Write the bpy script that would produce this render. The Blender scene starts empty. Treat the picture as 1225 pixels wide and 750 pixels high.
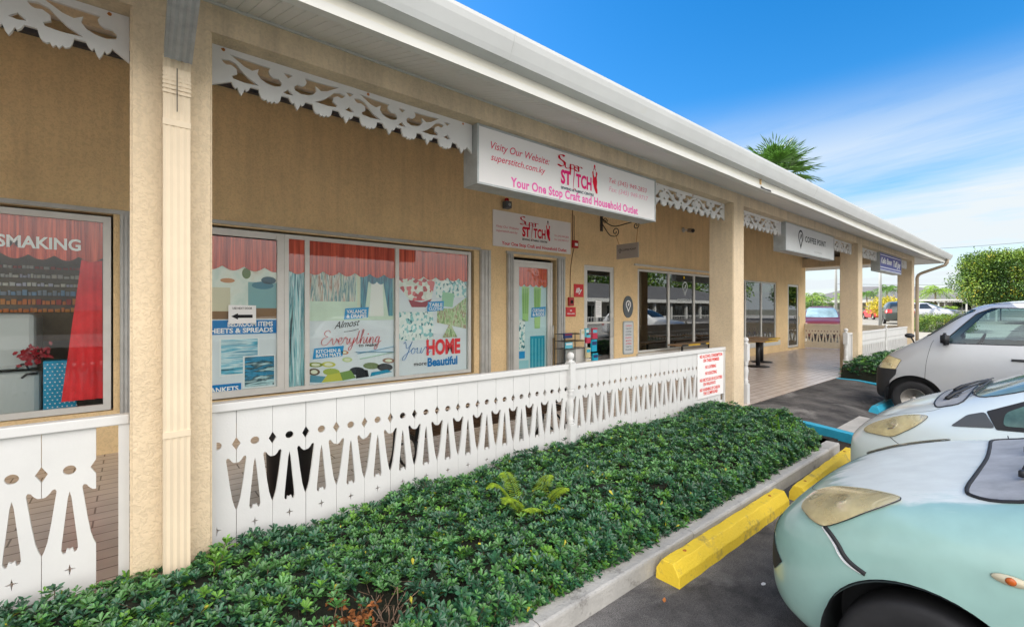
import bpy, bmesh, math, random
from mathutils import Vector, Matrix, noise
from mathutils.bvhtree import BVHTree
random.seed(7)
S = bpy.context.scene
COL = S.collection
R = math.radians
pi = math.pi
# ---------------------------------------------------------------- camera
CAMZ = 1.585
YAW = 50.1127
cam_d = bpy.data.cameras.new("camera")
cam = bpy.data.objects.new("camera", cam_d); COL.objects.link(cam)
cam.location = (0, 0, CAMZ)
cam.rotation_euler = (R(90), 0, R(YAW - 90))
cam_d.sensor_width = 36.0
cam_d.lens = 547.0 / 1225.0 * 36.0
cam_d.shift_y = -5.0 / 1225.0
cam_d.clip_start = 0.02
cam_d.clip_end = 3000
S.camera = cam
# ---------------------------------------------------------------- exposure
S.view_settings.view_transform = 'Standard'
S.view_settings.look = 'None'
S.view_settings.gamma = 1.0
S.view_settings.exposure = 1.72
# ---------------------------------------------------------------- world: Nishita sky with thin procedural cloud
SUN_EL, SUN_AZ = 41.0, 112.0       # azimuth of the sun measured from +X towards +Y
W = bpy.data.worlds.new("World"); S.world = W; W.use_nodes = True
nt = W.node_tree; nt.nodes.clear()
def N(t, **k):
    n = nt.nodes.new(t)
    for a, b in k.items(): setattr(n, a, b)
    return n
L = lambda a, b: nt.links.new(a, b)
out = N('ShaderNodeOutputWorld'); bg = N('ShaderNodeBackground')
sky = N('ShaderNodeTexSky', sky_type='NISHITA')
sky.sun_disc = False
sky.sun_elevation = R(SUN_EL)
sky.sun_rotation = R(90 - SUN_AZ)
sky.air_density = 1.0; sky.dust_density = 0.5; sky.ozone_density = 2.2; sky.altitude = 0
tc = N('ShaderNodeTexCoord')
sep = N('ShaderNodeSeparateXYZ'); L(tc.outputs['Generated'], sep.inputs[0])
# a colour pull towards saturated tropical blue high up
hs = N('ShaderNodeHueSaturation'); hs.inputs['Saturation'].default_value = 1.45; hs.inputs['Value'].default_value = 0.72
L(sky.outputs[0], hs.inputs['Color'])
# planar cloud coordinates: direction / (z + .12)
ad = N('ShaderNodeMath', operation='ADD'); L(sep.outputs[2], ad.inputs[0]); ad.inputs[1].default_value = 0.10
mx = N('ShaderNodeMath', operation='MAXIMUM'); L(ad.outputs[0], mx.inputs[0]); mx.inputs[1].default_value = 0.02
dx = N('ShaderNodeMath', operation='DIVIDE'); L(sep.outputs[0], dx.inputs[0]); L(mx.outputs[0], dx.inputs[1])
dy = N('ShaderNodeMath', operation='DIVIDE'); L(sep.outputs[1], dy.inputs[0]); L(mx.outputs[0], dy.inputs[1])
cx = N('ShaderNodeCombineXYZ'); L(dx.outputs[0], cx.inputs[0]); L(dy.outputs[0], cx.inputs[1])
mp = N('ShaderNodeMapping'); mp.inputs['Rotation'].default_value = (0, 0, R(28)); mp.inputs['Scale'].default_value = (0.55, 0.22, 1)
mp.inputs['Location'].default_value = (1.3, 0.4, 0)
L(cx.outputs[0], mp.inputs[0])
nz = N('ShaderNodeTexNoise'); nz.inputs['Scale'].default_value = 1.1; nz.inputs['Detail'].default_value = 8; nz.inputs['Roughness'].default_value = 0.62
nz.inputs['Distortion'].default_value = 0.5
L(mp.outputs[0], nz.inputs['Vector'])
cr = N('ShaderNodeValToRGB'); cr.color_ramp.elements[0].position = 0.30; cr.color_ramp.elements[1].position = 0.53
L(nz.outputs[0], cr.inputs[0])
# more cloud low in the sky; mask of the added bright bank (-Y)
lo = N('ShaderNodeMapRange'); lo.inputs['From Min'].default_value = 0.20; lo.inputs['From Max'].default_value = 0.40
lo.inputs['To Min'].default_value = 1.0; lo.inputs['To Max'].default_value = 0.0; lo.interpolation_type = 'SMOOTHSTEP'
L(sep.outputs[2], lo.inputs['Value'])
bk = N('ShaderNodeMapRange'); bk.inputs['From Min'].default_value = 0.0; bk.inputs['From Max'].default_value = -0.5
bk.inputs['To Min'].default_value = 0.0; bk.inputs['To Max'].default_value = 0.95; bk.interpolation_type = 'SMOOTHSTEP'
kx = N('ShaderNodeMath', operation='MULTIPLY_ADD'); L(sep.outputs[0], kx.inputs[0]); kx.inputs[1].default_value = 0.38; L(sep.outputs[1], kx.inputs[2]); L(kx.outputs[0], bk.inputs['Value'])
m1 = N('ShaderNodeMath', operation='MULTIPLY'); L(cr.outputs[0], m1.inputs[0]); L(lo.outputs[0], m1.inputs[1])
hz = N('ShaderNodeMapRange'); hz.inputs['From Min'].default_value = 0.0; hz.inputs['From Max'].default_value = 0.26
hz.inputs['To Min'].default_value = 0.85; hz.inputs['To Max'].default_value = 0.0; hz.interpolation_type = 'SMOOTHSTEP'
L(sep.outputs[2], hz.inputs['Value'])
a1 = N('ShaderNodeMath', operation='MAXIMUM'); L(m1.outputs[0], a1.inputs[0]); L(hz.outputs[0], a1.inputs[1])
# unseen bright sky bank, added to light the shaded facade
bz = N('ShaderNodeMapRange'); bz.inputs['From Min'].default_value = 0.0; bz.inputs['From Max'].default_value = 0.16; bz.interpolation_type = 'SMOOTHSTEP'
L(sep.outputs[2], bz.inputs['Value'])
bm_ = N('ShaderNodeMath', operation='MULTIPLY'); L(bk.outputs[0], bm_.inputs[0]); L(bz.outputs[0], bm_.inputs[1])
cc = N('ShaderNodeMix', data_type='RGBA'); L(a1.outputs[0], cc.inputs[0]); L(hs.outputs[0], cc.inputs[6])
CLOUD = (2.6, 2.82, 2.95, 1)
cc.inputs[7].default_value = CLOUD
c2 = N('ShaderNodeMix', data_type='RGBA'); L(bm_.outputs[0], c2.inputs[0]); L(cc.outputs[2], c2.inputs[6])
c2.inputs[7].default_value = (10.6, 10.2, 9.7, 1)
L(c2.outputs[2], bg.inputs[0]); bg.inputs[1].default_value = 0.10
L(bg.outputs[0], out.inputs[0])
# ---------------------------------------------------------------- sun
sd = bpy.data.lights.new("sun", 'SUN'); so = bpy.data.objects.new("sun", sd); COL.objects.link(so)
sd.energy = 3.2; sd.angle = R(0.53); sd.color = (1.0, 0.93, 0.82)
sv = Vector((math.cos(R(SUN_EL)) * math.cos(R(SUN_AZ)), math.cos(R(SUN_EL)) * math.sin(R(SUN_AZ)), math.sin(R(SUN_EL))))
so.rotation_euler = sv.to_track_quat('Z', 'Y').to_euler()
so.location = (0, 0, 30)
# ---------------------------------------------------------------- helpers
def hexc(h):
    h = h.lstrip('#'); v = [int(h[i:i+2], 16) / 255 for i in (0, 2, 4)]
    return tuple(x / 12.92 if x <= .04045 else ((x + .055) / 1.055) ** 2.4 for x in v)
_mats = {}
def mat(name, col, rough=0.6, metal=0.0, spec=0.5, nscale=0, namt=0.15, bump=0, bscale=60, coat=0, emit=None, dirt=None, vec='Object', sub=0, detail=5):
    """Principled with procedural tone variation (noise) and procedural bump"""
    if name in _mats: return _mats[name]
    m = bpy.data.materials.new(name); m.use_nodes = True; t = m.node_tree; b = t.nodes['Principled BSDF']
    b.inputs['Base Color'].default_value = (*col, 1); b.inputs['Roughness'].default_value = rough
    b.inputs['Metallic'].default_value = metal; b.inputs['Specular IOR Level'].default_value = spec
    if coat: b.inputs['Coat Weight'].default_value = coat; b.inputs['Coat Roughness'].default_value = 0.06
    tc = t.nodes.new('ShaderNodeTexCoord')
    if nscale:
        n = t.nodes.new('ShaderNodeTexNoise'); n.inputs['Scale'].default_value = nscale; n.inputs['Detail'].default_value = detail
        n.inputs['Roughness'].default_value = 0.65
        t.links.new(tc.outputs[vec], n.inputs['Vector'])
        mr = t.nodes.new('ShaderNodeMapRange'); mr.inputs[1].default_value = 0.3; mr.inputs[2].default_value = 0.7
        mr.inputs[3].default_value = 1 - namt; mr.inputs[4].default_value = 1 + namt * 0.6
        t.links.new(n.outputs[0], mr.inputs[0])
        mm = t.nodes.new('ShaderNodeMix'); mm.data_type = 'RGBA'; mm.blend_type = 'MULTIPLY'; mm.inputs[0].default_value = 1
        mm.inputs[6].default_value = (*col, 1); t.links.new(mr.outputs[0], mm.inputs[7])
        src = mm.outputs[2]
        if dirt:
            dcol, dscale, d0, d1 = dirt
            n2 = t.nodes.new('ShaderNodeTexNoise'); n2.inputs['Scale'].default_value = dscale; n2.inputs['Detail'].default_value = 8
            n2.inputs['Roughness'].default_value = 0.7
            t.links.new(tc.outputs[vec], n2.inputs['Vector'])
            r2 = t.nodes.new('ShaderNodeMapRange'); r2.inputs[1].default_value = d0; r2.inputs[2].default_value = d1
            t.links.new(n2.outputs[0], r2.inputs[0])
            m3 = t.nodes.new('ShaderNodeMix'); m3.data_type = 'RGBA'; t.links.new(r2.outputs[0], m3.inputs[0])
            t.links.new(src, m3.inputs[6]); m3.inputs[7].default_value = (*dcol, 1); src = m3.outputs[2]
        t.links.new(src, b.inputs['Base Color'])
    if bump:
        n = t.nodes.new('ShaderNodeTexNoise'); n.inputs['Scale'].default_value = bscale; n.inputs['Detail'].default_value = 6
        t.links.new(tc.outputs[vec], n.inputs['Vector'])
        bp = t.nodes.new('ShaderNodeBump'); bp.inputs['Strength'].default_value = bump; bp.inputs['Distance'].default_value = 0.01
        t.links.new(n.outputs[0], bp.inputs['Height']); t.links.new(bp.outputs[0], b.inputs['Normal'])
    if emit:
        b.inputs['Emission Color'].default_value = (*emit[0], 1); b.inputs['Emission Strength'].default_value = emit[1]
    _mats[name] = m; return m
def nodes(m):
    t = m.node_tree; b = t.nodes['Principled BSDF']
    def n(ty, **k):
        x = t.nodes.new(ty)
        for a, v in k.items():
            if isinstance(a, str) and a.startswith('i_'): x.inputs[a[2:].replace('_', ' ')].default_value = v
            else: setattr(x, a, v)
        return x
    return t, b, n, (lambda a, c: t.links.new(a, c))
def glass(name, tint=(0.8, 0.9, 0.9), transp=0.9, f0=0.045, rough=0.0):
    if name in _mats: return _mats[name]
    m = bpy.data.materials.new(name); m.use_nodes = True; t = m.node_tree; t.nodes.clear()
    o = t.nodes.new('ShaderNodeOutputMaterial'); tr = t.nodes.new('ShaderNodeBsdfTransparent'); gl = t.nodes.new('ShaderNodeBsdfGlossy')
    tr.inputs[0].default_value = (tint[0] * transp, tint[1] * transp, tint[2] * transp, 1); gl.inputs['Roughness'].default_value = rough
    # Schlick reflectance, the same from both faces of the pane
    ge = t.nodes.new('ShaderNodeNewGeometry'); dt = t.nodes.new('ShaderNodeVectorMath'); dt.operation = 'DOT_PRODUCT'
    t.links.new(ge.outputs['Incoming'], dt.inputs[0]); t.links.new(ge.outputs['Normal'], dt.inputs[1])
    def mth(op, a, b_=None, clamp=False):
        x = t.nodes.new('ShaderNodeMath'); x.operation = op; x.use_clamp = clamp
        for i, q in enumerate((a, b_)):
            if q is None: continue
            if isinstance(q, (int, float)): x.inputs[i].default_value = q
            else: t.links.new(q, x.inputs[i])
        return x.outputs[0]
    c_ = mth('SUBTRACT', 1.0, mth('ABSOLUTE', dt.outputs['Value']), True)
    fac = mth('ADD', mth('MULTIPLY', mth('POWER', c_, 5.0), 1 - f0), f0, True)
    mi = t.nodes.new('ShaderNodeMixShader'); t.links.new(fac, mi.inputs[0]); t.links.new(tr.outputs[0], mi.inputs[1]); t.links.new(gl.outputs[0], mi.inputs[2])
    t.links.new(mi.outputs[0], o.inputs[0]); _mats[name] = m; return m

def tag(o, label=None, cat=None, group=None, kind=None):
    if label: o['label'] = label
    if cat: o['category'] = cat
    if group: o['group'] = group
    if kind: o['kind'] = kind
    return o
def thing(name, label, cat, loc=(0, 0, 0), rz=0, group=None):
    o = bpy.data.objects.new(name, None); COL.objects.link(o); o.location = loc; o.rotation_euler = (0, 0, rz)
    o.empty_display_size = 0.2
    return tag(o, label, cat, group)
def woff(p):
    v = Vector((0, 0, 0))
    while p is not None: v += p.location; p = p.parent
    return v

class MB:
    """collects geometry (world coordinates unless built local) and links it as ONE mesh object"""
    def __init__(s): s.v = []; s.f = []; s.m = []; s.mats = []; s.sm = []
    def mi(s, m):
        if m is None: return 0
        if m not in s.mats: s.mats.append(m)
        return s.mats.index(m)
    def add(s, vs, fs, m=None, smooth=False, M=None):
        k = len(s.v); i = s.mi(m)
        if M is not None: vs = [M @ Vector(v) for v in vs]
        s.v.extend([tuple(v) for v in vs]); s.f.extend([tuple(a + k for a in f) for f in fs]); s.m.extend([i] * len(fs)); s.sm.extend([smooth] * len(fs))
    def box(s, x0, x1, y0, y1, z0, z1, m=None, M=None, bev=0):
        if bev > 0:
            bm = bmesh.new(); bmesh.ops.create_cube(bm, size=1)
            for v in bm.verts: v.co = Vector(((x0 + x1) / 2 + v.co.x * (x1 - x0), (y0 + y1) / 2 + v.co.y * (y1 - y0), (z0 + z1) / 2 + v.co.z * (z1 - z0)))
            bmesh.ops.bevel(bm, geom=bm.edges[:], offset=bev, segments=2, profile=0.5, affect='EDGES')
            s.bm(bm, m, M=M); return
        vs = [(x0, y0, z0), (x1, y0, z0), (x1, y1, z0), (x0, y1, z0), (x0, y0, z1), (x1, y0, z1), (x1, y1, z1), (x0, y1, z1)]
        fs = [(0, 3, 2, 1), (4, 5, 6, 7), (0, 1, 5, 4), (1, 2, 6, 5), (2, 3, 7, 6), (3, 0, 4, 7)]
        s.add(vs, fs, m, False, M)
    def bm(s, bm, m=None, smooth=False, M=None):
        bm.verts.ensure_lookup_table()
        s.add([v.co.copy() for v in bm.verts], [[v.index for v in f.verts] for f in bm.faces], m, smooth, M); bm.free()
    def prism(s, pts, axis, a0, a1, m=None, M=None):
        """pts 2D outline in the other two axes, extruded along axis from a0 to a1"""
        n = len(pts)
        def P(p, a):
            return (a, p[0], p[1]) if axis == 0 else ((p[0], a, p[1]) if axis == 1 else (p[0], p[1], a))
        vs = [P(p, a0) for p in pts] + [P(p, a1) for p in pts]
        area = sum(pts[i][0] * pts[(i + 1) % n][1] - pts[(i + 1) % n][0] * pts[i][1] for i in range(n))
        fs = [tuple(range(n)), tuple(range(2 * n - 1, n - 1, -1))] + [(i, i + n, (i + 1) % n + n, (i + 1) % n) for i in range(n)]
        flip = (area > 0) == (axis != 1) if a1 > a0 else (area > 0) != (axis != 1)
        if flip: fs = [tuple(reversed(f)) for f in fs]
        s.add(vs, fs, m, False, M)
    def tube(s, pts, r, m=None, n=8, M=None, caps=True, smooth=True, flat=None):
        pts = [Vector(p) for p in pts]; K = len(pts)
        rs = r if isinstance(r, (list, tuple)) else [r] * K
        vs = []; up = None
        for i, p in enumerate(pts):
            d = (pts[min(i + 1, K - 1)] - pts[max(i - 1, 0)])
            if d.length < 1e-9: d = Vector((0, 0, 1))
            d.normalize()
            if up is None:
                up = Vector((0, 0, 1)) if abs(d.z) < 0.9 else Vector((1, 0, 0))
            a = d.cross(up)
            if a.length < 1e-6: a = d.orthogonal()
            a.normalize(); b = a.cross(d).normalized(); up = b
            for j in range(n):
                t = 2 * pi * j / n + (pi / 4 if n == 4 else 0)
                vs.append(p + a * math.cos(t) * rs[i] + b * math.sin(t) * rs[i] * (flat if flat else 1))
        fs = []
        for i in range(K - 1):
            for j in range(n):
                fs.append((i * n + j, i * n + (j + 1) % n, (i + 1) * n + (j + 1) % n, (i + 1) * n + j))
        if caps: fs += [tuple(range(n - 1, -1, -1)), tuple((K - 1) * n + j for j in range(n))]
        s.add(vs, fs, m, smooth, M)
    def lathe(s, prof, c, m=None, n=16, axis=2, M=None, smooth=True):
        """prof: [(r, h)] turned round an axis through c"""
        vs = []; K = len(prof)
        for r_, h_ in prof:
            for j in range(n):
                t = 2 * pi * j / n; a, b = r_ * math.cos(t), r_ * math.sin(t)
                vs.append((c[0] + a, c[1] + b, c[2] + h_) if axis == 2 else ((c[0] + h_, c[1] + a, c[2] + b) if axis == 0 else (c[0] + b, c[1] + h_, c[2] + a)))
        fs = []
        for i in range(K - 1):
            for j in range(n): fs.append((i * n + j, i * n + (j + 1) % n, (i + 1) * n + (j + 1) % n, (i + 1) * n + j))
        fs += [tuple(range(n - 1, -1, -1)), tuple((K - 1) * n + j for j in range(n))]
        s.add(vs, fs, m, smooth, M)
    def quad(s, a, b, c, d, m=None): s.add([a, b, c, d], [(0, 1, 2, 3)], m)
    def build(s, name, m=None, parent=None, local=False, smooth=None, auto=None):
        me = bpy.data.meshes.new(name)
        off = Vector((0, 0, 0)) if (local or parent is None) else woff(parent)
        me.from_pydata([(v[0] - off.x, v[1] - off.y, v[2] - off.z) for v in s.v], [], s.f)
        ms = s.mats if s.mats else [m]
        if s.mats and m is not None and m not in s.mats: pass
        for x in ms:
            if x is not None: me.materials.append(x)
        if s.mats: me.polygons.foreach_set('material_index', s.m)
        sm = s.sm if smooth is None else [smooth] * len(s.f)
        me.polygons.foreach_set('use_smooth', sm)
        me.update()
        if auto is not None:
            try: me.set_sharp_from_angle(angle=R(auto))
            except Exception: pass
        o = bpy.data.objects.new(name, me); COL.objects.link(o)
        if parent is not None: o.parent = parent
        return o

def curve_mesh(outlines, ext):
    """filled 2D curve with holes -> (verts, faces) in the xy plane, thickness 2*ext"""
    cu = bpy.data.curves.new('tmp', 'CURVE'); cu.dimensions = '2D'; cu.fill_mode = 'BOTH'; cu.extrude = ext
    for ol in outlines:
        sp = cu.splines.new('POLY'); sp.points.add(len(ol) - 1); sp.use_cyclic_u = True
        for i, p in enumerate(ol): sp.points[i].co = (p[0], p[1], 0, 1)
    o = bpy.data.objects.new('tmp', cu); me = o.to_mesh()
    vs = [v.co.copy() for v in me.vertices]; fs = [tuple(p.vertices) for p in me.polygons]
    o.to_mesh_clear(); bpy.data.objects.remove(o); bpy.data.curves.remove(cu)
    return vs, fs
def cutboard(mb, outlines, y0, y1, m=None, ox=0, oz=0, M=None):
    """outlines in (x, z); board between y0 and y1"""
    vs, fs = curve_mesh(outlines, (y1 - y0) / 2); c = (y0 + y1) / 2
    mb.add([(v.x + ox, c - v.z, v.y + oz) for v in vs], fs, m, False, M)
_tc = {}
def text_mesh(s, bold=0.0, shear=0.0, spacing=1.0):
    k = (s, bold, shear, spacing)
    if k in _tc: return _tc[k]
    cu = bpy.data.curves.new('tmp', 'FONT'); cu.body = s; cu.size = 1; cu.offset = bold; cu.shear = shear; cu.space_character = spacing
    cu.resolution_u = 3; cu.fill_mode = 'FRONT'
    o = bpy.data.objects.new('tmp', cu); me = o.to_mesh()
    vs = [v.co.copy() for v in me.vertices]; fs = [tuple(p.vertices) for p in me.polygons]
    o.to_mesh_clear(); bpy.data.objects.remove(o); bpy.data.curves.remove(cu)
    _tc[k] = (vs, fs); return vs, fs
CAP = 0.69
def text(mb, s, x0, x1, z, h, y, m, bold=0.0, shear=0.0, spacing=1.0, slope=0.0, M=None, wav=0):
    """lettering facing -Y: fits width x0..x1, baseline z, capital height h, lying at depth y"""
    vs, fs = text_mesh(s, bold, shear, spacing)
    if not vs: return
    a = min(v.x for v in vs); b = max(v.x for v in vs); k = (x1 - x0) / (b - a); kz = h / CAP
    mb.add([(x0 + (v.x - a) * k, y, z + v.y * kz + slope * (v.x - a) * k + (wav * math.sin(v.x * 5) if wav else 0)) for v in vs], fs, m, False, M)
def rr(x0, x1, z0, z1, r, n=4):
    o = []
    for cx_, cz_, a0 in ((x1 - r, z0 + r, -90), (x1 - r, z1 - r, 0), (x0 + r, z1 - r, 90), (x0 + r, z0 + r, 180)):
        for i in range(n + 1):
            a = R(a0 + 90 * i / n); o.append((cx_ + r * math.cos(a), cz_ + r * math.sin(a)))
    return o
def circ(cx_, cz_, r, n=16, rz=None):
    rz = rz or r
    return [(cx_ + r * math.cos(2 * pi * i / n), cz_ + rz * math.sin(2 * pi * i / n)) for i in range(n)]
def copy_tree(o, parent=None):
    c = o.copy(); COL.objects.link(c); c.parent = parent
    for ch in o.children: copy_tree(ch, c)
    return c
def eval_mod(obj):
    dg = bpy.context.evaluated_depsgraph_get(); dg.update()
    return bpy.data.meshes.new_from_object(obj.evaluated_get(dg))
def tmpobj(me):
    o = bpy.data.objects.new('tmp', me); COL.objects.link(o); return o
def boolean(me, cutters, op='DIFFERENCE'):
    base = tmpobj(me); cs = []
    for c in cutters:
        co = tmpobj(c); cs.append(co)
        md = base.modifiers.new('b', 'BOOLEAN'); md.object = co; md.operation = op; md.solver = 'EXACT'
    bpy.context.view_layer.update()
    r = eval_mod(base)
    for c in cs + [base]: bpy.data.objects.remove(c)
    return r
def mb_mesh(mb):
    me = bpy.data.meshes.new('tmp'); me.from_pydata(mb.v, [], mb.f); me.update()
    bm = bmesh.new(); bm.from_mesh(me); bmesh.ops.recalc_face_normals(bm, faces=bm.faces[:]); bm.to_mesh(me); bm.free()
    return me
# ================================================================ materials
def stucco(name, col, strength=0.5, scale=55, dirt=0.12, stain=.35):
    m = mat(name, col, rough=0.85, spec=0.25)
    t, b, n, l = nodes(m)
    tcn = n('ShaderNodeTexCoord')
    mp_ = n('ShaderNodeMapping'); mp_.inputs['Scale'].default_value = (1, 1, 1); l(tcn.outputs['Object'], mp_.inputs[0])
    n1 = n('ShaderNodeTexNoise', i_Scale=scale, i_Detail=5, i_Roughness=0.6, i_Distortion=1.6); l(mp_.outputs[0], n1.inputs['Vector'])
    n2 = n('ShaderNodeTexNoise', i_Scale=scale * .45, i_Detail=3, i_Roughness=0.5, i_Distortion=1.3); l(mp_.outputs[0], n2.inputs['Vector'])
    r1 = n('ShaderNodeValToRGB'); r1.color_ramp.elements[0].position = .40; r1.color_ramp.elements[1].position = .56; l(n2.outputs[0], r1.inputs[0])
    ad_ = n('ShaderNodeMath', operation='ADD'); l(n1.outputs[0], ad_.inputs[0]); l(r1.outputs[0], ad_.inputs[1])
    bp = n('ShaderNodeBump', i_Strength=strength, i_Distance=0.008); l(ad_.outputs[0], bp.inputs['Height']); l(bp.outputs[0], b.inputs['Normal'])
    n3 = n('ShaderNodeTexNoise', i_Scale=1.3, i_Detail=7, i_Roughness=0.65); l(tcn.outputs['Object'], n3.inputs['Vector'])
    mr = n('ShaderNodeMapRange'); mr.inputs[1].default_value = .3; mr.inputs[2].default_value = .72; mr.inputs[3].default_value = 1 - dirt; mr.inputs[4].default_value = 1.05
    l(n3.outputs[0], mr.inputs[0])
    mm = n('ShaderNodeMix', data_type='RGBA', blend_type='MULTIPLY'); mm.inputs[0].default_value = 1; mm.inputs[6].default_value = (*col, 1)
    l(mr.outputs[0], mm.inputs[7])
    # grime caught in the trowel marks
    m2_ = n('ShaderNodeMix', data_type='RGBA', blend_type='MULTIPLY'); r2 = n('ShaderNodeMapRange'); r2.inputs[1].default_value = .0; r2.inputs[2].default_value = .8
    r2.inputs[3].default_value = 1 - dirt * .8; r2.inputs[4].default_value = 1.0; l(r1.outputs[0], r2.inputs[0])
    m2_.inputs[0].default_value = 1; l(mm.outputs[2], m2_.inputs[6]); l(r2.outputs[0], m2_.inputs[7]); 
    # rain streaks and mildew, heavier towards the gutter and in a splash band at the foot
    mps = n('ShaderNodeMapping'); mps.inputs['Scale'].default_value = (7, 7, .55); l(tcn.outputs['Object'], mps.inputs[0])
    ns = n('ShaderNodeTexNoise', i_Scale=1.0, i_Detail=7, i_Roughness=.7); l(mps.outputs[0], ns.inputs['Vector'])
    sz = n('ShaderNodeSeparateXYZ'); l(tcn.outputs['Object'], sz.inputs[0])
    up = n('ShaderNodeMapRange'); up.inputs[1].default_value = 1.5; up.inputs[2].default_value = 3.3; up.inputs[3].default_value = .12; up.inputs[4].default_value = .75; l(sz.outputs[2], up.inputs[0])
    lo_ = n('ShaderNodeMapRange'); lo_.inputs[1].default_value = .45; lo_.inputs[2].default_value = .0; lo_.inputs[3].default_value = .0; lo_.inputs[4].default_value = .55; l(sz.outputs[2], lo_.inputs[0])
    mxx = n('ShaderNodeMath', operation='MAXIMUM'); l(up.outputs[0], mxx.inputs[0]); l(lo_.outputs[0], mxx.inputs[1])
    rs = n('ShaderNodeMapRange'); rs.inputs[1].default_value = .44; rs.inputs[2].default_value = .70; l(ns.outputs[0], rs.inputs[0])
    ml = n('ShaderNodeMath', operation='MULTIPLY'); l(rs.outputs[0], ml.inputs[0]); l(mxx.outputs[0], ml.inputs[1])
    mlk = n('ShaderNodeMath', operation='MULTIPLY'); l(ml.outputs[0], mlk.inputs[0]); mlk.inputs[1].default_value = stain
    ms_ = n('ShaderNodeMix', data_type='RGBA'); l(mlk.outputs[0], ms_.inputs[0]); l(m2_.outputs[2], ms_.inputs[6]); ms_.inputs[7].default_value = (col[0] * .42, col[1] * .42, col[2] * .45, 1)
    l(ms_.outputs[2], b.inputs['Base Color'])
    return m
M_WALL = stucco('stucco_wall', (0.89, 0.665, 0.375), 0.35, 60, .13)
M_COL = stucco('stucco_column', (0.74, 0.60, 0.42), 0.38, 75, .12, .55)
M_WHITE = mat('white_paint', (0.645, 0.645, 0.64), 0.5, nscale=3, namt=.05, bump=.08, bscale=90, dirt=((.62, .60, .55), 9, .66, .85))
M_WHITE2 = mat('white_trim', (0.64, 0.64, 0.61), 0.5, nscale=2, namt=.06)
M_RUST = mat('rust', (0.45, 0.16, 0.03), 0.8, nscale=40, namt=.5)
M_ALU = mat('aluminium_frame', (0.66, 0.66, 0.63), 0.45, 0.15, nscale=5, namt=.07)
M_TRACK = mat('shutter_track', (0.50, 0.50, 0.48), 0.5, 0.3, nscale=6, namt=.15, dirt=((.3, .29, .27), 14, .6, .8))
M_FASCIA = mat('fascia_cream', (0.70, 0.68, 0.60), 0.5, nscale=1.5, namt=.12)
M_GUT = mat('gutter_white', (0.52, 0.535, 0.535), 0.38, nscale=1.2, namt=.08, dirt=((.5, .49, .45), 3.5, .6, .8))
M_SOFF = mat('soffit_vinyl', (0.78, 0.78, 0.77), 0.6, nscale=1, namt=.06)
M_DARK = mat('dark_gap', (0.02, 0.02, 0.022), 0.7)
M_BLACK = mat('black_metal', (0.018, 0.018, 0.02), 0.45)
M_DOWN = mat('cream_downpipe', (0.72, 0.60, 0.44), 0.55, nscale=3, namt=.06)
M_GLASS = glass('window_glass', (.985, 1, .995), .99, .028)
M_GLASSD = glass('dark_tinted_glass', (.50, .56, .55), .75, .20)
M_SIGNW = mat('sign_acrylic', (0.80, 0.79, 0.79), 0.5, spec=.3, nscale=2, namt=.03)
M_SIGNF = mat('sign_cabinet_metal', (0.42, 0.45, 0.46), 0.45, 0.2, nscale=7, namt=.2)
def flat(name, h, rough=.6): return mat(name, hexc(h), rough, spec=.12)
M_RED = flat('ink_red', '#d81f3c'); M_PINK = flat('ink_pink', '#ef6fb8'); M_MAG = flat('ink_magenta', '#e22f7c'); M_INK = flat('ink_black', '#26262a')
M_SLATE = flat('ink_slate', '#4a5a68'); M_BLUE = flat('ink_blue', '#1b7fc4'); M_SALM = flat('ink_salmon', '#e2555c'); M_LBL = flat('label_blue', '#2c9ad6')
# ---- tiles
m = mat('walkway_pavers', (0.4, 0.3, 0.26), 0.27, spec=.7); t, b, n, l = nodes(m)
tcn = n('ShaderNodeTexCoord'); br = n('ShaderNodeTexBrick', offset=0.5); l(tcn.outputs['Object'], br.inputs['Vector'])
for k_, v_ in (('Color1', (.74, .60, .52, 1)), ('Color2', (.66, .53, .455, 1)), ('Mortar', (.20, .155, .13, 1)), ('Scale', 1.0), ('Mortar Size', .006), ('Brick Width', .42), ('Row Height', .15), ('Bias', 0.0)):
    br.inputs[k_].default_value = v_
no = n('ShaderNodeTexNoise', i_Scale=4, i_Detail=8); l(tcn.outputs['Object'], no.inputs['Vector'])
mm = n('ShaderNodeMix', data_type='RGBA', blend_type='MULTIPLY'); mm.inputs[0].default_value = .5; l(br.outputs[0], mm.inputs[6]); l(no.outputs[0], mm.inputs[7]); 
mg = n('ShaderNodeGamma'); mg.inputs[1].default_value = .75; l(mm.outputs[2], mg.inputs[0]); l(mg.outputs[0], b.inputs['Base Color'])
bp = n('ShaderNodeBump', i_Strength=.6, i_Distance=.006, invert=True); l(br.outputs['Fac'], bp.inputs['Height']); l(bp.outputs[0], b.inputs['Normal'])
M_TILE = m
# ---- asphalt
m = mat('asphalt', (0.05, 0.05, 0.05), 0.85); t, b, n, l = nodes(m)
tcn = n('ShaderNodeTexCoord'); n1 = n('ShaderNodeTexNoise', i_Scale=220, i_Detail=3); l(tcn.outputs['Object'], n1.inputs['Vector'])
n2 = n('ShaderNodeTexNoise', i_Scale=1.6, i_Detail=9, i_Roughness=.7); l(tcn.outputs['Object'], n2.inputs['Vector'])
n4 = n('ShaderNodeTexNoise', i_Scale=0.9, i_Detail=6, i_Roughness=.6, i_Distortion=.6); l(tcn.outputs['Object'], n4.inputs['Vector'])
cr_ = n('ShaderNodeValToRGB'); e = cr_.color_ramp.elements; e[0].position = .36; e[0].color = (.020, .019, .020, 1); e[1].position = .66; e[1].color = (.125, .116, .110, 1); l(n2.outputs[0], cr_.inputs[0])
r4 = n('ShaderNodeMapRange'); r4.inputs[1].default_value = .55; r4.inputs[2].default_value = .68; l(n4.outputs[0], r4.inputs[0])
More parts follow.
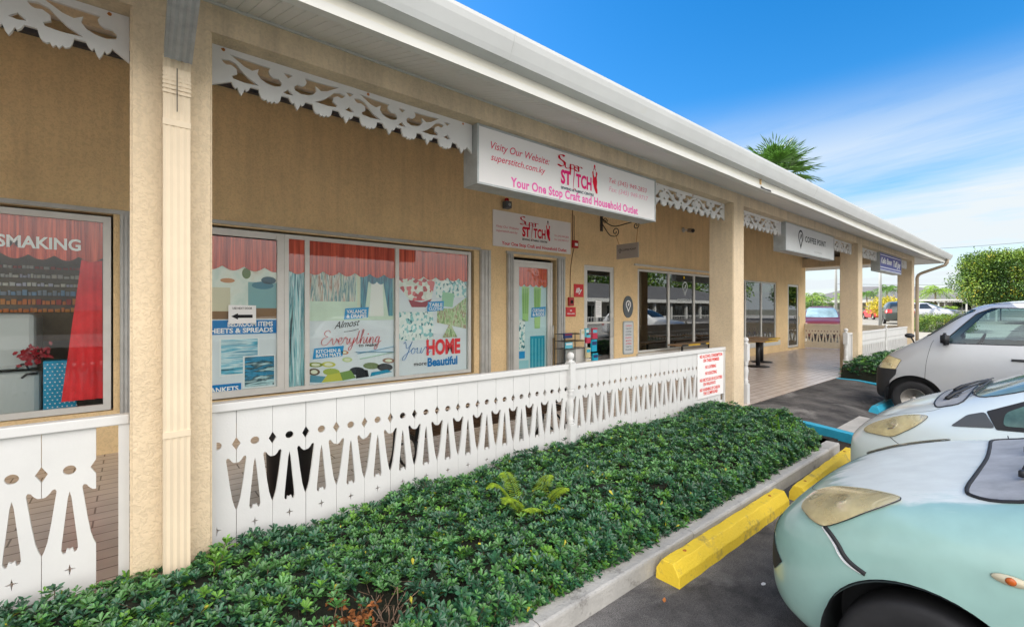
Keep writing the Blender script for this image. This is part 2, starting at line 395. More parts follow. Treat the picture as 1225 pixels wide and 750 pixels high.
ms = n('ShaderNodeMix', data_type='RGBA'); l(r4.outputs[0], ms.inputs[0]); l(cr_.outputs[0], ms.inputs[6]); ms.inputs[7].default_value = (.20, .19, .18, 1)
r1 = n('ShaderNodeMapRange'); r1.inputs[1].default_value = .3; r1.inputs[2].default_value = .75; r1.inputs[3].default_value = .35; r1.inputs[4].default_value = 2.1; l(n1.outputs[0], r1.inputs[0])
mm = n('ShaderNodeMix', data_type='RGBA', blend_type='MULTIPLY'); mm.inputs[0].default_value = 1; l(ms.outputs[2], mm.inputs[6]); l(r1.outputs[0], mm.inputs[7]); l(mm.outputs[2], b.inputs['Base Color'])
bp = n('ShaderNodeBump', i_Strength=.5, i_Distance=.004); l(n1.outputs[0], bp.inputs['Height']); l(bp.outputs[0], b.inputs['Normal'])
M_ASPH = m
M_CONC = mat('kerb_concrete', (0.46, 0.445, 0.42), 0.9, nscale=2.2, namt=.25, bump=.5, bscale=45, dirt=((.12, .11, .10), 6, .58, .72))
M_YEL = mat('yellow_kerb_paint', (0.88, 0.62, 0.045), 0.6, nscale=3, namt=.10, bump=.5, bscale=70, dirt=((.30, .23, .09), 6, .54, .70))
M_BLUEP = mat('blue_kerb_paint', (0.035, 0.40, 0.60), 0.55, nscale=3, namt=.15, bump=.3, bscale=60)
M_SOIL = mat('soil_mulch', (0.035, 0.022, 0.014), 0.95, nscale=30, namt=.5, bump=1, bscale=40)
# ================================================================ ground
def gz(x, y):
    d = max(0.0, min(1.0, (x - 21.5) / 23)); return -0.14 + 0.62 * d * d * (3 - 2 * d)
def grid(name, xs, ys, zf, m):
    vs = [(x, y, zf(x, y)) for y in ys for x in xs]; w = len(xs)
    fs = [(j * w + i, j * w + i + 1, (j + 1) * w + i + 1, (j + 1) * w + i) for j in range(len(ys) - 1) for i in range(w - 1)]
    b = MB(); b.add(vs, fs, m, True); return tag(b.build(name), kind='structure')
far = [-900, -300, -100, -50]
grid('ground', far + [x for x in range(-30, 60, 3)] + [60, 70, 80, 100, 160, 400, 1200], far + [x for x in range(-30, 60, 3)] + [60, 100, 300, 1000], lambda x, y: gz(x, y) - .06, mat('far_ground', (.10, .10, .075), .95, nscale=.3, namt=.3))
grid('parking_lot', [-30, -10, 0, 5, 10, 15, 20, 23, 25, 27, 29, 31, 33, 35, 38, 41, 44, 47, 60, 90], [-26, -10, 0, 1.69], lambda x, y: gz(x, y), M_ASPH)
grid('bounce_lane', [-30, 0, 20, 40, 60, 90], [-30, -15, -4.2], lambda x, y: gz(x, y) + .004, mat('bounce_lane_pale', (.33, .32, .30), .9, nscale=.8, namt=.2, bump=.3, bscale=30))  # unseen pale lane, added to bounce sunlight into the porch
grid('parking_lot_far_side', [22.6, 25, 27, 29, 31, 33, 35, 38, 41, 44, 47, 60, 90], [1.69, 3, 6, 12, 20, 30], lambda x, y: gz(x, y), mat('pale_far_paving', (.26, .25, .22), .9, nscale=.6, namt=.2))
# asphalt apron / ramp between the two planting beds
b = MB(); xs = [7.26 + i * .5 for i in range(11)] + [12.45]; ys = [1.6, 1.69, 1.9, 2.1, 2.4, 2.8, 3.294]
def rampz(x, y):
    k = min(1, max(0, (y - 1.69) / 1.0)); k2 = min(1, max(0, (8.6 - x) / .7)) if y > 1.88 else 0
    z = -.136 + .128 * (k * k * (3 - 2 * k)); z2 = -.03 + .022 * k
    return max(z, z * (1 - k2) + z2 * k2)
w = len(xs)
b.add([(x, y, rampz(x, y)) for y in ys for x in xs], [(j * w + i, j * w + i + 1, (j + 1) * w + i + 1, (j + 1) * w + i) for j in range(len(ys) - 1) for i in range(w - 1)], M_ASPH, True)
tag(b.build('ramp_asphalt'), kind='structure')
b = MB(); b.box(-8, 22.3, 3.3, 6.86, -.2, 0, M_TILE); tag(b.build('walkway'), kind='structure')
KE = 6.55
b = MB(); b.box(-8, 7.1, 1.84, 3.298, -.3, -.10, M_SOIL); b.box(12.5, 22.3, 1.84, 3.298, -.3, -.10, M_SOIL); b.box(KE + .002, 7.1, 1.69, 1.838, -.3, -.115, M_SOIL); tag(b.build('planting_bed_soil'), kind='structure')
# concrete kerb with worn rounded edge, in cast lengths
b = MB(); x = -6.0; random.seed(3); KE = 6.55
prof = [(1.690, -.30), (1.690, -.038), (1.696, -.026), (1.708, -.020), (1.825, -.020), (1.838, -.028), (1.840, -.30)]
while x < KE:
    x2 = min(x + 1.52, KE)
    b.prism([(p[0] + random.uniform(-.002, .002), p[1]) for p in prof], 0, x + .003, x2 - .003, M_CONC); x = x2
tag(b.build('kerb'), kind='structure')
b = MB(); b.box(12.6, 22, 1.69, 1.84, -.3, -.02, M_CONC, bev=.01); tag(b.build('far_kerb'), kind='structure')
# blue painted end kerb (slightly skewed) + the bare concrete step beside it
b = MB(); A = [(6.97, 1.60), (7.10, 1.60), (7.36, 2.25), (7.34, 3.29), (7.20, 3.29), (7.22, 2.28)]
b.prism(A, 2, -.3, .0, M_BLUEP); tag(b.build('blue_kerb'), kind='structure')
b = MB(); b.prism([(7.112, 1.64), (8.22, 1.66), (8.30, 1.90), (7.222, 1.90)], 2, -.3, .004, M_CONC); tag(b.build('kerb_step'), kind='structure')
b = MB(); b.prism([(12.46, 3.29), (12.46, 2.95), (12.0, 2.3), (12.0, 1.62), (12.13, 1.62), (12.13, 2.26), (12.6, 2.9), (12.6, 3.29)], 2, -.3, .0, M_BLUEP); tag(b.build('blue_kerb_far'), kind='structure')
# white painted bay lines on the asphalt
b = MB()
for x in (2.05, 4.47, 6.9): b.box(x, x + .09, -3.6, .9, -.2, -.1365, mat('bay_line_paint', (.55, .55, .53), .8, nscale=8, namt=.3, dirt=((.08, .08, .08), 6, .5, .62)))
tag(b.build('bay_lines'), kind='structure')
# litter on the asphalt and dry leaves
b = MB(); b.add([(3.05 + .022 * math.cos(a * pi / 4), 1.19 + .012 * math.sin(a * pi / 4), -.136 + .002 * (a % 2)) for a in range(8)], [tuple(range(8))], mat('litter_white', (.8, .8, .78), .7))
tag(b.build('paper_scrap'), 'small white paper scrap lying on dark asphalt below yellow wheel stop', 'litter')
def dryleaf(x, y, z, a, s, label):
    b = MB(); c, s_ = math.cos(a), math.sin(a)
    P = [(-1, 0, 0), (-.4, .45, .15), (.3, .4, .1), (1, 0, .25), (.3, -.4, .12), (-.4, -.45, .1)]
    b.add([(x + s * (p[0] * c - p[1] * s_), y + s * (p[0] * s_ + p[1] * c), z + s * p[2] + .002) for p in P], [(0, 1, 2, 3), (0, 3, 4, 5)], mat('dry_leaf', (.50, .17, .04), .8, nscale=50, namt=.3))
    tag(b.build('fallen_leaf'), label, 'leaf')
dryleaf(2.43, 1.50, -.138, .5, .022, 'orange dry leaf on the asphalt at the near end of the yellow wheel stop')
dryleaf(2.03, 1.50, -.138, 1.7, .018, 'brown dry leaf on asphalt beside the kerb at the bottom edge')
dryleaf(3.2, 1.80, -.018, 1.2, .017, 'dry leaf lying on top of the concrete kerb behind yellow wheel stop')
# wheel stops
def wheel_stop(x0, x1, y0, y1, m, label, cat='wheel stop', group=None, h=.135, z=-.14, skew=0):
    t_ = thing('wheel_stop', label, cat, ((x0 + x1) / 2, (y0 + y1) / 2, z), 0, group)
    bm = bmesh.new(); W_ = (y1 - y0); P = [(-W_ / 2, 0), (-W_ / 2 + .004, h * .50), (-W_ * .24, h), (W_ * .24, h), (W_ / 2 - .004, h * .50), (W_ / 2, 0)]; n_ = 14; K = []
    for i in range(n_ + 1):
        x = (x0 - x1) / 2 + (x1 - x0) * i / n_; dz = .006 * math.sin(i * 1.9); dy = .003 * math.sin(i * 2.7)
        K.append([bm.verts.new((x, p[0] + dy + skew * (x / (x1 - x0)), p[1] + (dz if p[1] > h * .5 else 0) * .4)) for p in P])
    for i in range(n_):
        for j in range(5): bm.faces.new((K[i][j], K[i + 1][j], K[i + 1][j + 1], K[i][j + 1]))
    bm.faces.new(K[0]); bm.faces.new(list(reversed(K[-1])))
    bmesh.ops.recalc_face_normals(bm, faces=bm.faces[:])
    bmesh.ops.bevel(bm, geom=[e for e in bm.edges if len(e.link_faces) == 2 and e.calc_face_angle(0) > .4], offset=.0035, segments=1, affect='EDGES')
    b = MB(); b.bm(bm, m); b.build('block', None, t_, local=True)
    for s_ in (-.32, .32):
        b = MB(); b.lathe([(.012, h), (.012, h + .0035), (.009, h + .005)], (s_ * (x1 - x0) * 1.2, skew * s_ * 1.2, 0), M_RUST, 10); b.build('anchor_pin', None, t_, local=True)
    return t_
wheel_stop(2.60, 4.40, 1.50, 1.668, M_YEL, 'yellow painted wheel stop in front of the teal car, nearest to the camera', group='yellow concrete wheel stops')
wheel_stop(4.60, 6.34, 1.45, 1.60, M_YEL, 'yellow painted wheel stop half hidden by the pale blue car', group='yellow concrete wheel stops', skew=.04)
wheel_stop(9.35, 11.1, 1.86, 2.02, M_BLUEP, 'bright blue painted wheel stop against the tyre of the silver van')
# ================================================================ building
B = thing('shop_building', 'low tan stucco shop building with white eaves, arcade columns and shopfront windows', 'building', (0, 6.7, 0))
YW = 6.70
ops = [(-6.6, -.14, .47, 2.63), (.30, 4.72, .45, 2.63), (5.62, 6.80, .02, 2.60), (7.67, 8.73, .02, 2.57), (9.66, 13.75, .49, 2.60), (14.75, 18.33, .45, 2.57), (19.45, 20.58, .08, 2.56)]
b = MB()
outl = [[(-8, -.05), (21.35, -.05), (21.35, 4.72), (-8, 4.72)]] + [[(a, c), (a, d), (b_, d), (b_, c)] for a, b_, c, d in ops]
cutboard(b, outl, YW, YW + .16, M_WALL)
b.box(21.19, 21.35, YW + .162, 15, -.05, 4.72, M_WALL); b.box(-8.16, -8.002, YW, 15, -.05, 4.72, M_WALL); b.box(-8, 21.188, 15, 15.16, -.05, 4.72, M_WALL)
b.build('wall', None, B)
# inside: dark shop room
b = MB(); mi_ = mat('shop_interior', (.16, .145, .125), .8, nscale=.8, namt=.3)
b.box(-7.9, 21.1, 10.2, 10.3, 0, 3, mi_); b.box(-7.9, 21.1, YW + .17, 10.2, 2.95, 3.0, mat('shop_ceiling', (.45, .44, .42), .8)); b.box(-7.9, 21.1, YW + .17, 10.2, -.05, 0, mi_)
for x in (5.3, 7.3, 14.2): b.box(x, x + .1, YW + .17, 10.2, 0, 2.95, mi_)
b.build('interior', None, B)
# ceiling under the roof, soffit boards, roof, beam
M_CEIL = mat('ceiling_plaster', (.70, .64, .56), .8, nscale=2, namt=.1)
zc = lambda y: 3.455 + (y - 3.3) / 3
b = MB(); b.prism([(3.70, zc(3.70)), (6.695, zc(6.695)), (6.695, zc(6.695) + .05), (3.70, zc(3.70) + .05)], 0, -8, 21.6, M_CEIL); b.build('ceiling', None, B)
b = MB(); b.box(-8, 21.6, 6.62, 6.69, 4.36, 4.45, mat('ceiling_trim', (.06, .065, .08), .5)); b.build('ceiling_trim', None, B)
b = MB(); b.box(-8, 21.4, 3.30, 3.70, 3.27, 3.62, M_COL); b.box(21.0, 21.4, 3.702, 6.70, 3.27, 3.62, M_COL); b.build('beam', None, B)
# soffit: grooved vinyl, real v-grooves every 127 mm
b = MB(); x = -8.0; YI, YO = 3.299, 2.545
while x < 21.85:
    for dx0, dx1, dz in ((0, .055, 0), (.062, .1205, 0)):
        b.add([(x + dx0, YI, zc(YI)), (x + dx1, YI, zc(YI)), (x + dx1, YO, zc(YO)), (x + dx0, YO, zc(YO))], [(0, 1, 2, 3)], M_SOFF)
    for dx0, dx1 in ((.055, .062), (.1205, .127)):
        for a_, c_, za, zb_ in ((dx0, (dx0 + dx1) / 2, 0, .006), ((dx0 + dx1) / 2, dx1, .006, 0)):
            b.add([(x + a_, YI, zc(YI) + za), (x + c_, YI, zc(YI) + zb_), (x + c_, YO, zc(YO) + zb_), (x + a_, YO, zc(YO) + za)], [(0, 1, 2, 3)], M_SOFF)
    x += .127
b.box(-8, 21.9, 3.285, 3.2995, 3.437, 3.449, M_WHITE2)
b.build('soffit', None, B)
b = MB()
zo = 3.200
b.prism([(2.53, zo - .005), (2.545, zo - .005), (2.545, 3.50), (2.53, 3.50)], 0, -8, 21.93, M_FASCIA); b.build('fascia', None, B)
b = MB(); pts = [(-8 + i * .5) for i in range(61)]
def trimz(x): return .006 * math.sin(x * .9) - (.012 * math.exp(-((x - 6.3) / .5) ** 2)) + .012 * math.sin(x * .33)
for i in range(60):
    a_, c_ = pts[i], min(pts[i + 1], 21.93)
    if a_ >= 21.93: break
    za, zc_ = trimz(a_), trimz(c_)
    for (y0, z0), (y1, z1) in (((2.515, zo - .03), (2.515, zo + .02)), ((2.515, zo + .02), (2.53, zo + .02)), ((2.575, zo - .03), (2.515, zo - .03)), ((2.575, zo - .012), (2.575, zo - .03))):
        b.add([(a_, y0, z0 + za), (c_, y0, z0 + zc_), (c_, y1, z1 + zc_), (a_, y1, z1 + za)], [(0, 1, 2, 3)], M_WHITE2)
b.build('drip_trim', None, B)
b = MB(); b.add([(6.35, 2.512, zo - .028), (6.7, 2.512, zo - .025), (6.69, 2.514, zo + .002), (6.5, 2.5135, zo - .008), (6.36, 2.514, zo + .006)], [(0, 1, 2, 3, 4)], M_DARK)
b.box(6.36, 6.385, 2.5135, 2.5285, zo + .025, zo + .12, mat('rust_streak', (.55, .36, .16), .8)); b.build('rot_patch', None, B)
# K-style gutter
b = MB(); g = [(2.528, 3.295), (2.425, 3.295), (2.405, 3.33), (2.372, 3.40), (2.360, 3.44), (2.360, 3.464), (2.374, 3.472), (2.374, 3.466), (2.366, 3.46), (2.366, 3.442), (2.378, 3.402), (2.411, 3.333), (2.429, 3.302), (2.522, 3.302), (2.522, 3.46), (2.528, 3.46)]
b.prism(g, 0, -8, 21.93, M_GUT); b.prism([(2.528, 3.295), (2.425, 3.295), (2.372, 3.40), (2.36, 3.464), (2.528, 3.464)], 0, 21.932, 21.937, M_GUT)
for gx in (-4, 2.0, 8.05, 14.1, 20.1): b.prism([(q[0] - .002 if q[0] < 2.4 else q[0], q[1] - .002) for q in g[:7]] + [(2.40, 3.45), (2.44, 3.31), (2.52, 3.305)], 0, gx, gx + .012, M_GUT)
b.build('gutter', None, B)
M_ROOF = mat('roof_shingle', (.30, .29, .28), .9, nscale=5, namt=.25, bump=.4, bscale=30)
b = MB(); ro = lambda y: 3.50 + (y - 2.5) / 3
b.add([(-8, 2.43, ro(2.43)), (21.98, 2.43, ro(2.43)), (14.5, 9.5, ro(9.5)), (-8, 9.5, ro(9.5)), (21.98, 16.5, ro(2.43)), (-8, 16.5, ro(2.43))], [(0, 1, 2, 3), (1, 4, 2), (3, 2, 4, 5)], M_ROOF)
b.build('roof', None, B)
b = MB(); b.box(21.92, 21.96, 2.55, 16.4, 3.20, 3.47, M_FASCIA); b.build('end_fascia', None, B)
b = MB(); b.add([(21.4, 3.3, 3.27 + .17), (21.92, 2.6, 3.21), (21.92, 16, 3.21), (21.4, 16, 3.44)], [(0, 1, 2, 3)], M_SOFF); b.build('end_soffit', None, B)
# columns
for x in (-7.0, 0, 7.32 - .37, 14.32 - .38, 21.42 - .4):
    x0, x1 = {0: (0, .40)}.get(x, (x, x + .40))
    if abs(x - 6.95) < .01: x0, x1 = 7.32, 7.70
    if abs(x - 13.94) < .01: x0, x1 = 14.32, 14.72
    if x > 20: x0, x1 = 21.0, 21.40
    if x == 0: x1 = .385
    bm = bmesh.new(); bmesh.ops.create_cube(bm, size=1)
    for v in bm.verts: v.co = Vector(((x0 + x1) / 2 + v.co.x * (x1 - x0), 3.5 + v.co.y * .398, 1.634 + v.co.z * 3.27))
    bmesh.ops.bevel(bm, geom=[e for e in bm.edges if abs(e.verts[0].co.z - e.verts[1].co.z) > 1], offset=.012, segments=3, affect='EDGES')
    b = MB(); b.bm(bm, M_COL); b.build('column', None, B)
# downspout on the near column: grey leader from the gutter, elbow, cream pipe
cxm = .205
b = MB()
def rectpipe(b, P, w, d, m, ribs=4):
    """corrugated rectangular pipe along P (points in y,z) at centre x"""
    prof = []
    nn = ribs * 2
    for i in range(nn + 1):
        prof.append((-w / 2 + w * i / nn, -d / 2 + (0.006 if i % 2 else 0)))
    prof += [(w / 2, d / 2), (-w / 2, d / 2)]
    K = len(prof); vs = []
    for i, (y, z) in enumerate(P):
        a = Vector((0, P[min(i + 1, len(P) - 1)][0] - P[max(i - 1, 0)][0], P[min(i + 1, len(P) - 1)][1] - P[max(i - 1, 0)][1])).normalized()
        nrm = Vector((0, -a.z, a.y)) * (1 if a.z < 0 else -1)   # outward (towards -Y) normal
        nrm = Vector((0, a.z, -a.y)) if a.z < 0 else Vector((0, -a.z, a.y))
        for px_, pd in prof:
            vs.append((cxm + px_, y - pd * 0 + nrm.y * (-pd), z + nrm.z * (-pd)))
    fs = [(i * K + j, i * K + (j + 1) % K, (i + 1) * K + (j + 1) % K, (i + 1) * K + j) for i in range(len(P) - 1) for j in range(K)]
    fs += [tuple(range(K)), tuple((len(P) - 1) * K + j for j in range(K - 1, -1, -1))]
    b.add(vs, fs, m)
rectpipe(b, [(2.47, 3.30), (2.50, 3.24), (3.10, 3.00), (3.13, 2.985)], .125, .075, mat('grey_leader', (.36, .38, .39), .45, .3, nscale=12, namt=.2)); b.build('gutter_leader', None, B)
b = MB(); rectpipe(b, [(3.20, 3.0), (3.235, 2.95), (3.25, 2.78), (3.25, 1.0), (3.25, .06)], .125, .085, M_DOWN)
for i in range(7): b.box(cxm - .066, cxm + .066, 3.20, 3.206, 2.80 + i * .024, 2.812 + i * .024, M_DOWN)
for z in (2.62, .86): b.box(cxm - .0645, cxm + .0645, 3.2045, 3.22, z, z + .035, M_DOWN)
b.build('downspout', None, B)
b = MB(); b.box(cxm - .002, cxm + .002, 3.1925, 3.197, 2.70, 3.0, M_DARK); b.build('pipe_seam', None, B)
# round downspout at the far end
b = MB(); M_ENDP = mat('taupe_pipe', (.33, .27, .20), .5, nscale=4, namt=.1)
b.tube([(21.55, 2.46, 3.30), (21.55, 2.47, 3.18), (21.54, 2.52, 3.10), (21.53, 2.62, 3.06), (21.50, 2.95, 2.93), (21.48, 3.12, 2.86), (21.47, 3.20, 2.80), (21.46, 3.235, 2.7), (21.46, 3.235, 1), (21.46, 3.235, 0)], .05, M_ENDP, 12); b.build('end_downspout', None, B)
# fretwork valance boards between columns (cut-out scrolls)
def fret_outlines(x0, x1):
    zt, zb = 3.268, 3.055
    o = [(x1, zt), (x0, zt), (x0, zb - .05)]
    x = x0 + .02; k = 0
    pend = []
    px_ = x0 + .015
    p0 = .56 + math.ceil((x0 + .02 - .56) / .1727) * .1727; i0 = round((p0 - .56) / .1727)
    c = p0; i = i0
    while c < x1 - .03:
        if i % 2 == 0: pt = [(-.055, 3.058), (-.045, 3.035), (-.03, 3.02), (-.022, 3.035), (-.012, 3.005), (0, 2.985), (.012, 3.005), (.022, 3.035), (.03, 3.02), (.045, 3.035), (.055, 3.058)]
        else: pt = [(-.07, 3.058), (-.062, 3.02), (-.052, 3.003), (-.035, 2.995), (-.024, 3.004), (-.012, 2.985), (0, 2.998), (.012, 2.985), (.024, 3.004), (.035, 2.995), (.052, 3.003), (.062, 3.02), (.07, 3.058)]
        for a, z in pt:
            if x0 + .005 < c + a < x1 - .005: o.append((c + a, z))
        c += .1727; i += 1
    o.append((x1, zb - .05))
    res = [o]
    base = .46
    k = math.floor((x0 - base) / .86) - 1
    H1 = [(-.012, 3.188), (.03, 3.196), (.07, 3.184), (.10, 3.152), (.14, 3.115), (.205, 3.080), (.12, 3.075), (.055, 3.082), (.048, 3.10), (.078, 3.118), (.075, 3.148), (.045, 3.166), (.018, 3.160), (.002, 3.168)]
    H1_ = [(0, 3.175), (.012, 3.182), (.04, 3.178), (.07, 3.16), (.10, 3.13), (.135, 3.10), (.185, 3.083), (.14, 3.088), (.085, 3.092), (.062, 3.105), (.075, 3.125), (.068, 3.148), (.045, 3.158), (.022, 3.150), (.008, 3.148)]
    H2 = [(.035, 3.232), (.15, 3.228), (.275, 3.224), (.262, 3.20), (.27, 3.178), (.292, 3.163), (.325, 3.166), (.345, 3.145), (.34, 3.12), (.30, 3.106), (.25, 3.112), (.215, 3.13), (.195, 3.158), (.203, 3.192), (.165, 3.168), (.12, 3.180), (.08, 3.205)]
    H2_ = [(.065, 3.222), (.24, 3.222), (.245, 3.20), (.262, 3.175), (.285, 3.160), (.318, 3.155), (.328, 3.132), (.31, 3.118), (.275, 3.124), (.235, 3.142), (.205, 3.165), (.198, 3.187), (.17, 3.178), (.14, 3.186), (.10, 3.205)]
    T1 = [(.355, 3.215), (.385, 3.222), (.415, 3.215), (.385, 3.19)]; T2 = [(.352, 3.082), (.385, 3.112), (.418, 3.082), (.385, 3.076)]
    for j in range(k, k + 20):
        for H, mir in ((H1, 0), (H2, 0), (T1, 0), (T2, 0), (H1, 1), (H2, 1), (T1, 2), (T2, 2)):
            if mir == 1: P = [(.77 - a, z) for a, z in H]
            elif mir == 2: P = [(a + .43, z) for a, z in H]
            else: P = H
            P = [(base + j * .86 + a, z) for a, z in P]
            if min(p[0] for p in P) > x0 + .03 and max(p[0] for p in P) < x1 - .03: res.append(P)
    return res
for a, c in ((-6.6, -.002), (.387, 2.40), (5.26, 7.318), (7.702, 9.65), (12.62, 14.318), (14.722, 16.86), (19.72, 20.998)):
    b = MB(); cutboard(b, fret_outlines(a, c), 3.44, 3.46, M_WHITE); f_ = b.build('fretwork_valance', None, B)
    r_ = random.Random(int(a * 10))
    for q in range(3):
        b = MB()
        xx = a + .1 + (c - a - .2) * q / 2 + r_.uniform(-.05, .05); rr_ = r_.uniform(.007, .014)
        b.add([(xx + rr_ * r_.uniform(.7, 1.3) * math.cos(t_ * pi / 5), 3.4385, 3.25 + rr_ * r_.uniform(.7, 1.2) * math.sin(t_ * pi / 5)) for t_ in range(10)], [tuple(range(10))], M_RUST)
        b.build('rust_stain', None, f_)
# ================================================================ windows and doors (parts of the building; frame > pane, poster, curtain)
def frame(b, x0, x1, z0, z1, muls=(), w=.05, y0=None, y1=None, m=None, rails=()):
    y0 = YW + .012 if y0 is None else y0; y1 = YW + .06 if y1 is None else y1; m = m or M_ALU
    b.box(x0, x1, y0, y1, z1 - w, z1, m); b.box(x0, x1, y0, y1, z0, z0 + w, m)
    b.box(x0, x0 + w, y0, y1, z0 + w, z1 - w, m); b.box(x1 - w, x1, y0, y1, z0 + w, z1 - w, m)
    for a, c in muls: b.box(a, c, y0 - .004, y1 - .002, z0 + w, z1 - w, m)
    for z, c, xa, xb in rails: b.box(xa, xb, y0 + .003, y1 - .003, z, c, m)
def pane(x0, x1, z0, z1, par, m=None, y=None):
    y = YW + .034 if y is None else y
    b = MB(); b.box(x0, x1, y, y + .004, z0, z1, m or M_GLASS); return b.build('pane', None, par)
def pleat(b, x0, x1, z0, z1, y, m, per=.09, amp=.012, scal=0, n=None, x0b=None, x1b=None, sper=.22):
    """pleated hanging cloth, optional scalloped hem, optional taper to x0b..x1b at the hem"""
    n = n or max(12, int((x1 - x0) / .012)); rows = 6; vs = []
    x0b = x0 if x0b is None else x0b; x1b = x1 if x1b is None else x1b
    for i in range(rows + 1):
        t = i / rows
        for j in range(n + 1):
            u = j / n; x = (x0 + (x1 - x0) * u) * (1 - t) + (x0b + (x1b - x0b) * u) * t
            zb = z0 + (scal * abs(math.sin(pi * (x - x0) / sper)) * -1 + scal if scal else 0)
            yy = y + amp * math.sin(2 * pi * x / per + .6 * math.sin(9 * x)) * (.5 + .5 * t)
            vs.append((x, yy, z1 + (zb - z1) * t))
    fs = [(i * (n + 1) + j, (i + 1) * (n + 1) + j, (i + 1) * (n + 1) + j + 1, i * (n + 1) + j + 1) for i in range(rows) for j in range(n)]
    b.add(vs, fs, m, True)
M_VAL = mat('red_valance_cloth', (.80, .12, .07), .8, nscale=6, namt=.25)
M_CUR = mat('red_curtain_cloth', (.78, .03, .04), .75, nscale=3, namt=.3)
YP = YW + .060
def prnt(name, cols, scale, kind='noise', rough=.5, vec=(1, 1, 1)):
    """printed picture: procedural colour pattern in object space"""
    m = mat(name, cols[0], rough); t, b, n, l = nodes(m)
    tcn = n('ShaderNodeTexCoord'); mp_ = n('ShaderNodeMapping'); mp_.inputs['Scale'].default_value = vec; l(tcn.outputs['Object'], mp_.inputs[0])
    if kind == 'vor': s = n('ShaderNodeTexVoronoi', i_Scale=scale); o = s.outputs['Color']
    elif kind == 'wave': s = n('ShaderNodeTexNoise', i_Scale=scale, i_Detail=2); o = s.outputs[0]
    else: s = n('ShaderNodeTexNoise', i_Scale=scale, i_Detail=4, i_Distortion=.5); o = s.outputs[0]
    l(mp_.outputs[0], s.inputs['Vector'])
    cr_ = n('ShaderNodeValToRGB'); cr_.color_ramp.interpolation = 'LINEAR' if kind != 'vor' else 'CONSTANT'
    e = cr_.color_ramp.elements; k = len(cols)
    lo_, hi_ = (.30, .70) if kind != 'vor' else (0, .9)
    e[0].position = lo_; e[0].color = (*cols[0], 1); e[1].position = hi_; e[1].color = (*cols[-1], 1)
    for i in range(1, k - 1): q = e.new(lo_ + (hi_ - lo_) * i / (k - 1)); q.color = (*cols[i], 1)
    l(o, cr_.inputs[0]); l(cr_.outputs[0], b.inputs['Base Color']); return m
H = hexc
P_BG = mat('poster_pale', H('#dde8ee'), .5, nscale=1.5, namt=.05)
P_BED = prnt('print_bedroom', [H('#c7b08c'), H('#dfe3d4'), H('#e4eee4'), H('#cfe2d8'), H('#f0f5f0')], 3.2, vec=(1, 1, .6))
P_TOW = prnt('print_towels', [H('#0e5f78'), H('#53b4d2'), H('#cfe9ee'), H('#2a8fb5'), H('#dff2f3')], 7, vec=(.25, 1, 3))
P_BLK = prnt('print_blankets', [H('#17333b'), H('#2b9ac9'), H('#16414a'), H('#bfe3ea'), H('#205c66')], 6, vec=(.5, 1, 2.6))
P_DRP = prnt('print_drapes', [H('#5d7f5a'), H('#cfdccb'), H('#3d7f8c'), H('#e4e6da'), H('#a06a50'), H('#d5e8dc')], 9, vec=(3.2, 1, .25))
P_BDR = prnt('print_blue_drapes', [H('#123c55'), H('#2b6e8c'), H('#4f9fb0'), H('#1a4a63')], 9, vec=(3, 1, .2))
P_TEAL = prnt('print_teal_stripes', [H('#0c4a5c'), H('#62b8c4'), H('#d8eff0'), H('#1a7f92'), H('#a8dde0'), H('#0a3442')], 7, vec=(4, 1, .15))
P_GRN = mat('print_pale_green', H('#cfe6d3'), .5, nscale=2, namt=.15)
P_MAT = prnt('print_mats', [H('#3f4a44'), H('#a9b66a'), H('#e3ecdf'), H('#4fa3b5'), H('#c7694f'), H('#d6e3c0')], 9, 'vor')
def fold_shade_cloth():  # light and dark upright streaks paint the shading of the cloth folds
    t, b, n, l = nodes(M_VAL); tc_ = n('ShaderNodeTexCoord'); w = n('ShaderNodeTexNoise', i_Scale=1.0, i_Detail=4, i_Roughness=.7); mp_ = n('ShaderNodeMapping'); mp_.inputs['Scale'].default_value = (26, 1, .6)
    l(tc_.outputs['Object'], mp_.inputs[0]); l(mp_.outputs[0], w.inputs['Vector']); cr_ = n('ShaderNodeValToRGB'); e = cr_.color_ramp.elements; e[0].position = .35; e[0].color = (.34, .03, .025, 1); e[1].position = .62; e[1].color = (.88, .17, .10, 1)
    l(w.outputs[0], cr_.inputs[0]); l(cr_.outputs[0], b.inputs['Base Color'])
fold_shade_cloth()
P_FLW = prnt('print_floral', [H('#b8383f'), H('#e8ede4'), H('#d6dfd2'), H('#d86a6c'), H('#8db6a8')], 16, 'vor')
P_LEF = prnt('print_leaves', [H('#2e7f8c'), H('#dfeeea'), H('#e8f3f0'), H('#8cc9cc'), H('#eef5f2')], 26, 'vor', vec=(1, 1, .8))
P_PLD = prnt('print_plaid', [H('#5b4a3a'), H('#7fae6c'), H('#c9dcb0'), H('#8f6f5a'), H('#dfe9cf')], 14, vec=(2.4, 1, .5))
P_WHT = flat('ink_white', '#f4f6f6'); P_GREEN = flat('ink_leaf_green', '#8fce5a')
def label(b, x0, x1, z0, z1, lines, y=None, m=None):
    y = YP - .004 if y is None else y; k = .12 * (z1 - z0); s = (x1 - x0) * .05
    b.add([(x0 + 0, y, z0), (x1 - s, y, z0 + k), (x1, y, z1), (x0 + s, y, z1 - k)], [(0, 1, 2, 3)], m or M_LBL)
    n_ = len(lines); hh = (z1 - z0) * .72 / n_
    for i, t_ in enumerate(lines): text(b, t_, x0 + s * 2, x1 - s * 2, z1 - k - hh * (i + .92) - .01, hh * .78, y - .002, P_WHT, bold=.025)
def rct(b, x0, x1, z0, z1, m, y=None): b.add([(x0, y or YP, z0), (x1, y or YP, z0), (x1, y or YP, z1), (x0, y or YP, z1)], [(0, 1, 2, 3)], m)
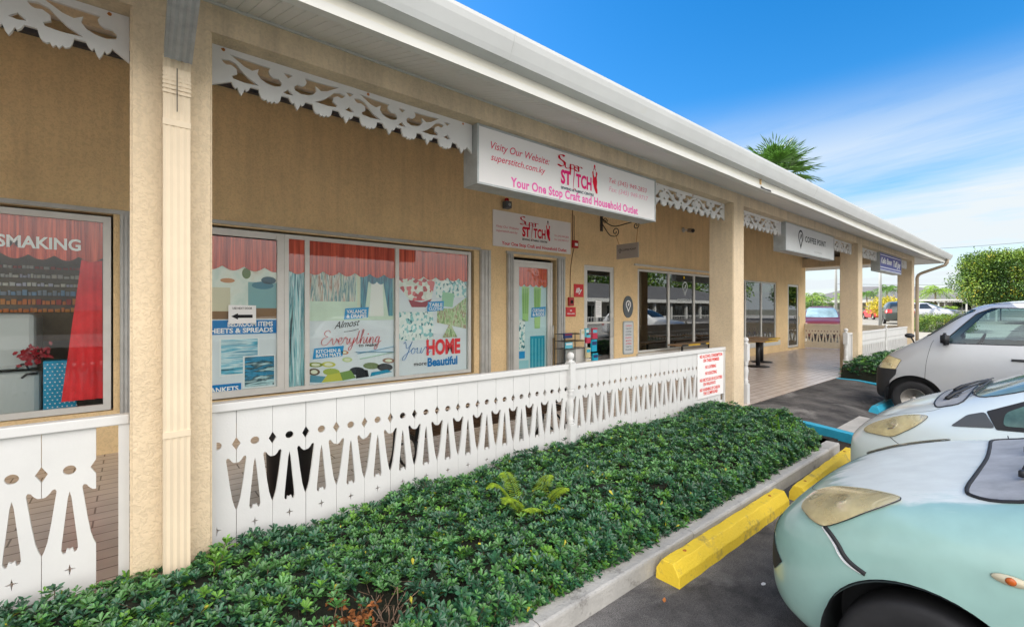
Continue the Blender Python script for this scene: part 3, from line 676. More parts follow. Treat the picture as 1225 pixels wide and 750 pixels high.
def ell(b, x, z, rx, rz, m, y, n=18, tilt=0): b.add([(x + rx * math.cos(2 * pi * i / n), y, z + rz * math.sin(2 * pi * i / n) + tilt * rx * math.cos(2 * pi * i / n)) for i in range(n)], [tuple(range(n))], m)
def tracks(xs, z0, z1, name='shutter_track'):
    for x0, x1 in xs:
        b = MB(); n_ = 3
        b.box(x0, x1, YW - .045, YW - .002, z0, z1, M_TRACK)
        for i in range(n_): q = x0 + (x1 - x0) * (i + .5) / n_; b.box(q - (x1 - x0) * .10, q + (x1 - x0) * .10, YW - .060, YW - .0452, z0, z1 - .01, M_TRACK)
        b.build(name, None, B)
# ---- window 1: dressmaking
b = MB(); frame(b, -6.58, -.16, .48, 2.60, [(-2.42, -2.36), (-4.5, -4.44)], w=.065); w1 = b.build('window', None, B)
tag(w1, 'aluminium shop window with red curtain and white dressmaking lettering')
for a, c in ((-6.51, -4.5), (-4.44, -2.42), (-2.36, -.225)): pane(a, c, .545, 2.535, w1)
b = MB(); pleat(b, -6.5, -.23, 2.10, 2.56, YW + .075, M_VAL, .07, .010, scal=.05, sper=.19); b.build('valance', None, w1)
b = MB(); text(b, 'DRESSMAKING', -1.345, -.405, 2.215, .115, YW + .058, P_WHT, bold=.03); b.build('lettering', None, w1)
b = MB(); pleat(b, -.405, -.235, .60, 2.12, YW + .11, M_CUR, .075, .02, x0b=-.56, x1b=-.23); b.build('curtain', None, w1)
b = MB(); b.box(-8, .02, YW - .04, YW - .002, 2.635, 2.68, M_TRACK); b.box(-8, .02, YW - .055, YW - .0402, 2.66, 2.676, M_TRACK); b.build('shutter_header', None, B)
tracks([(-.085, .02), ], .3, 2.634)
# window 1 contents, inside the shop; cabinets are added in place of a vehicle's reflection
def cabinet(x0, x1, z0, z1, label_, name='reflection_block'):
    t_ = thing(name, label_, 'cabinet', ((x0 + x1) / 2, 7.5, z0))
    b = MB(); b.box(x0, x1, 7.25, 7.85, z0, z1, mat('van_reflection_tone', (.55, .60, .60), .35, nscale=2, namt=.06), bev=.05); b.build('body', None, t_)
    b = MB(); b.tube([(x1 - .14, 7.22, z1 - .06 if z0 < .4 else z0 + .02), (x1 - .10, 7.20, z1 - .02 if z0 < .4 else z0 + .06), (x1 - .02, 7.22, z1 - .02 if z0 < .4 else z0 + .06)], .012, M_BLACK, 6); b.build('reflection_block_latch', None, t_)
cabinet(-1.95, -.76, 0, .90, 'lower pale grey cabinet standing inside the dressmaking window')  # added block in place of a vehicle's reflection
cabinet(-1.93, -.80, .93, 1.54, 'upper pale grey cabinet stacked on another inside the dressmaking window')  # added block in place of a vehicle's reflection
t_ = thing('gift_box', 'tall bright blue polka dot box standing inside the dressmaking window', 'box', (-.58, 7.15, 0))
b = MB(); b.box(-.72, -.46, 7.05, 7.25, 0.35, 1.02, mat('turquoise_card', H('#0a9ccb'), .6)); r_ = random.Random(1)
for i in range(7):
    for j in range(16):
        ell(b, -.705 + i * .038 + (.019 if j % 2 else 0), .40 + j * .039, .007, .007, P_WHT, 7.048, 8)
b.build('box_body', None, t_)
b = MB(); b.box(-.74, -.44, 7.03, 7.27, 0, .35, mat('wood_plinth', (.22, .12, .06), .6, nscale=6, namt=.3)); b.build('plinth', None, t_)
b = MB(); r_ = random.Random(5)
for i in range(70):
    c_ = Vector((-.80 + r_.gauss(0, .055), 7.1 + r_.gauss(0, .03), 1.10 + r_.gauss(0, .045))); a = r_.uniform(0, 6.28); s = .028
    u_ = Vector((math.cos(a), r_.uniform(-.5, .5), math.sin(a))) * s; v_ = Vector((-math.sin(a), r_.uniform(-.5, .5), math.cos(a))) * s
    b.add([c_ - u_, c_ - v_ * .6, c_ + u_, c_ + v_ * .6], [(0, 1, 2, 3)], mat('ribbon_crimson', H('#9b0f26'), .4))
b.tube([(-.80, 7.1, 1.08), (-.86, 7.12, 1.0), (-.84, 7.16, .93)], .01, M_BLACK, 6)
tag(b.build('ribbon_bow'), 'crimson ribbon flowers lying beside the blue polka dot box in the dressmaking window', 'ribbon')
# thread spools and trims in rows on a board at the back of the window
t_ = thing('display_board', 'board with rows of bright threads and trims hanging in the dressmaking window', 'display', (-1.3, 7.9, 1.2))
b = MB(); b.box(-2.6, -.35, 7.90, 7.93, 1.2, 2.5, mat('display_backing', (.16, .11, .06), .8, nscale=3, namt=.4)); b.build('backing', None, t_)
b = MB(); r_ = random.Random(9); pal = ['#d8d4cf', '#c9c5d8', '#b8442c', '#d98a3a', '#7f9fc2', '#e4dfd2', '#c26a5a', '#8f98a8', '#dd7a2c']
for row, (z, cs, h_) in enumerate(((2.07, (2, 6, 0), .035), (1.96, (0, 5, 1), .045), (1.86, (0, 1, 5), .04), (1.75, (4, 7), .06), (1.64, (8, 3, 2), .07), (1.55, (3, 8), .05))):
    x = -2.5
    while x < -.42:
        w_ = r_.uniform(.025, .06); k = r_.choice(cs); hh = h_ * r_.uniform(.6, 1.1)
        b.box(x, x + w_ * .8, 7.86, 7.899, z, z + hh, flat('trim' + pal[k], pal[k], .6)); x += w_
b.build('trims', None, t_)
# ---- window 2: door leaf + three lights
b = MB(); frame(b, .32, 1.60, .47, 2.60, w=.085); d2 = b.build('window', None, B); tag(d2, 'wide framed glazed leaf with bedroom items poster and arrow notice')
pane(.41, 1.51, .56, 2.50, d2)
b = MB(); pleat(b, .41, 1.51, 2.08, 2.50, YW + .0440, M_VAL, .09, .0035, scal=.055, sper=.24); b.build('valance', None, d2)
b = MB(); rct(b, .40, 1.52, .50, 2.12, P_BG, YP + .004); rct(b, .40, 1.515, 1.46, 2.16, P_BED)
rct(b, .40, 1.515, 1.46, 1.62, flat('bed_floor', '#8a6a4c'), YP - .0008); rct(b, .40, .98, 1.56, 1.86, flat('bed_cover', '#d9d4b8'), YP - .001); rct(b, 1.18, 1.515, 1.60, 1.94, flat('bed_teal', '#7fb0b4'), YP - .0012)
for x, z, rx, rz, c in ((.95, 1.95, .08, .03, '#c88a52'), (.62, 1.88, .10, .05, '#e2e0cf'), (1.35, 1.90, .13, .05, '#3a7f95'), (1.16, 2.05, .05, .07, '#5d7a3a'), (1.42, 1.97, .09, .05, '#23566b')): ell(b, x, z, rx, rz, flat('bed' + c, c), YP - .0015)
rct(b, .40, 1.515, 1.80, 1.62, flat('bed_sheet', '#d8cfae'), YP - .001) if 0 else None
rct(b, .40, 1.515, 1.265, 1.445, M_BLUE, YP - .002); text(b, 'BEDROOM ITEMS', .95, 1.47, 1.365, .058, YP - .004, P_WHT, bold=.03); text(b, 'SHEETS & SPREADS', .72, 1.47, 1.285, .058, YP - .004, P_WHT, bold=.03)
rct(b, .86, 1.31, .74, 1.215, flat('frame_pale', '#e6eef0'), YP - .001); rct(b, .88, 1.29, .76, 1.20, P_TOW, YP - .002)
rct(b, 1.12, 1.50, .56, .98, flat('frame_pale', '#e6eef0'), YP - .003); rct(b, 1.14, 1.485, .575, .965, P_BLK, YP - .004)
rct(b, .42, 1.10, .505, .64, M_BLUE, YP - .005); text(b, 'BLANKETS', .68, 1.07, .545, .06, YP - .007, P_WHT, bold=.03)
b.build('poster', None, d2)
b = MB(); b.add([(.955, YW + .028, 1.40), (1.265, YW + .028, 1.405), (1.265, YW + .028, 1.635), (.955, YW + .028, 1.64)], [(0, 1, 2, 3)], P_WHT)
text(b, 'USE NEXT DOOR', 1.0, 1.22, 1.585, .026, YW + .0265, M_INK, bold=.02)
b.add([(.985, YW + .0265, 1.495), (1.06, YW + .0265, 1.535), (1.06, YW + .0265, 1.515), (1.225, YW + .0265, 1.515), (1.225, YW + .0265, 1.475), (1.06, YW + .0265, 1.475), (1.06, YW + .0265, 1.455)], [(6, 5, 4, 3, 2, 1, 0)], M_INK)
b.build('arrow_notice', None, d2)
b = MB(); b.box(1.50, 1.545, YW - .006, YW + .012, 2.50, 2.56, M_ALU); b.build('closer', None, d2)
b = MB(); frame(b, 1.603, 4.66, .47, 2.60, [(1.865, 1.925), (3.215, 3.275)], w=.055); w2 = b.build('window', None, B); tag(w2, 'three-light shop window full of fabric posters')
for a, c in ((1.658, 1.865), (1.925, 3.215), (3.275, 4.605)): pane(a, c, .525, 2.545, w2)
b = MB(); pleat(b, 1.66, 4.60, 2.07, 2.545, YW + .0440, M_VAL, .09, .0035, scal=.055, sper=.23); b.build('valance', None, w2)
b = MB(); rct(b, 1.66, 1.87, .52, 2.10, P_TEAL); b.build('poster', None, w2)
b = MB(); rct(b, 1.93, 3.21, .52, 2.14, P_BG, YP + .004); rct(b, 1.93, 3.205, 1.42, 2.14, P_GRN)
rct(b, 1.94, 2.60, 1.70, 2.12, P_DRP, YP - .002); rct(b, 2.62, 2.66, 1.5, 2.12, flat('cream_strip', '#d9e2c9'), YP - .002)
for x0, x1, x2, x3 in ((2.67, 2.80, 2.67, 2.73), (3.02, 3.19, 3.12, 3.19)):
    b.add([(x2, YP - .003, 1.48), (x3, YP - .003, 1.48), (x1, YP - .003, 2.08), (x0, YP - .003, 2.08)], [(0, 1, 2, 3)], P_BDR)
b.add([(2.80, YP - .0025, 1.48), (3.04, YP - .0025, 1.48), (3.02, YP - .0025, 2.0), (2.84, YP - .0025, 2.0)], [(0, 1, 2, 3)], flat('window_glow', '#eef3ee'))
for i in range(4): ell(b, 2.74 + i * .125, 2.06, .075, .09, P_BDR, YP - .004)
label(b, 2.42, 2.80, 1.435, 1.62, ['VALANCE', '& DRAPES'])
text(b, 'Almost', 2.28, 2.66, 1.30, .10, YP - .003, M_INK, bold=.0, shear=.45, slope=.12)
b.tube([(2.42, YP - .003, 1.255), (2.52, YP - .003, 1.262), (2.64, YP - .003, 1.29)], .005, M_INK, 4)
text(b, 'to make', 2.64, 2.93, 1.02, .048, YP - .003, M_INK, bold=.012)
for x, z, rx, rz, c in ((2.02, .80, .10, .035, '#8fa04a'), (2.20, .79, .10, .04, '#c9cf6a'), (2.47, .84, .075, .035, '#c4d99a'), (2.42, .95, .07, .03, '#c98a6a'), (2.0, .70, .08, .05, '#6a5a4a'), (2.24, .68, .12, .05, '#a5b85a'), (2.62, .66, .12, .06, '#3a4148'), (2.84, .72, .13, .05, '#7d8f6a'), (3.06, .68, .13, .06, '#4a4f55'), (3.12, .78, .10, .04, '#9a7a6a')):
    ell(b, x, z, rx, rz, flat('mat' + c, c), YP - .003, tilt=-.1); ell(b, x, z, rx * .6, rz * .6, flat('matc' + c, '#dfe6cf' if rx < .11 else c), YP - .004, tilt=-.1)
for x0, z0, x1, z1, c in ((2.62, .92, 3.20, 1.0, '#7fc0dc'), (2.66, .84, 3.20, .91, '#b5dfc0'), (2.60, .95, 3.20, .915, '#5aa7d0')):
    b.tube([(x0, YP - .004, z0), (x1, YP - .004, z1)], .038, flat('roll' + c, c), 6, flat=.05)
for P, c in (([(1.94, .56), (2.10, .54), (2.16, .62), (1.95, .66)], '#5f9db5'), ([(2.10, .54), (2.40, .54), (2.36, .66), (2.18, .64)], '#c6c95a'), ([(2.40, .54), (2.60, .56), (2.52, .68), (2.36, .66)], '#7a9f5a'), ([(2.60, .55), (2.80, .56), (2.78, .66), (2.60, .70)], '#2c3136'), ([(2.82, .56), (3.18, .60), (3.10, .64), (2.84, .62)], '#2f93b8')):
    b.add([(x, YP - .005, z) for x, z in P], [(0, 1, 2, 3)], flat('m2' + c, c))
label(b, 1.98, 2.42, .88, 1.05, ['KITCHEN &', 'BATH MATS'])
b.build('poster', None, w2)
# flowing script "Everything": drawn as pen strokes
SCR = {
 'E': ([(.55, .88), (.45, 1.0), (.28, 1.0), (.14, .86), (.22, .66), (.40, .58), (.20, .50), (.02, .30), (.05, .08), (.25, -.02), (.48, .08), (.62, .28)], .66),
 'v': ([(0, .28), (.06, .45), (.14, .40), (.16, .15), (.24, .0), (.38, .22), (.42, .45), (.40, .36), (.52, .36)], .52),
 'e': ([(0, .36), (.05, .18), (.20, .26), (.30, .40), (.22, .50), (.10, .40), (.08, .15), (.18, 0), (.32, .05), (.42, .22)], .42),
 'r': ([(0, .22), (.08, .45), (.16, .52), (.18, .40), (.30, .42), (.27, .15), (.34, 0), (.44, .18)], .44),
 'y': ([(0, .18), (.05, .45), (.08, .12), (.18, .02), (.32, .2), (.38, .46), (.34, .1), (.22, -.35), (.08, -.46), (.04, -.3), (.2, -.1), (.48, .2)], .48),
 't': ([(0, .2), (.12, .5), (.22, .95), (.14, .4), (.14, .06), (.22, 0), (.34, .2)], .34),
 'h': ([(0, .2), (.16, .65), (.22, .98), (.14, 1.0), (.09, .5), (.08, 0), (.14, .32), (.26, .46), (.33, .34), (.32, .06), (.40, 0), (.50, .2)], .50),
 'i': ([(0, .2), (.08, .46), (.07, .1), (.14, 0), (.26, .2)], .26),
 'n': ([(0, .2), (.06, .46), (.06, 0), (.12, .32), (.24, .46), (.30, .34), (.30, .06), (.38, 0), (.48, .2)], .48),
 'g': ([(0, .2), (.10, .44), (.26, .46), (.12, .42), (.04, .2), (.12, .02), (.26, .14), (.32, .46), (.30, 0), (.22, -.38), (.08, -.48), (.02, -.34), (.2, -.12), (.5, .16)], .50),
 'Y': ([(0, .85), (.12, 1.0), (.20, .75), (.24, .5), (.38, .5), (.56, .8), (.62, 1.0), (.5, .5), (.36, -.1), (.2, -.45), (.06, -.40), (.16, -.1), (.6, .25)], .62),
 'o': ([(0, .25), (.12, .44), (.22, .46), (.08, .36), (.04, .14), (.16, 0), (.3, .14), (.28, .38), (.18, .46), (.34, .38), (.46, .4)], .44),
 'u': ([(0, .4), (.05, .46), (.04, .12), (.14, 0), (.3, .14), (.34, .46), (.33, .1), (.4, 0), (.5, .2)], .50),
 'A': ([(0, .02), (.1, .0), (.3, .5), (.5, 1.0), (.5, .5), (.48, .0), (.5, .2), (.36, .36), (.18, .38), (.4, .4), (.62, .25)], .62),
 'l': ([(0, .2), (.16, .65), (.22, .98), (.14, 1.0), (.08, .5), (.1, .06), (.18, 0), (.3, .2)], .30),
 'm': ([(0, .2), (.06, .46), (.06, 0), (.12, .34), (.22, .46), (.28, .34), (.27, 0), (.34, .34), (.44, .46), (.50, .34), (.50, .06), (.58, 0), (.68, .2)], .68),
 's': ([(0, .2), (.18, .5), (.14, .34), (.26, .16), (.16, 0), (.04, .04), (.2, .06), (.36, .2)], .36),
}
def catmull(P, k=5):
    P = [P[0]] + list(P) + [P[-1]]; o = []
    for i in range(1, len(P) - 2):
        for j in range(k):
            t = j / k; a = [.5 * (2 * P[i][c] + (P[i + 1][c] - P[i - 1][c]) * t + (2 * P[i - 1][c] - 5 * P[i][c] + 4 * P[i + 1][c] - P[i + 2][c]) * t * t + (-P[i - 1][c] + 3 * P[i][c] - 3 * P[i + 1][c] + P[i + 2][c]) * t ** 3) for c in range(len(P[0]))]
            o.append(tuple(a))
    o.append(tuple(P[-2])); return o
def script(b, s, x0, x1, z, h, y, m, r, slope=0, sh=.25):
    tot = sum(SCR[c][1] for c in s); k = (x1 - x0) / tot; x = 0
    for c in s:
        P, w_ = SCR[c]
        pts = [(x0 + (x + p[0]) * k + sh * p[1] * h, y, z + p[1] * h + slope * (x + p[0]) * k) for p in catmull(P)]
        b.tube(pts, r, m, 5, flat=.3, smooth=False)
        if c == 'i': ell(b, x0 + (x + .1) * k + sh * .7 * h, z + .68 * h + slope * x * k, r * 1.3, r * 1.3, m, y - .001)
        x += w_
b = MB(); script(b, 'Everything', 2.09, 2.99, 1.07, .205, YP - .006, M_SALM, .0085, sh=.15); b.build('script_lettering', None, w2)
b = MB(); rct(b, 3.28, 4.60, .52, 2.14, P_BG, YP + .004)
b.add([(3.29, YP, 1.95), (3.50, YP, 1.72), (3.88, YP, 1.74), (3.98, YP, 2.14), (3.29, YP, 2.14)], [(0, 1, 2, 3, 4)], P_FLW)
b.add([(3.52, YP - .002, 1.62), (3.78, YP - .002, 1.62), (3.90, YP - .002, 1.76), (3.70, YP - .002, 1.70), (3.46, YP - .002, 1.74)], [(0, 1, 2, 3, 4)], flat('wine_hem', '#9b3a48'))
b.add([(3.98, YP - .001, 1.78), (4.59, YP - .001, 1.80), (4.59, YP - .001, 2.14), (3.96, YP - .001, 2.14)], [(0, 1, 2, 3)], P_LEF)
b.add([(4.08, YP - .002, 1.64), (4.30, YP - .002, 1.62), (4.34, YP - .002, 1.86), (4.10, YP - .002, 1.88)], [(0, 1, 2, 3)], flat('mint', '#9fd0ae'))
b.add([(3.99, YP - .001, 1.36), (4.59, YP - .001, 1.24), (4.59, YP - .001, 1.80), (4.30, YP - .001, 1.60), (4.0, YP - .001, 1.60)], [(0, 1, 2, 3, 4)], P_PLD)
b.add([(4.10, YP - .003, 1.10), (4.40, YP - .003, 1.10), (4.25, YP - .003, 1.36)], [(0, 1, 2)], P_PLD)
rct(b, 3.29, 3.92, 1.08, 1.54, P_LEF); label(b, 3.80, 4.13, 1.545, 1.73, ['TABLE', 'CLOTHS'])
text(b, 'HOME', 3.79, 4.46, .83, .235, YP - .005, M_RED if 0 else flat('ink_coral', '#e8434b'), bold=.045); text(b, 'more', 3.56, 3.79, .66, .065, YP - .005, M_INK, bold=.005)
text(b, 'Beautiful', 3.81, 4.40, .635, .135, YP - .005, M_BLUE, bold=.035); script(b, 'You', 3.35, 3.72, .86, .20, YP - .007, M_BLUE, .008, sh=.15); script(b, 'r', 3.72, 3.86, .86, .20, YP - .007, M_BLUE, .008, sh=.15)
b.build('poster', None, w2)
b = MB(); b.box(.10, 4.83, YW - .04, YW - .002, 2.648, 2.69, M_TRACK); b.box(.10, 4.83, YW - .055, YW - .0402, 2.67, 2.686, M_TRACK); b.build('shutter_header', None, B)
tracks([(4.83, 5.06)], .1, 2.66)
b = MB(); b.box(.28, 4.78, YW - .03, YW - .002, .36, .44, M_WHITE2); b.build('sill', None, B)
# ---- shop door
b = MB(); frame(b, 5.66, 6.70, .03, 2.54, w=.055); d3 = b.build('door', None, B); tag(d3, 'white framed glass door papered with curtain posters')
b = MB(); frame(b, 5.716, 6.644, .09, 2.483, w=.075, y0=YW + .018, y1=YW + .056); b.build('leaf', None, d3)
pane(5.79, 6.57, .165, 2.41, d3)
b = MB(); pleat(b, 5.79, 6.57, 2.03, 2.41, YW + .0440, M_VAL, .11, .0035, scal=.05, sper=.16); b.build('valance', None, d3)
b = MB(); rct(b, 5.79, 6.57, .16, 2.10, flat('door_poster_pale', '#c4e2e6'), YP + .004)
for x0, x1 in ((5.90, 6.10), (6.22, 6.42)):
    b.add([(x0 + .02, YP, 1.2 if x0 > 6 else 1.35), (x1 - .03, YP, 1.2 if x0 > 6 else 1.35), (x1, YP, 2.02), (x0, YP, 2.04)], [(0, 1, 2, 3)], flat('sage', '#a8d68a'))
    for i in range(3): b.box(x0 + .03 + i * .05, x0 + .045 + i * .05, YP - .003, YP - .001, 1.5, 2.0, flat('sage_dark', '#6fa85a'))
rct(b, 5.80, 5.98, .78, 1.38, P_LEF); rct(b, 5.80, 5.98, .62, .76, M_LBL); rct(b, 6.12, 6.52, .20, 1.05, P_TEAL if 0 else flat('door_teal', '#2ba0bd'), YP - .001)
for i in range(4): b.box(6.16 + i * .09, 6.20 + i * .09, YP - .004, YP - .002, .24, 1.0, flat('door_teal2', '#64c2d4'))
rct(b, 5.80, 6.08, .20, .58, flat('tealpale', '#9bd3dc')); label(b, 6.14, 6.55, 1.42, 1.64, ['CURTAINS', '& RODS']); label(b, 5.86, 6.2, .18, .30, ['TOWELS'])
b.build('poster', None, d3)
b = MB(); b.tube([(6.66, YW - .02, 1.0), (6.66, YW - .05, 1.0), (6.66, YW - .05, 1.25), (6.66, YW - .02, 1.25)], .011, M_ALU, 8); b.build('handle', None, d3)
tracks([(5.46, 5.60), (6.81, 7.02)], .02, 2.64)
b = MB(); b.box(5.44, 7.04, YW - .04, YW - .002, 2.645, 2.685, M_TRACK); b.build('shutter_header', None, B)
# ---- coffee shop door
b = MB(); frame(b, 7.68, 8.72, .03, 2.565, w=.045); d4 = b.build('door', None, B); tag(d4, 'coffee shop glass door with a paper notice taped to it')
b = MB(); frame(b, 7.726, 8.674, .075, 2.518, w=.065, rails=[(1.26, 1.30, 7.79, 8.61)], y0=YW + .018, y1=YW + .056); b.build('leaf', None, d4)
pane(7.79, 8.61, .14, 1.26, d4, M_GLASSD); pane(7.79, 8.61, 1.30, 2.45, d4, M_GLASSD)
b = MB(); b.add([(8.09, YW + .03, 1.40), (8.30, YW + .03, 1.40), (8.30, YW + .03, 1.78), (8.09, YW + .03, 1.78)], [(0, 1, 2, 3)], P_WHT)
for i in range(7): b.box(8.11, 8.28 - .03 * (i % 3), YW + .028, YW + .0295, 1.72 - i * .04, 1.726 - i * .04, flat('ink_grey', '#9a9a9a'))
b.build('paper_notice', None, d4)
b = MB(); b.tube([(8.64, YW - .0, .95), (8.64, YW - .045, .95), (8.64, YW - .045, 1.38), (8.64, YW, 1.38)], .011, M_ALU, 8); b.box(8.62, 8.66, YW + .008, YW + .017, 1.5, 1.56, M_ALU); b.build('handle', None, d4)
# ---- coffee shop windows
b = MB(); frame(b, 9.68, 13.73, .50, 2.59, [(11.05, 11.13), (12.38, 12.46)], w=.055); w3 = b.build('window', None, B); tag(w3, 'large coffee shop window reflecting the parked van')
for a, c in ((9.735, 11.05), (11.13, 12.38), (12.46, 13.675)): pane(a, c, .555, 2.535, w3, M_GLASSD)
b = MB()
def pinlogo(b, x, z, s, y, m, inner=None):
    """map-pin ring with a coffee bean"""
    n_ = 24; O = []; I = []
    for i in range(n_ + 1):
        a = R(-50 + 280 * i / n_); O.append((x + s * math.cos(a), z + s * math.sin(a))); I.append((x + s * .72 * math.cos(a), z + s * .72 * math.sin(a)))
    vs = [(p[0], y, p[1]) for p in O] + [(p[0], y, p[1]) for p in I]; k = n_ + 1
    b.add(vs, [(i, i + 1, k + i + 1, k + i) for i in range(n_)], m)
    b.add([(O[0][0], y, O[0][1]), (I[0][0], y, I[0][1]), (x, y, z - s * 1.35), (x, y, z - s * 1.9)], [(0, 1, 2, 3)], m)
    b.add([(O[-1][0], y, O[-1][1]), (I[-1][0], y, I[-1][1]), (x, y, z - s * 1.35), (x, y, z - s * 1.9)], [(3, 2, 1, 0)], m)
    for sg in (-1, 1):
        b.add([(x + s * .42 * math.cos(a) * .62 * 1 + sg * s * .10 + s * .25 * math.sin(a) * .5, y, z + s * .42 * math.sin(a) + s * .1 * math.cos(a)) for a in [R(sg * -90 + sg * 180 * i / 10) for i in range(11)]], [tuple(range(11))], m)
pinlogo(b, 11.95, 2.22, .14, YW + .030, flat('frosted_white', '#c8d0d2')); text(b, 'COFFEE POINT', 11.55, 12.3, 1.80, .075, YW + .030, flat('frosted_white', '#c8d0d2'), bold=.01)
ell(b, 11.9, 2.47, .04, .04, flat('yellow_sticker', '#e8c21e'), YW + .030)
b.build('decal', None, w3)
b = MB(); b.box(9.50, 13.9, YW - .045, YW - .002, 2.66, 2.705, M_WHITE2); b.build('shutter_header', None, B)
b = MB(); b.box(9.6, 13.8, YW - .05, YW - .002, .43, .488, M_WHITE2); b.build('sill', None, B)
b = MB(); frame(b, 14.78, 18.30, .47, 2.56, [(15.72, 15.80), (17.0, 17.08)], w=.055); w4 = b.build('window', None, B); tag(w4, 'far coffee shop window beyond the second column')
for a, c in ((14.835, 15.72), (15.80, 17.0), (17.08, 18.245)): pane(a, c, .525, 2.505, w4, M_GLASSD)
b = MB(); b.box(14.6, 18.55, YW - .06, YW - .002, .28, .44, M_WHITE2); b.build('sill', None, B)
b = MB(); frame(b, 19.48, 20.56, .10, 2.55, w=.08); d5 = b.build('door', None, B); tag(d5, 'narrow white framed glass door at the far end of the wall')
pane(19.56, 20.48, .18, 2.47, d5, M_GLASSD); b = MB(); b.tube([(20.5, YW, 1.0), (20.5, YW - .05, 1.0), (20.5, YW - .05, 1.3), (20.5, YW, 1.3)], .012, M_ALU, 8); b.build('handle', None, d5)
# inside of the coffee shop: counter, stools, orange display, seen dimly through the glass
t_ = thing('coffee_counter', 'pale counter seen dimly through the coffee shop window', 'counter', (11, 8.6, 0))
b = MB(); b.box(9.7, 13.2, 8.4, 8.9, .0, 1.02, mat('counter_front', (.25, .3, .29), .6, nscale=3, namt=.2)); b.build('front', None, t_); b = MB(); b.box(9.6, 13.3, 8.3, 8.95, 1.022, 1.06, mat('counter_top', (.4, .38, .34), .3)); b.build('top', None, t_)
t_ = thing('display_stand', 'bright red-orange stand inside the far coffee shop window', 'display', (17.6, 7.4, 0))
b = MB(); b.box(17.55, 18.2, 7.35, 7.6, 0, 1.95, mat('orange_panel', (.75, .10, .02), .5, nscale=3, namt=.3), bev=.03); b.build('panel', None, t_); b = MB(); b.box(17.5, 18.25, 7.3, 7.65, 0, .12, M_BLACK); b.build('base', None, t_)
t_ = thing('cafe_stool', 'dark metal cafe stool behind the coffee shop glass door', 'stool', (8.75, 7.3, 0))
b = MB(); b.lathe([(.17, .62), (.18, .64), (.16, .66)], (8.75, 7.3, 0), mat('dull_steel', (.2, .22, .22), .4, .5), 16); b.build('seat', None, t_)
for sx, sy in ((-1, -1), (1, -1), (1, 1), (-1, 1)):
    b = MB(); b.tube([(8.75 + sx * .09, 7.3 + sy * .09, .62), (8.75 + sx * .17, 7.3 + sy * .17, 0)], .014, mat('dull_steel', (.2, .22, .22), .4, .5), 6); b.build('leg', None, t_)
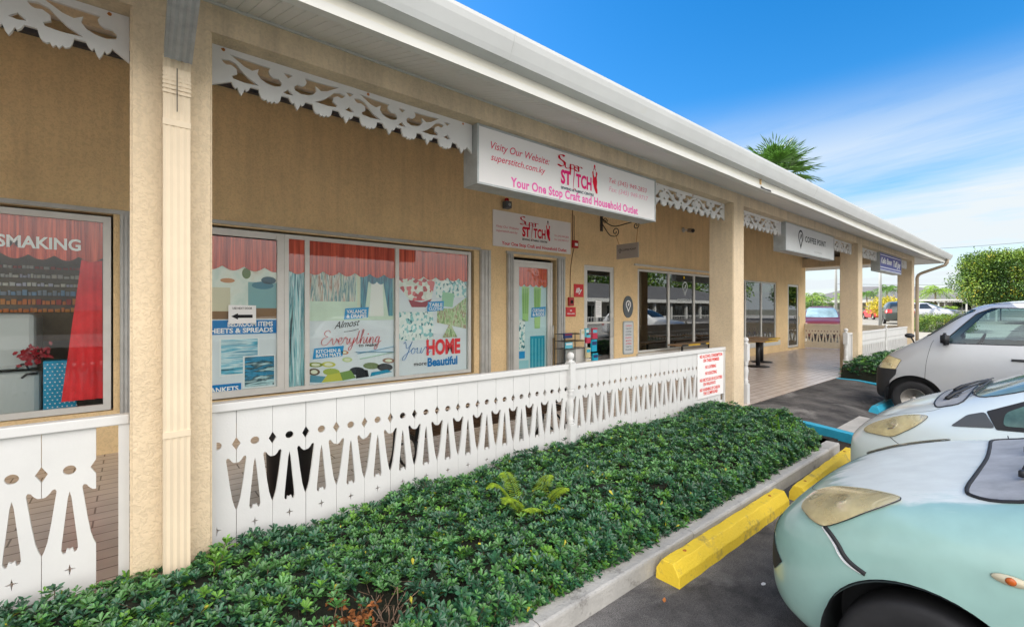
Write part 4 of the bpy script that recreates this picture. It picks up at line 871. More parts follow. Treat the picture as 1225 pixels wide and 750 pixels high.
# ================================================================ signs hung on the building
def cabinet_sign(name, label_, x0, x1, z0, z1, facem, group=None, front=3.365, back=3.585):
    t_ = thing(name, label_, 'sign', ((x0 + x1) / 2, (front + back) / 2, z0), 0, group)
    b = MB(); w_ = .018
    b.box(x0, x1, front + .012, back, z0, z1, M_SIGNF)
    b.box(x0, x1, front, front + .0115, z1 - w_, z1, M_SIGNF); b.box(x0, x1, front, front + .0115, z0, z0 + w_, M_SIGNF)
    b.box(x0, x0 + w_, front, front + .0115, z0 + w_, z1 - w_, M_SIGNF); b.box(x1 - w_, x1, front, front + .0115, z0 + w_, z1 - w_, M_SIGNF)
    b.build('cabinet', None, t_)
    b = MB(); b.box(x0 + w_ + .001, x1 - w_ - .001, front + .005, front + .0105, z0 + w_ + .001, z1 - w_ - .001, facem); b.build('face', None, t_)
    return t_
def super_logo(b, x0, z0, k, y, mred, mmag, mink):
    """brush lettering over condensed capitals with the needle I and the standing figure; k = scale (unit width ~ .80)"""
    SL = {'S': [(.22, .92), (.14, 1.0), (.04, .88), (.06, .68), (.20, .52), (.22, .3), (.12, .12), (0, .2)],
          'u': [(0, .55), (.0, .22), (.06, .1), (.16, .22), (.18, .55), (.17, .1)], 'p': [(0, .55), (.0, -.25)], 'p2': [(0, .45), (.10, .55), (.16, .4), (.10, .2), (0, .22)],
          'e': [(0, .33), (.15, .38), (.12, .54), (.02, .46), (.0, .2), (.10, .08), (.18, .14)], 'r': [(0, .52), (.01, .08)], 'r2': [(.0, .36), (.08, .54), (.15, .46)]}
    def st(c, dx, r_, sc=1.0):
        Q = catmull(SL[c], 4); b.tube([(x0 + (dx + p[0] * .92) * .64 * k, y, z0 + (.325 + p[1] * .165 * sc) * k) for p in Q], [r_ * k * (1 + .25 * math.sin(i * .8)) for i, _ in enumerate(Q)], mred, 6, flat=.15, smooth=False)
    st('S', -.01, .026, 1.12); st('u', .225, .018); st('p', .39, .018); st('p2', .39, .016); st('e', .52, .017); st('r', .655, .018); st('r2', .655, .016)
    text(b, 'ST', x0 + .06 * k, x0 + .27 * k, z0 + .12 * k, .18 * k, y, mmag, bold=.045); text(b, 'TCH', x0 + .375 * k, x0 + .72 * k, z0 + .12 * k, .18 * k, y, mmag, bold=.035)
    b.tube([(x0 + .345 * k, y, z0 + .37 * k), (x0 + .325 * k, y, z0 + .2 * k), (x0 + .315 * k, y, z0 + .07 * k)], [.010 * k, .009 * k, .002 * k], mmag, 5, flat=.3)
    b.tube([(x0 + (.345 + .02 * math.sin(t * .9)) * k, y, z0 + (.07 + .02 * math.sin(t * 2.1) - t * .001) * k) for t in range(8)], .004 * k, mmag, 4, flat=.3)
    # abstract standing figure
    b.add([(x0 + (.80 + p[0] * 1.1) * k, y, z0 + (.15 + p[1] * .62) * k) for p in [(-.06, .40), (-.045, .26), (-.05, .16), (-.015, .0), (.02, -.10), (.05, -.10), (.05, -.02), (.035, .06), (.045, .18), (.035, .30), (.05, .40), (.02, .44), (.015, .32), (-.01, .28), (-.03, .34), (-.035, .44)]], [tuple(range(15, -1, -1))], mred)
    ell(b, x0 + .79 * k, z0 + .49 * k, .018 * k, .026 * k, mink, y)
    b.tube([(x0 + .765 * k, y, z0 + .43 * k), (x0 + .775 * k, y, z0 + .46 * k), (x0 + .80 * k, y, z0 + .455 * k), (x0 + .81 * k, y, z0 + .43 * k)], .006 * k, mred, 4, flat=.3)
    text(b, 'SEWING & FABRIC CENTRE', x0 + .06 * k, x0 + .77 * k, z0 + .035 * k, .036 * k, y, M_SLATE if mmag is not M_RED else M_INK, bold=.03)
FY = 3.365 + .0035
t_ = cabinet_sign('shop_sign', 'long white lightbox sign reading Super Stitch hung under the beam, pink lettering', 2.405, 5.25, 2.722, 3.266, M_SIGNW, 'lightbox signs under the beam')
M_SCR = flat('ink_rose', '#d9566f')
def line(par, *a, name='lettering', **k): b = MB(); text(b, *a, **k); return b.build(name, None, par)
line(t_, 'Visity Our Website:', 2.56, 3.32, 3.07, .068, FY, M_SCR, bold=.008, shear=.28); line(t_, 'superstitch.com.ky', 2.56, 3.26, 2.965, .062, FY, M_SCR, bold=.008, shear=.28)
line(t_, 'Tel: (345) 949-2833', 4.29, 5.05, 3.065, .055, FY, M_SCR, bold=-.003, shear=.22); line(t_, 'Fax: (345) 949-9717', 4.29, 5.08, 2.965, .055, FY, flat('ink_rose_pale', '#e89ab4'), bold=-.003, shear=.22)
line(t_, 'Your One Stop Craft and Household Outlet', 2.80, 4.86, 2.765, .085, FY, M_PINK, bold=.03, spacing=1.05)
b = MB(); super_logo(b, 3.44, 2.83, .75, FY - .001, M_RED, M_MAG, M_RED); b.build('logo', None, t_)
# the sign on the wall
t_ = thing('wall_sign', 'flat grey-white Super Stitch board fixed on the wall above the poster-covered shop door', 'sign', (6.17, 6.69, 2.75))
b = MB(); b.box(5.13, 7.21, YW - .022, YW - .003, 2.757, 3.425, mat('board_white', (.84, .83, .83), .5, nscale=2, namt=.04)); b.build('board', None, t_)
yb = YW - .0245; line(t_, 'Visity Our Website:', 5.20, 5.76, 3.11, .040, yb, M_SCR, bold=.0, shear=.25); line(t_, 'superstitch.com.ky', 5.20, 5.72, 3.03, .040, yb, M_SCR, bold=.0, shear=.25)
line(t_, 'Tel: (345) 949-2833', 6.72, 7.15, 3.09, .036, yb, M_SCR, shear=.2); line(t_, 'Fax: (345) 949-9717', 6.72, 7.15, 3.01, .036, yb, M_SCR, shear=.2)
line(t_, 'Your One Stop Craft and Household Outlet', 5.33, 7.08, 2.795, .062, yb, M_RED, bold=.02)
b = MB(); super_logo(b, 5.78, 2.895, .95, yb - .001, M_RED, M_RED, M_INK); b.build('logo', None, t_)
# coffee sign
t_ = cabinet_sign('shop_sign', 'brushed silver lightbox sign reading Coffee Point, under the beam between the second and third columns', 9.66, 12.61, 2.722, 3.27, mat('brushed_silver', (.62, .63, .64), .38, .1, spec=.5, nscale=2, namt=.08), 'lightbox signs under the beam')
b = MB(); pinlogo(b, 10.47, 3.06, .135, FY, M_INK); b.build('emblem', None, t_); line(t_, 'COFFEE POINT', 10.72, 12.02, 2.98, .115, FY, M_INK, bold=.02, spacing=1.1); line(t_, 'CAYMAN', 11.25, 11.75, 2.80, .03, FY, flat('ink_grey', '#9a9a9a'))
# blue sign
t_ = cabinet_sign('shop_sign', 'deep blue lightbox sign with white script lettering under the far end of the beam', 16.87, 19.71, 2.722, 3.27, mat('sign_blue', H('#2a35a0'), .35, nscale=2, namt=.06), 'lightbox signs under the beam')
b = MB()
for z, h_ in ((3.19, .022), (2.83, .022), (2.755, .018)): b.box(16.93, 19.65, FY - .002, FY, z, z + h_, P_WHT)
b.build('border_lines', None, t_); line(t_, 'Kello Boon', 17.0, 18.35, 2.96, .17, FY - .001, P_WHT, bold=.04, shear=.3); line(t_, 'Tuff Joy', 18.55, 19.58, 2.94, .18, FY - .001, P_WHT, bold=.04, shear=.3)
# hanging coffee sign on its scroll bracket
t_ = thing('scroll_bracket', 'black wrought iron scroll bracket on the wall holding the small coffee sign', 'bracket', (8.25, 6.69, 3.38))
b = MB(); b.box(8.21, 8.29, YW - .02, YW - .002, 3.36, 3.70, M_BLACK); b.build('wall_plate', None, t_)
b = MB(); X = 8.25
def spiral(cx_, cz_, r0, a0, turns, sg=1, n=26): return [(X, cx_ + (r0 * (1 - .8 * i / n)) * math.cos(a0 + sg * 2 * pi * turns * i / n), cz_ + (r0 * (1 - .8 * i / n)) * math.sin(a0 + sg * 2 * pi * turns * i / n)) for i in range(n + 1)]
b.tube(catmull([(X, 6.68, 3.66), (X, 6.5, 3.50), (X, 6.3, 3.42), (X, 6.0, 3.44), (X, 5.78, 3.45), (X, 5.70, 3.40)]), .011, M_BLACK, 6); b.tube(spiral(5.76, 3.36, .075, R(40 + 90), 1.3, 1), .010, M_BLACK, 6)
b.tube(catmull([(X, 6.68, 3.55), (X, 6.58, 3.40), (X, 6.45, 3.24), (X, 6.32, 3.20)]), .010, M_BLACK, 6); b.tube(spiral(6.30, 3.30, .10, R(-90), 1.3, -1), .010, M_BLACK, 6); b.tube(spiral(6.58, 3.60, .07, R(180), 1.4, 1), .009, M_BLACK, 6)
b.tube(catmull([(X, 6.4, 3.72), (X, 6.2, 3.64), (X, 6.0, 3.52), (X, 5.86, 3.46)]), .010, M_BLACK, 6); b.tube(spiral(5.90, 3.52, .05, R(-60), 1.2, 1), .009, M_BLACK, 6); b.tube([(X, 6.68, 3.69), (X, 6.4, 3.72)], .01, M_BLACK, 6)
b.build('scrollwork', None, t_)
t_ = thing('hanging_sign', 'small grey sign with coffee lettering hanging from the black scroll bracket', 'sign', (8.25, 5.98, 2.68))
b = MB(); b.box(8.235, 8.265, 5.70, 6.26, 2.685, 3.0, mat('hang_board', (.42, .39, .37), .6, nscale=4, namt=.08)); b.build('board', None, t_)
b = MB()
for y0, y1, z1 in ((6.20, 6.30, 3.24), (5.76, 5.72, 3.30)): b.tube([(8.25, y0, 3.0), (8.25, y1, z1)], .005, M_RUST, 5)
b.build('chain', None, t_)
b = MB(); Mh = Matrix.Translation((8.2335, 6.22, 0)) @ Matrix.Rotation(R(-90), 4, 'Z')
line(t_, 'COFFEE POINT', .10, .47, 2.85, .042, 0, M_INK, bold=.01, M=Mh)
bb = MB(); pinlogo(bb, .055, 2.87, .035, 0, M_INK); b.add(bb.v, bb.f, M_INK, False, Mh); b.build('emblem', None, t_)
# small wall things
t_ = thing('security_light', 'grey box sensor with dark red cap on wall above the flat wall sign', 'alarm', (5.42, 6.65, 3.5)); 
b = MB(); b.box(5.36, 5.49, YW - .13, YW - .003, 3.47, 3.60, mat('grey_box', (.09, .10, .12), .5), bev=.008); b.build('housing', None, t_); b = MB(); b.lathe([(.04, 0), (.045, .03), (.035, .06), (0.01, .07)], (5.42, 6.64, 3.60), mat('red_lens', (.35, .01, .015), .25), 14); b.build('lamp_cap', None, t_)
b = MB(); b.lathe([(.03, -.01), (.03, 0), (.001, .001)], (5.43, YW - .131, 3.535), M_SIGNF, 12, axis=1); b.build('lens', None, t_)
t_ = thing('fire_alarm', 'red fire horn strobe with conduit, on the wall right of the flat wall sign', 'alarm', (7.34, 6.67, 2.9)); RED = mat('alarm_red', (.42, .012, .015), .4)
b = MB(); b.box(7.26, 7.42, YW - .06, YW - .003, 2.90, 3.06, RED, bev=.008); b.build('housing', None, t_); b = MB(); b.box(7.30, 7.38, YW - .075, YW - .061, 2.94, 3.0, P_WHT); b.build('strobe', None, t_)
b = MB(); b.tube([(7.28, YW - .012, 3.06), (7.28, YW - .012, 4.1)], .008, mat('conduit_brown', (.22, .10, .05), .6), 6); b.tube([(7.34, YW - .012, 3.06), (7.33, YW - .012, 3.6)], .006, mat('conduit_brown', (.22, .10, .05), .6), 6); b.build('conduit', None, t_)
b = MB(); b.tube(catmull([(7.33, YW - .01, 2.9), (7.27, YW - .01, 2.7), (7.22, YW - .01, 2.4), (7.21, YW - .01, 2.0), (7.21, YW - .01, 1.80)]), .007, mat('conduit_brown', (.22, .10, .05), .6), 6); b.build('cable', None, t_)
t_ = thing('fire_call_point', 'small red fire pull box with dark lever on the wall above the red notice', 'alarm', (7.21, 6.67, 1.68))
b = MB(); b.box(7.14, 7.29, YW - .05, YW - .003, 1.66, 1.84, RED, bev=.006); b.build('housing', None, t_); b = MB(); b.box(7.18, 7.25, YW - .062, YW - .051, 1.71, 1.78, M_INK); b.build('lever', None, t_)
def plate(name, label_, x0, x1, z0, z1, m, lines, ink, r_=.0, cat='sign', shear=0, bold=.02, y=None):
    t_ = thing(name, label_, cat, ((x0 + x1) / 2, YW - .01, z0))
    b = MB(); cutboard(b, [rr(x0, x1, z0, z1, r_)] if r_ else [[(x0, z0), (x1, z0), (x1, z1), (x0, z1)]], YW - .014, YW - .004, m); b.build('plate', None, t_)
    for s, a, c, z, h_, mm_ in lines: line(t_, s, a, c, z, h_, YW - .016, mm_, bold=bold, shear=shear)
    return t_
plate('brand_sign', 'square red plate with white italic letters beside the coffee door', 7.33, 7.63, 1.85, 2.13, mat('enamel_red', (.62, .01, .015), .35), [('illy', 7.38, 7.58, 1.945, .10, P_WHT)], P_WHT, shear=.25, bold=.03)
plate('fire_notice', 'small red notice with white lettering below the red pull box', 7.08, 7.38, 1.43, 1.63, mat('enamel_red', (.62, .01, .015), .35), [('FIRE ALARM', 7.12, 7.34, 1.475, .03, P_WHT), ('o', 7.20, 7.26, 1.54, .05, P_WHT)], P_WHT)
t_ = thing('oval_sign', 'dark slate oval sign with white pin emblem on the wall beside the coffee window', 'sign', (9.25, 6.69, 1.37)); b = MB()
cutboard(b, [circ(9.25, 1.645, .195, 32, .265)], YW - .02, YW - .004, mat('slate_disc', (.09, .11, .125), .5)); b.build('disc', None, t_); b = MB(); pinlogo(b, 9.25, 1.70, .10, YW - .0225, P_WHT); b.build('emblem', None, t_)
t_ = thing('menu_board', 'pale rounded notice board with small print on the wall below the oval sign', 'sign', (9.25, 6.69, .5)); b = MB(); cutboard(b, [rr(9.05, 9.46, .50, 1.30, .05)], YW - .02, YW - .004, mat('menu_frame', (.35, .42, .45), .5)); b.build('frame', None, t_)
b = MB(); cutboard(b, [rr(9.08, 9.43, .53, 1.27, .04)], YW - .0225, YW - .0205, mat('menu_sheet', (.62, .66, .68), .5)); b.build('sheet', None, t_)
for i, (s, mm_) in enumerate((('OPEN', M_RED), ('TAKE OUT', M_SLATE), ('COFFEE', M_SLATE), ('ESPRESSO', M_SLATE), ('NO', M_RED), ('SMOKING', M_RED), ('LOITERING', M_RED), ('THANK YOU', M_SLATE), ('PLEASE', M_SLATE))):
    line(t_, s, 9.14, 9.37, 1.17 - i * .072, .036, YW - .0235, mm_, bold=.01)
t_ = thing('security_camera', 'white bullet security camera with dark lens high on the wall above the coffee window', 'camera', (11.9, 6.69, 3.7)); b = MB(); b.lathe([(.07, 0), (.07, .02), (.03, .03)], (11.78, YW - .03, 3.78), M_ALU, 14, axis=1); b.tube([(11.78, YW - .03, 3.78), (11.80, YW - .12, 3.77)], .025, M_ALU, 8); b.build('mount', None, t_)
Mc = Matrix.Translation((11.84, YW - .20, 3.75)) @ Matrix.Rotation(R(-35), 4, 'Z') @ Matrix.Rotation(R(12), 4, 'X')
b = MB(); b.lathe([(.055, .12), (.06, .10), (.06, -.12), (.05, -.125)], (0, 0, 0), mat('camera_shell', (.35, .30, .25), .4), 16, axis=1, M=Mc); b.build('body', None, t_); b = MB(); b.lathe([(.05, -.126), (.05, -.14), (.045, -.142)], (0, 0, 0), M_BLACK, 16, axis=1, M=Mc); b.build('lens', None, t_)
# ================================================================ fences with cut-out boards
PITCH = .2146
def board_outline(c):
    w = PITCH / 2 - .0014
    r_ = [(w, .93), (w, .752), (.083, .712), (w, .672), (w, .588), (.092, .590), (.078, .604), (.068, .621), (.056, .625), (.050, .612), (.058, .55), (.070, .45), (.085, .35), (.097, .305), (w, .282), (w, .03)]
    o = [(c + a, z) for a, z in r_] + [(c - a, z) for a, z in reversed(r_)]
    circ_ = circ(c, .714, .0265, 14, .0255)
    slot = [(c, .600), (c - .008, .56), (c - .031, .32), (c - .033, .285), (c - .026, .266), (c - .017, .266), (c - .012, .290), (c, .283), (c + .012, .290), (c + .017, .266), (c + .026, .266), (c + .033, .285), (c + .031, .32), (c + .008, .56)]
    k = .0045
    cr_ = [(c, .205), (c - k, .182), (c - .026, .176), (c - k, .170), (c, .142), (c + k, .170), (c + .026, .176), (c + k, .182)]
    return [o, circ_, slot, cr_]
def turned_post(par, x, y, h=1.0, w=.085, newel=True, z0=0.0, name='post'):
    b = MB(); b.box(x - w / 2, x + w / 2, y - w / 2, y + w / 2, z0, .33, M_WHITE, bev=.004); b.box(x - w / 2, x + w / 2, y - w / 2, y + w / 2, .72, h, M_WHITE, bev=.004)
    r_ = w / 2
    b.lathe([(r_ * .9, .331), (r_ * .95, .345), (r_ * .7, .36), (r_ * .95, .38), (r_ * .65, .395), (r_ * .72, .45), (r_ * .92, .54), (r_ * .80, .60), (r_ * .62, .64), (r_ * .95, .655), (r_ * .6, .67), (r_ * .95, .69), (r_ * .9, .719)], (x, y, 0), M_WHITE, 18)
    p_ = b.build(name, None, par)
    b = MB(); b.lathe([(r_ * 1.15, h), (r_ * 1.15, h + .012), (r_ * .55, h + .02), (r_ * .5, h + .03), (r_ * .8, h + .042), (r_ * .98, h + .065), (r_ * .9, h + .09), (r_ * .55, h + .108), (r_ * .1, h + .115)], (x, y, 0), M_WHITE, 18); b.build('finial', None, p_)
def fence(label_, x0, x1, y=3.45, first=None, posts=(), start=True, end=True, gap0=0, group='white cut-out board fences', ymid=None, turn=None, par=None):
    t_ = thing('fence', label_, 'fence', (x0, y, 0), 0, group)
    b = MB(); c = first
    while c - PITCH / 2 < x1 - .02:
        o = board_outline(c)
        a0, a1 = c - PITCH / 2, c + PITCH / 2
        if a1 > x1 - .002:      # clip the last board
            o = [[(min(px_, x1 - .002), z) for px_, z in o[0]]] + ([q for q in o[1:] if max(p[0] for p in q) < x1 - .01])
        if a0 < x0 - .001:
            o = [[(max(px_, x0 + .002), z) for px_, z in o[0]]] + ([q for q in o[1:] if min(p[0] for p in q) > x0 + .01])
        q_ = random.uniform(-.0015, .0015); cutboard(b, o, y - .009 + q_, y + .009 + q_, M_WHITE, ox=random.uniform(-.0007, .0007), oz=random.uniform(-.0025, .0025)); c += PITCH
    b.build('boards', None, t_)
    b = MB(); b.box(x0, x1, y - .034, y + .034, .93, .985, M_WHITE, bev=.006); b.box(x0, x1, y + .010, y + .045, .84, .92, M_WHITE); b.build('top_rail', None, t_)
    b = MB(); b.box(x0, x1, y + .010, y + .045, .06, .14, M_WHITE); b.build('bottom_rail', None, t_)
    if start: b = MB(); b.box(x0, x0 + .035, y - .022, y + .0095, .0, .929, M_WHITE); b.build('end_post', None, t_)
    if end: b = MB(); b.box(x1 - .045, x1, y - .022, y + .0095, .0, .929, M_WHITE); b.build('end_post', None, t_)
    for p in posts: turned_post(t_, p, y - .02, h=1.005)
    return t_
# near fence: its last board stops short, leaving a gap before the post
t_ = thing('fence', 'white cut-out fence left of the near column with open gap at its right end', 'fence', (-3, 3.45, 0), 0, 'white cut-out board fences')
b = MB(); c = -.2505
while c > -6.5: cutboard(b, board_outline(c), 3.441, 3.459, M_WHITE); c -= PITCH
b.build('boards', None, t_); b = MB(); b.box(-6.6, -.002, 3.416, 3.484, .93, .985, M_WHITE, bev=.006); b.build('top_rail', None, t_)
b = MB(); b.box(-6.6, -.15, 3.46, 3.495, .06, .14, M_WHITE); b.build('bottom_rail', None, t_); b = MB(); b.box(-.050, -.002, 3.428, 3.4735, 0, .929, M_WHITE); b.build('end_post', None, t_)
fence('long white cut-out fence right of the near column, with a turned middle post', .387, 7.318, first=.4255, posts=(3.70,))
t_ = thing('sign', 'white board with red prohibition lettering fixed to the end of the long white fence', 'sign', (6.87, 3.43, .25))
b = MB(); b.box(6.44, 7.25, 3.424, 3.4395, .25, .922, M_SIGNW, bev=.002); b.build('board', None, t_)
RI = flat('ink_scarlet', '#e0372c')
for s, a, c, z in (('NO ALCOHOL CONSUMPTION', 6.50, 7.20, .86), ('ON THESE PREMISES', 6.60, 7.10, .795), ('NO LOITERING', 6.66, 7.0, .695), ('NO SOLICITING', 6.66, 7.02, .60), ('NO BICYCLES OR SCOOTERS', 6.50, 7.20, .505), ('ON WALKWAYS', 6.60, 6.98, .44), ('NO WASHING OF CARS IN', 6.50, 7.12, .36), ('THE COMPOUND', 6.60, 7.05, .30)): line(t_, s, a, c, z - .005, .045, 3.4225, RI, bold=.035)
# stub fences at the ramp opening
def stub(x0, x1, npost, label_, first):
    t_ = thing('fence', label_, 'fence', (x0, 3.45, 0), 0, 'white cut-out board fences')
    turned_post(t_, npost, 3.40, h=1.0, w=.10)
    if x1 - x0 > .05:
        b = MB(); b.box(x0, x1, 3.44, 3.46, .05, .93, M_WHITE)
        for i in range(1, 4): b.box(x0 + (x1 - x0) * i / 4 - .003, x0 + (x1 - x0) * i / 4 + .003, 3.436, 3.4395, .05, .93, mat('groove', (.35, .35, .35), .8))
        b.build('panel', None, t_); b = MB(); b.box(x0, x1, 3.416, 3.484, .932, .985, M_WHITE, bev=.005); b.box(x1 - .05, x1, 3.418, 3.4355, .05, .93, M_WHITE); b.build('top_rail', None, t_)
stub(7.70, 7.90, 7.99, 'short white fence stub with turned newel post on the far side of the second column', 0)
stub(13.72, 14.318, 13.66, 'short white fence stub with turned newel post in front of the third column', 0)
fence('white cut-out fence between the third and the last column, above the far hedge', 14.722, 20.998, first=14.85, posts=(17.9,))
# fence across the end of the walkway
t_ = thing('fence', 'cream cut-out fence closing the far end of the walkway', 'fence', (21.25, 5, 0), 0, 'white cut-out board fences')
Me_ = Matrix.Translation((21.25, 0, 0)) @ Matrix.Rotation(R(90), 4, 'Z'); M_CREAM = mat('cream_paint', (.72, .66, .54), .6, nscale=3, namt=.06)
b = MB(); c = 3.85
while c < 6.65: cutboard(b, board_outline(c), -.009, .009, M_CREAM, M=Me_); c += PITCH
b.build('boards', None, t_); b = MB(); b.box(21.21, 21.29, 3.702, 6.69, .93, 1.0, M_CREAM); b.build('top_rail', None, t_)
# ================================================================ vehicles
M_TYRE = mat('tyre_rubber', (.016, .016, .018), .75, nscale=14, namt=.3)
M_RIM = mat('steel_rim', (.42, .40, .37), .4, .55, nscale=10, namt=.25, dirt=((.20, .13, .07), 14, .55, .7))
M_PLAST = mat('black_plastic', (.022, .024, .028), .5, nscale=12, namt=.2)
M_COWL = mat('grey_cowl_plastic', (.42, .42, .42), .55, nscale=5, namt=.35)
M_CARGL = mat('car_glass_dark', (.018, .024, .026), .03, spec=.8, coat=.6)
M_CARGN = mat('car_glass_green', (.14, .24, .19), .05, spec=.7, nscale=2.5, namt=.5)
M_LENS = mat('yellowed_lens', (.60, .50, .26), .16, spec=.6, nscale=7, namt=.30, coat=.8, dirt=((.72, .69, .56), 4, .50, .70))
M_CHROME = mat('chrome', (.7, .7, .72), .12, 1.0)
M_TAIL = mat('tail_lens', (.40, .01, .01), .2, coat=.5)
M_ORANGE = mat('orange_lens', (.55, .12, .02), .25)
def lens_mat():
    m = bpy.data.materials.new('hazed_lens'); m.use_nodes = True; t = m.node_tree; t.nodes.clear(); n = t.nodes.new; l = t.links.new
    o = n('ShaderNodeOutputMaterial'); tr = n('ShaderNodeBsdfTransparent'); tr.inputs[0].default_value = (.99, .93, .74, 1); df = n('ShaderNodeBsdfDiffuse'); df.inputs[0].default_value = (.92, .80, .46, 1)
    gl = n('ShaderNodeBsdfGlossy'); gl.inputs['Roughness'].default_value = .06; tc_ = n('ShaderNodeTexCoord'); nz = n('ShaderNodeTexNoise'); nz.inputs['Scale'].default_value = 9; nz.inputs['Detail'].default_value = 5; l(tc_.outputs['Object'], nz.inputs['Vector'])
    mr = n('ShaderNodeMapRange'); mr.inputs[1].default_value = .35; mr.inputs[2].default_value = .65; mr.inputs[3].default_value = .30; mr.inputs[4].default_value = .60; l(nz.outputs[0], mr.inputs[0])
    m1 = n('ShaderNodeMixShader'); l(mr.outputs[0], m1.inputs[0]); l(tr.outputs[0], m1.inputs[1]); l(df.outputs[0], m1.inputs[2])
    lw = n('ShaderNodeLayerWeight'); lw.inputs[0].default_value = .25; ma = n('ShaderNodeMath'); ma.operation = 'MULTIPLY_ADD'; l(lw.outputs['Facing'], ma.inputs[0]); ma.inputs[1].default_value = .75; ma.inputs[2].default_value = .09
    m2 = n('ShaderNodeMixShader'); l(ma.outputs[0], m2.inputs[0]); l(m1.outputs[0], m2.inputs[1]); l(gl.outputs[0], m2.inputs[2]); l(m2.outputs[0], o.inputs[0]); return m
M_HAZE = lens_mat()
M_REFL = mat('lamp_reflector', (.92, .90, .84), .25, .45, nscale=5, namt=.12)
def half_ring(st):
    s, w, z0, zm, wsh, zsh, we, ze, zc = st
    return [(0, z0), (w * .80, z0), (w * .965, z0 + .045), (w, zm), (wsh, zsh), (we, ze), (we * .58, ze + (zc - ze) * .72), (0, zc)]
def loft(stations, sub=3):
    bm = bmesh.new(); rings = []
    for st in stations:
        h = half_ring(st); pts = h + [(-x, z) for x, z in reversed(h[1:-1])]
        rings.append([bm.verts.new((x, -st[0], z)) for x, z in pts])
    n = len(rings[0])
    for a, c in zip(rings, rings[1:]):
        for j in range(n): bm.faces.new((a[j], a[(j + 1) % n], c[(j + 1) % n], c[j]))
    # caps as quad strips between the two halves
    k = len(half_ring(stations[0]))
    for r_, rev in ((rings[0], 1), (rings[-1], 0)):
        L_ = r_[:k]; Rr = [r_[0]] + [r_[n - i] for i in range(1, k - 1)] + [r_[k - 1]]
        for i in range(k - 1):
            q = []
            for v in (L_[i], L_[i + 1], Rr[i + 1], Rr[i]):
                if v not in q: q.append(v)
            if rev: q.reverse()
            bm.faces.new(q)
    bmesh.ops.recalc_face_normals(bm, faces=bm.faces[:])
    me = bpy.data.meshes.new('tmp'); bm.to_mesh(me); bm.free()
    o = tmpobj(me); md = o.modifiers.new('s', 'SUBSURF'); md.levels = sub; md.render_levels = sub
    bpy.context.view_layer.update(); r = eval_mod(o); bpy.data.objects.remove(o); return r
def side_prism(poly, x0, x1):
    b = MB(); b.prism([(-s, z) for s, z in poly], 0, x0, x1); return mb_mesh(b)
def front_prism(poly, s0, s1):
    b = MB(); b.prism(poly, 1, -s0, -s1); return mb_mesh(b)
def top_prism(poly, z0, z1):
    b = MB(); b.prism([(x, -s) for x, s in poly], 2, z0, z1); return mb_mesh(b)
def smooth_poly(P, k=4):
    n = len(P); Q = []
    for i in range(n):
        a, b_, c, d = P[i - 1], P[i], P[(i + 1) % n], P[(i + 2) % n]
        for j in range(k):
            t = j / k; Q.append(tuple(.5 * (2 * b_[q] + (c[q] - a[q]) * t + (2 * a[q] - 5 * b_[q] + 4 * c[q] - d[q]) * t * t + (-a[q] + 3 * b_[q] - 3 * c[q] + d[q]) * t ** 3) for q in (0, 1)))
    return Q
def round_poly(P, r=.03, k=3):
    n = len(P); Q = []
    for i in range(n):
        a, b_, c = Vector(P[i - 1]), Vector(P[i]), Vector(P[(i + 1) % n])
        u = (a - b_); v = (c - b_); rr_ = min(r, u.length * .45, v.length * .45); u.normalize(); v.normalize(); p, q = b_ + u * rr_, b_ + v * rr_
        for j in range(k + 1):
            t = j / k; m_ = p * (1 - t) ** 2 + b_ * 2 * t * (1 - t) + q * t * t; Q.append((m_.x, m_.y))
    return Q
def prism3(pts, d, half=.30, mirror=False):
    P = [Vector(p) for p in pts]; d = Vector(d)
    if mirror: P = [Vector((-p.x, p.y, p.z)) for p in P]; d = Vector((-d.x, d.y, d.z))
    n = len(P); b = MB(); b.add([p - d * half for p in P] + [p + d * half for p in P], [tuple(range(n)), tuple(range(2 * n - 1, n - 1, -1))] + [(i, i + n, (i + 1) % n + n, (i + 1) % n) for i in range(n)]); return mb_mesh(b)
def smooth3(P, k=3):
    n = len(P); Q = []
    for i in range(n):
        a, b_, c, d = P[i - 1], P[i], P[(i + 1) % n], P[(i + 2) % n]
        for j in range(k):
            t = j / k; Q.append(tuple(.5 * (2 * b_[q] + (c[q] - a[q]) * t + (2 * a[q] - 5 * b_[q] + 4 * c[q] - d[q]) * t * t + (-a[q] + 3 * b_[q] - 3 * c[q] + d[q]) * t ** 3) for q in range(3)))
    return Q
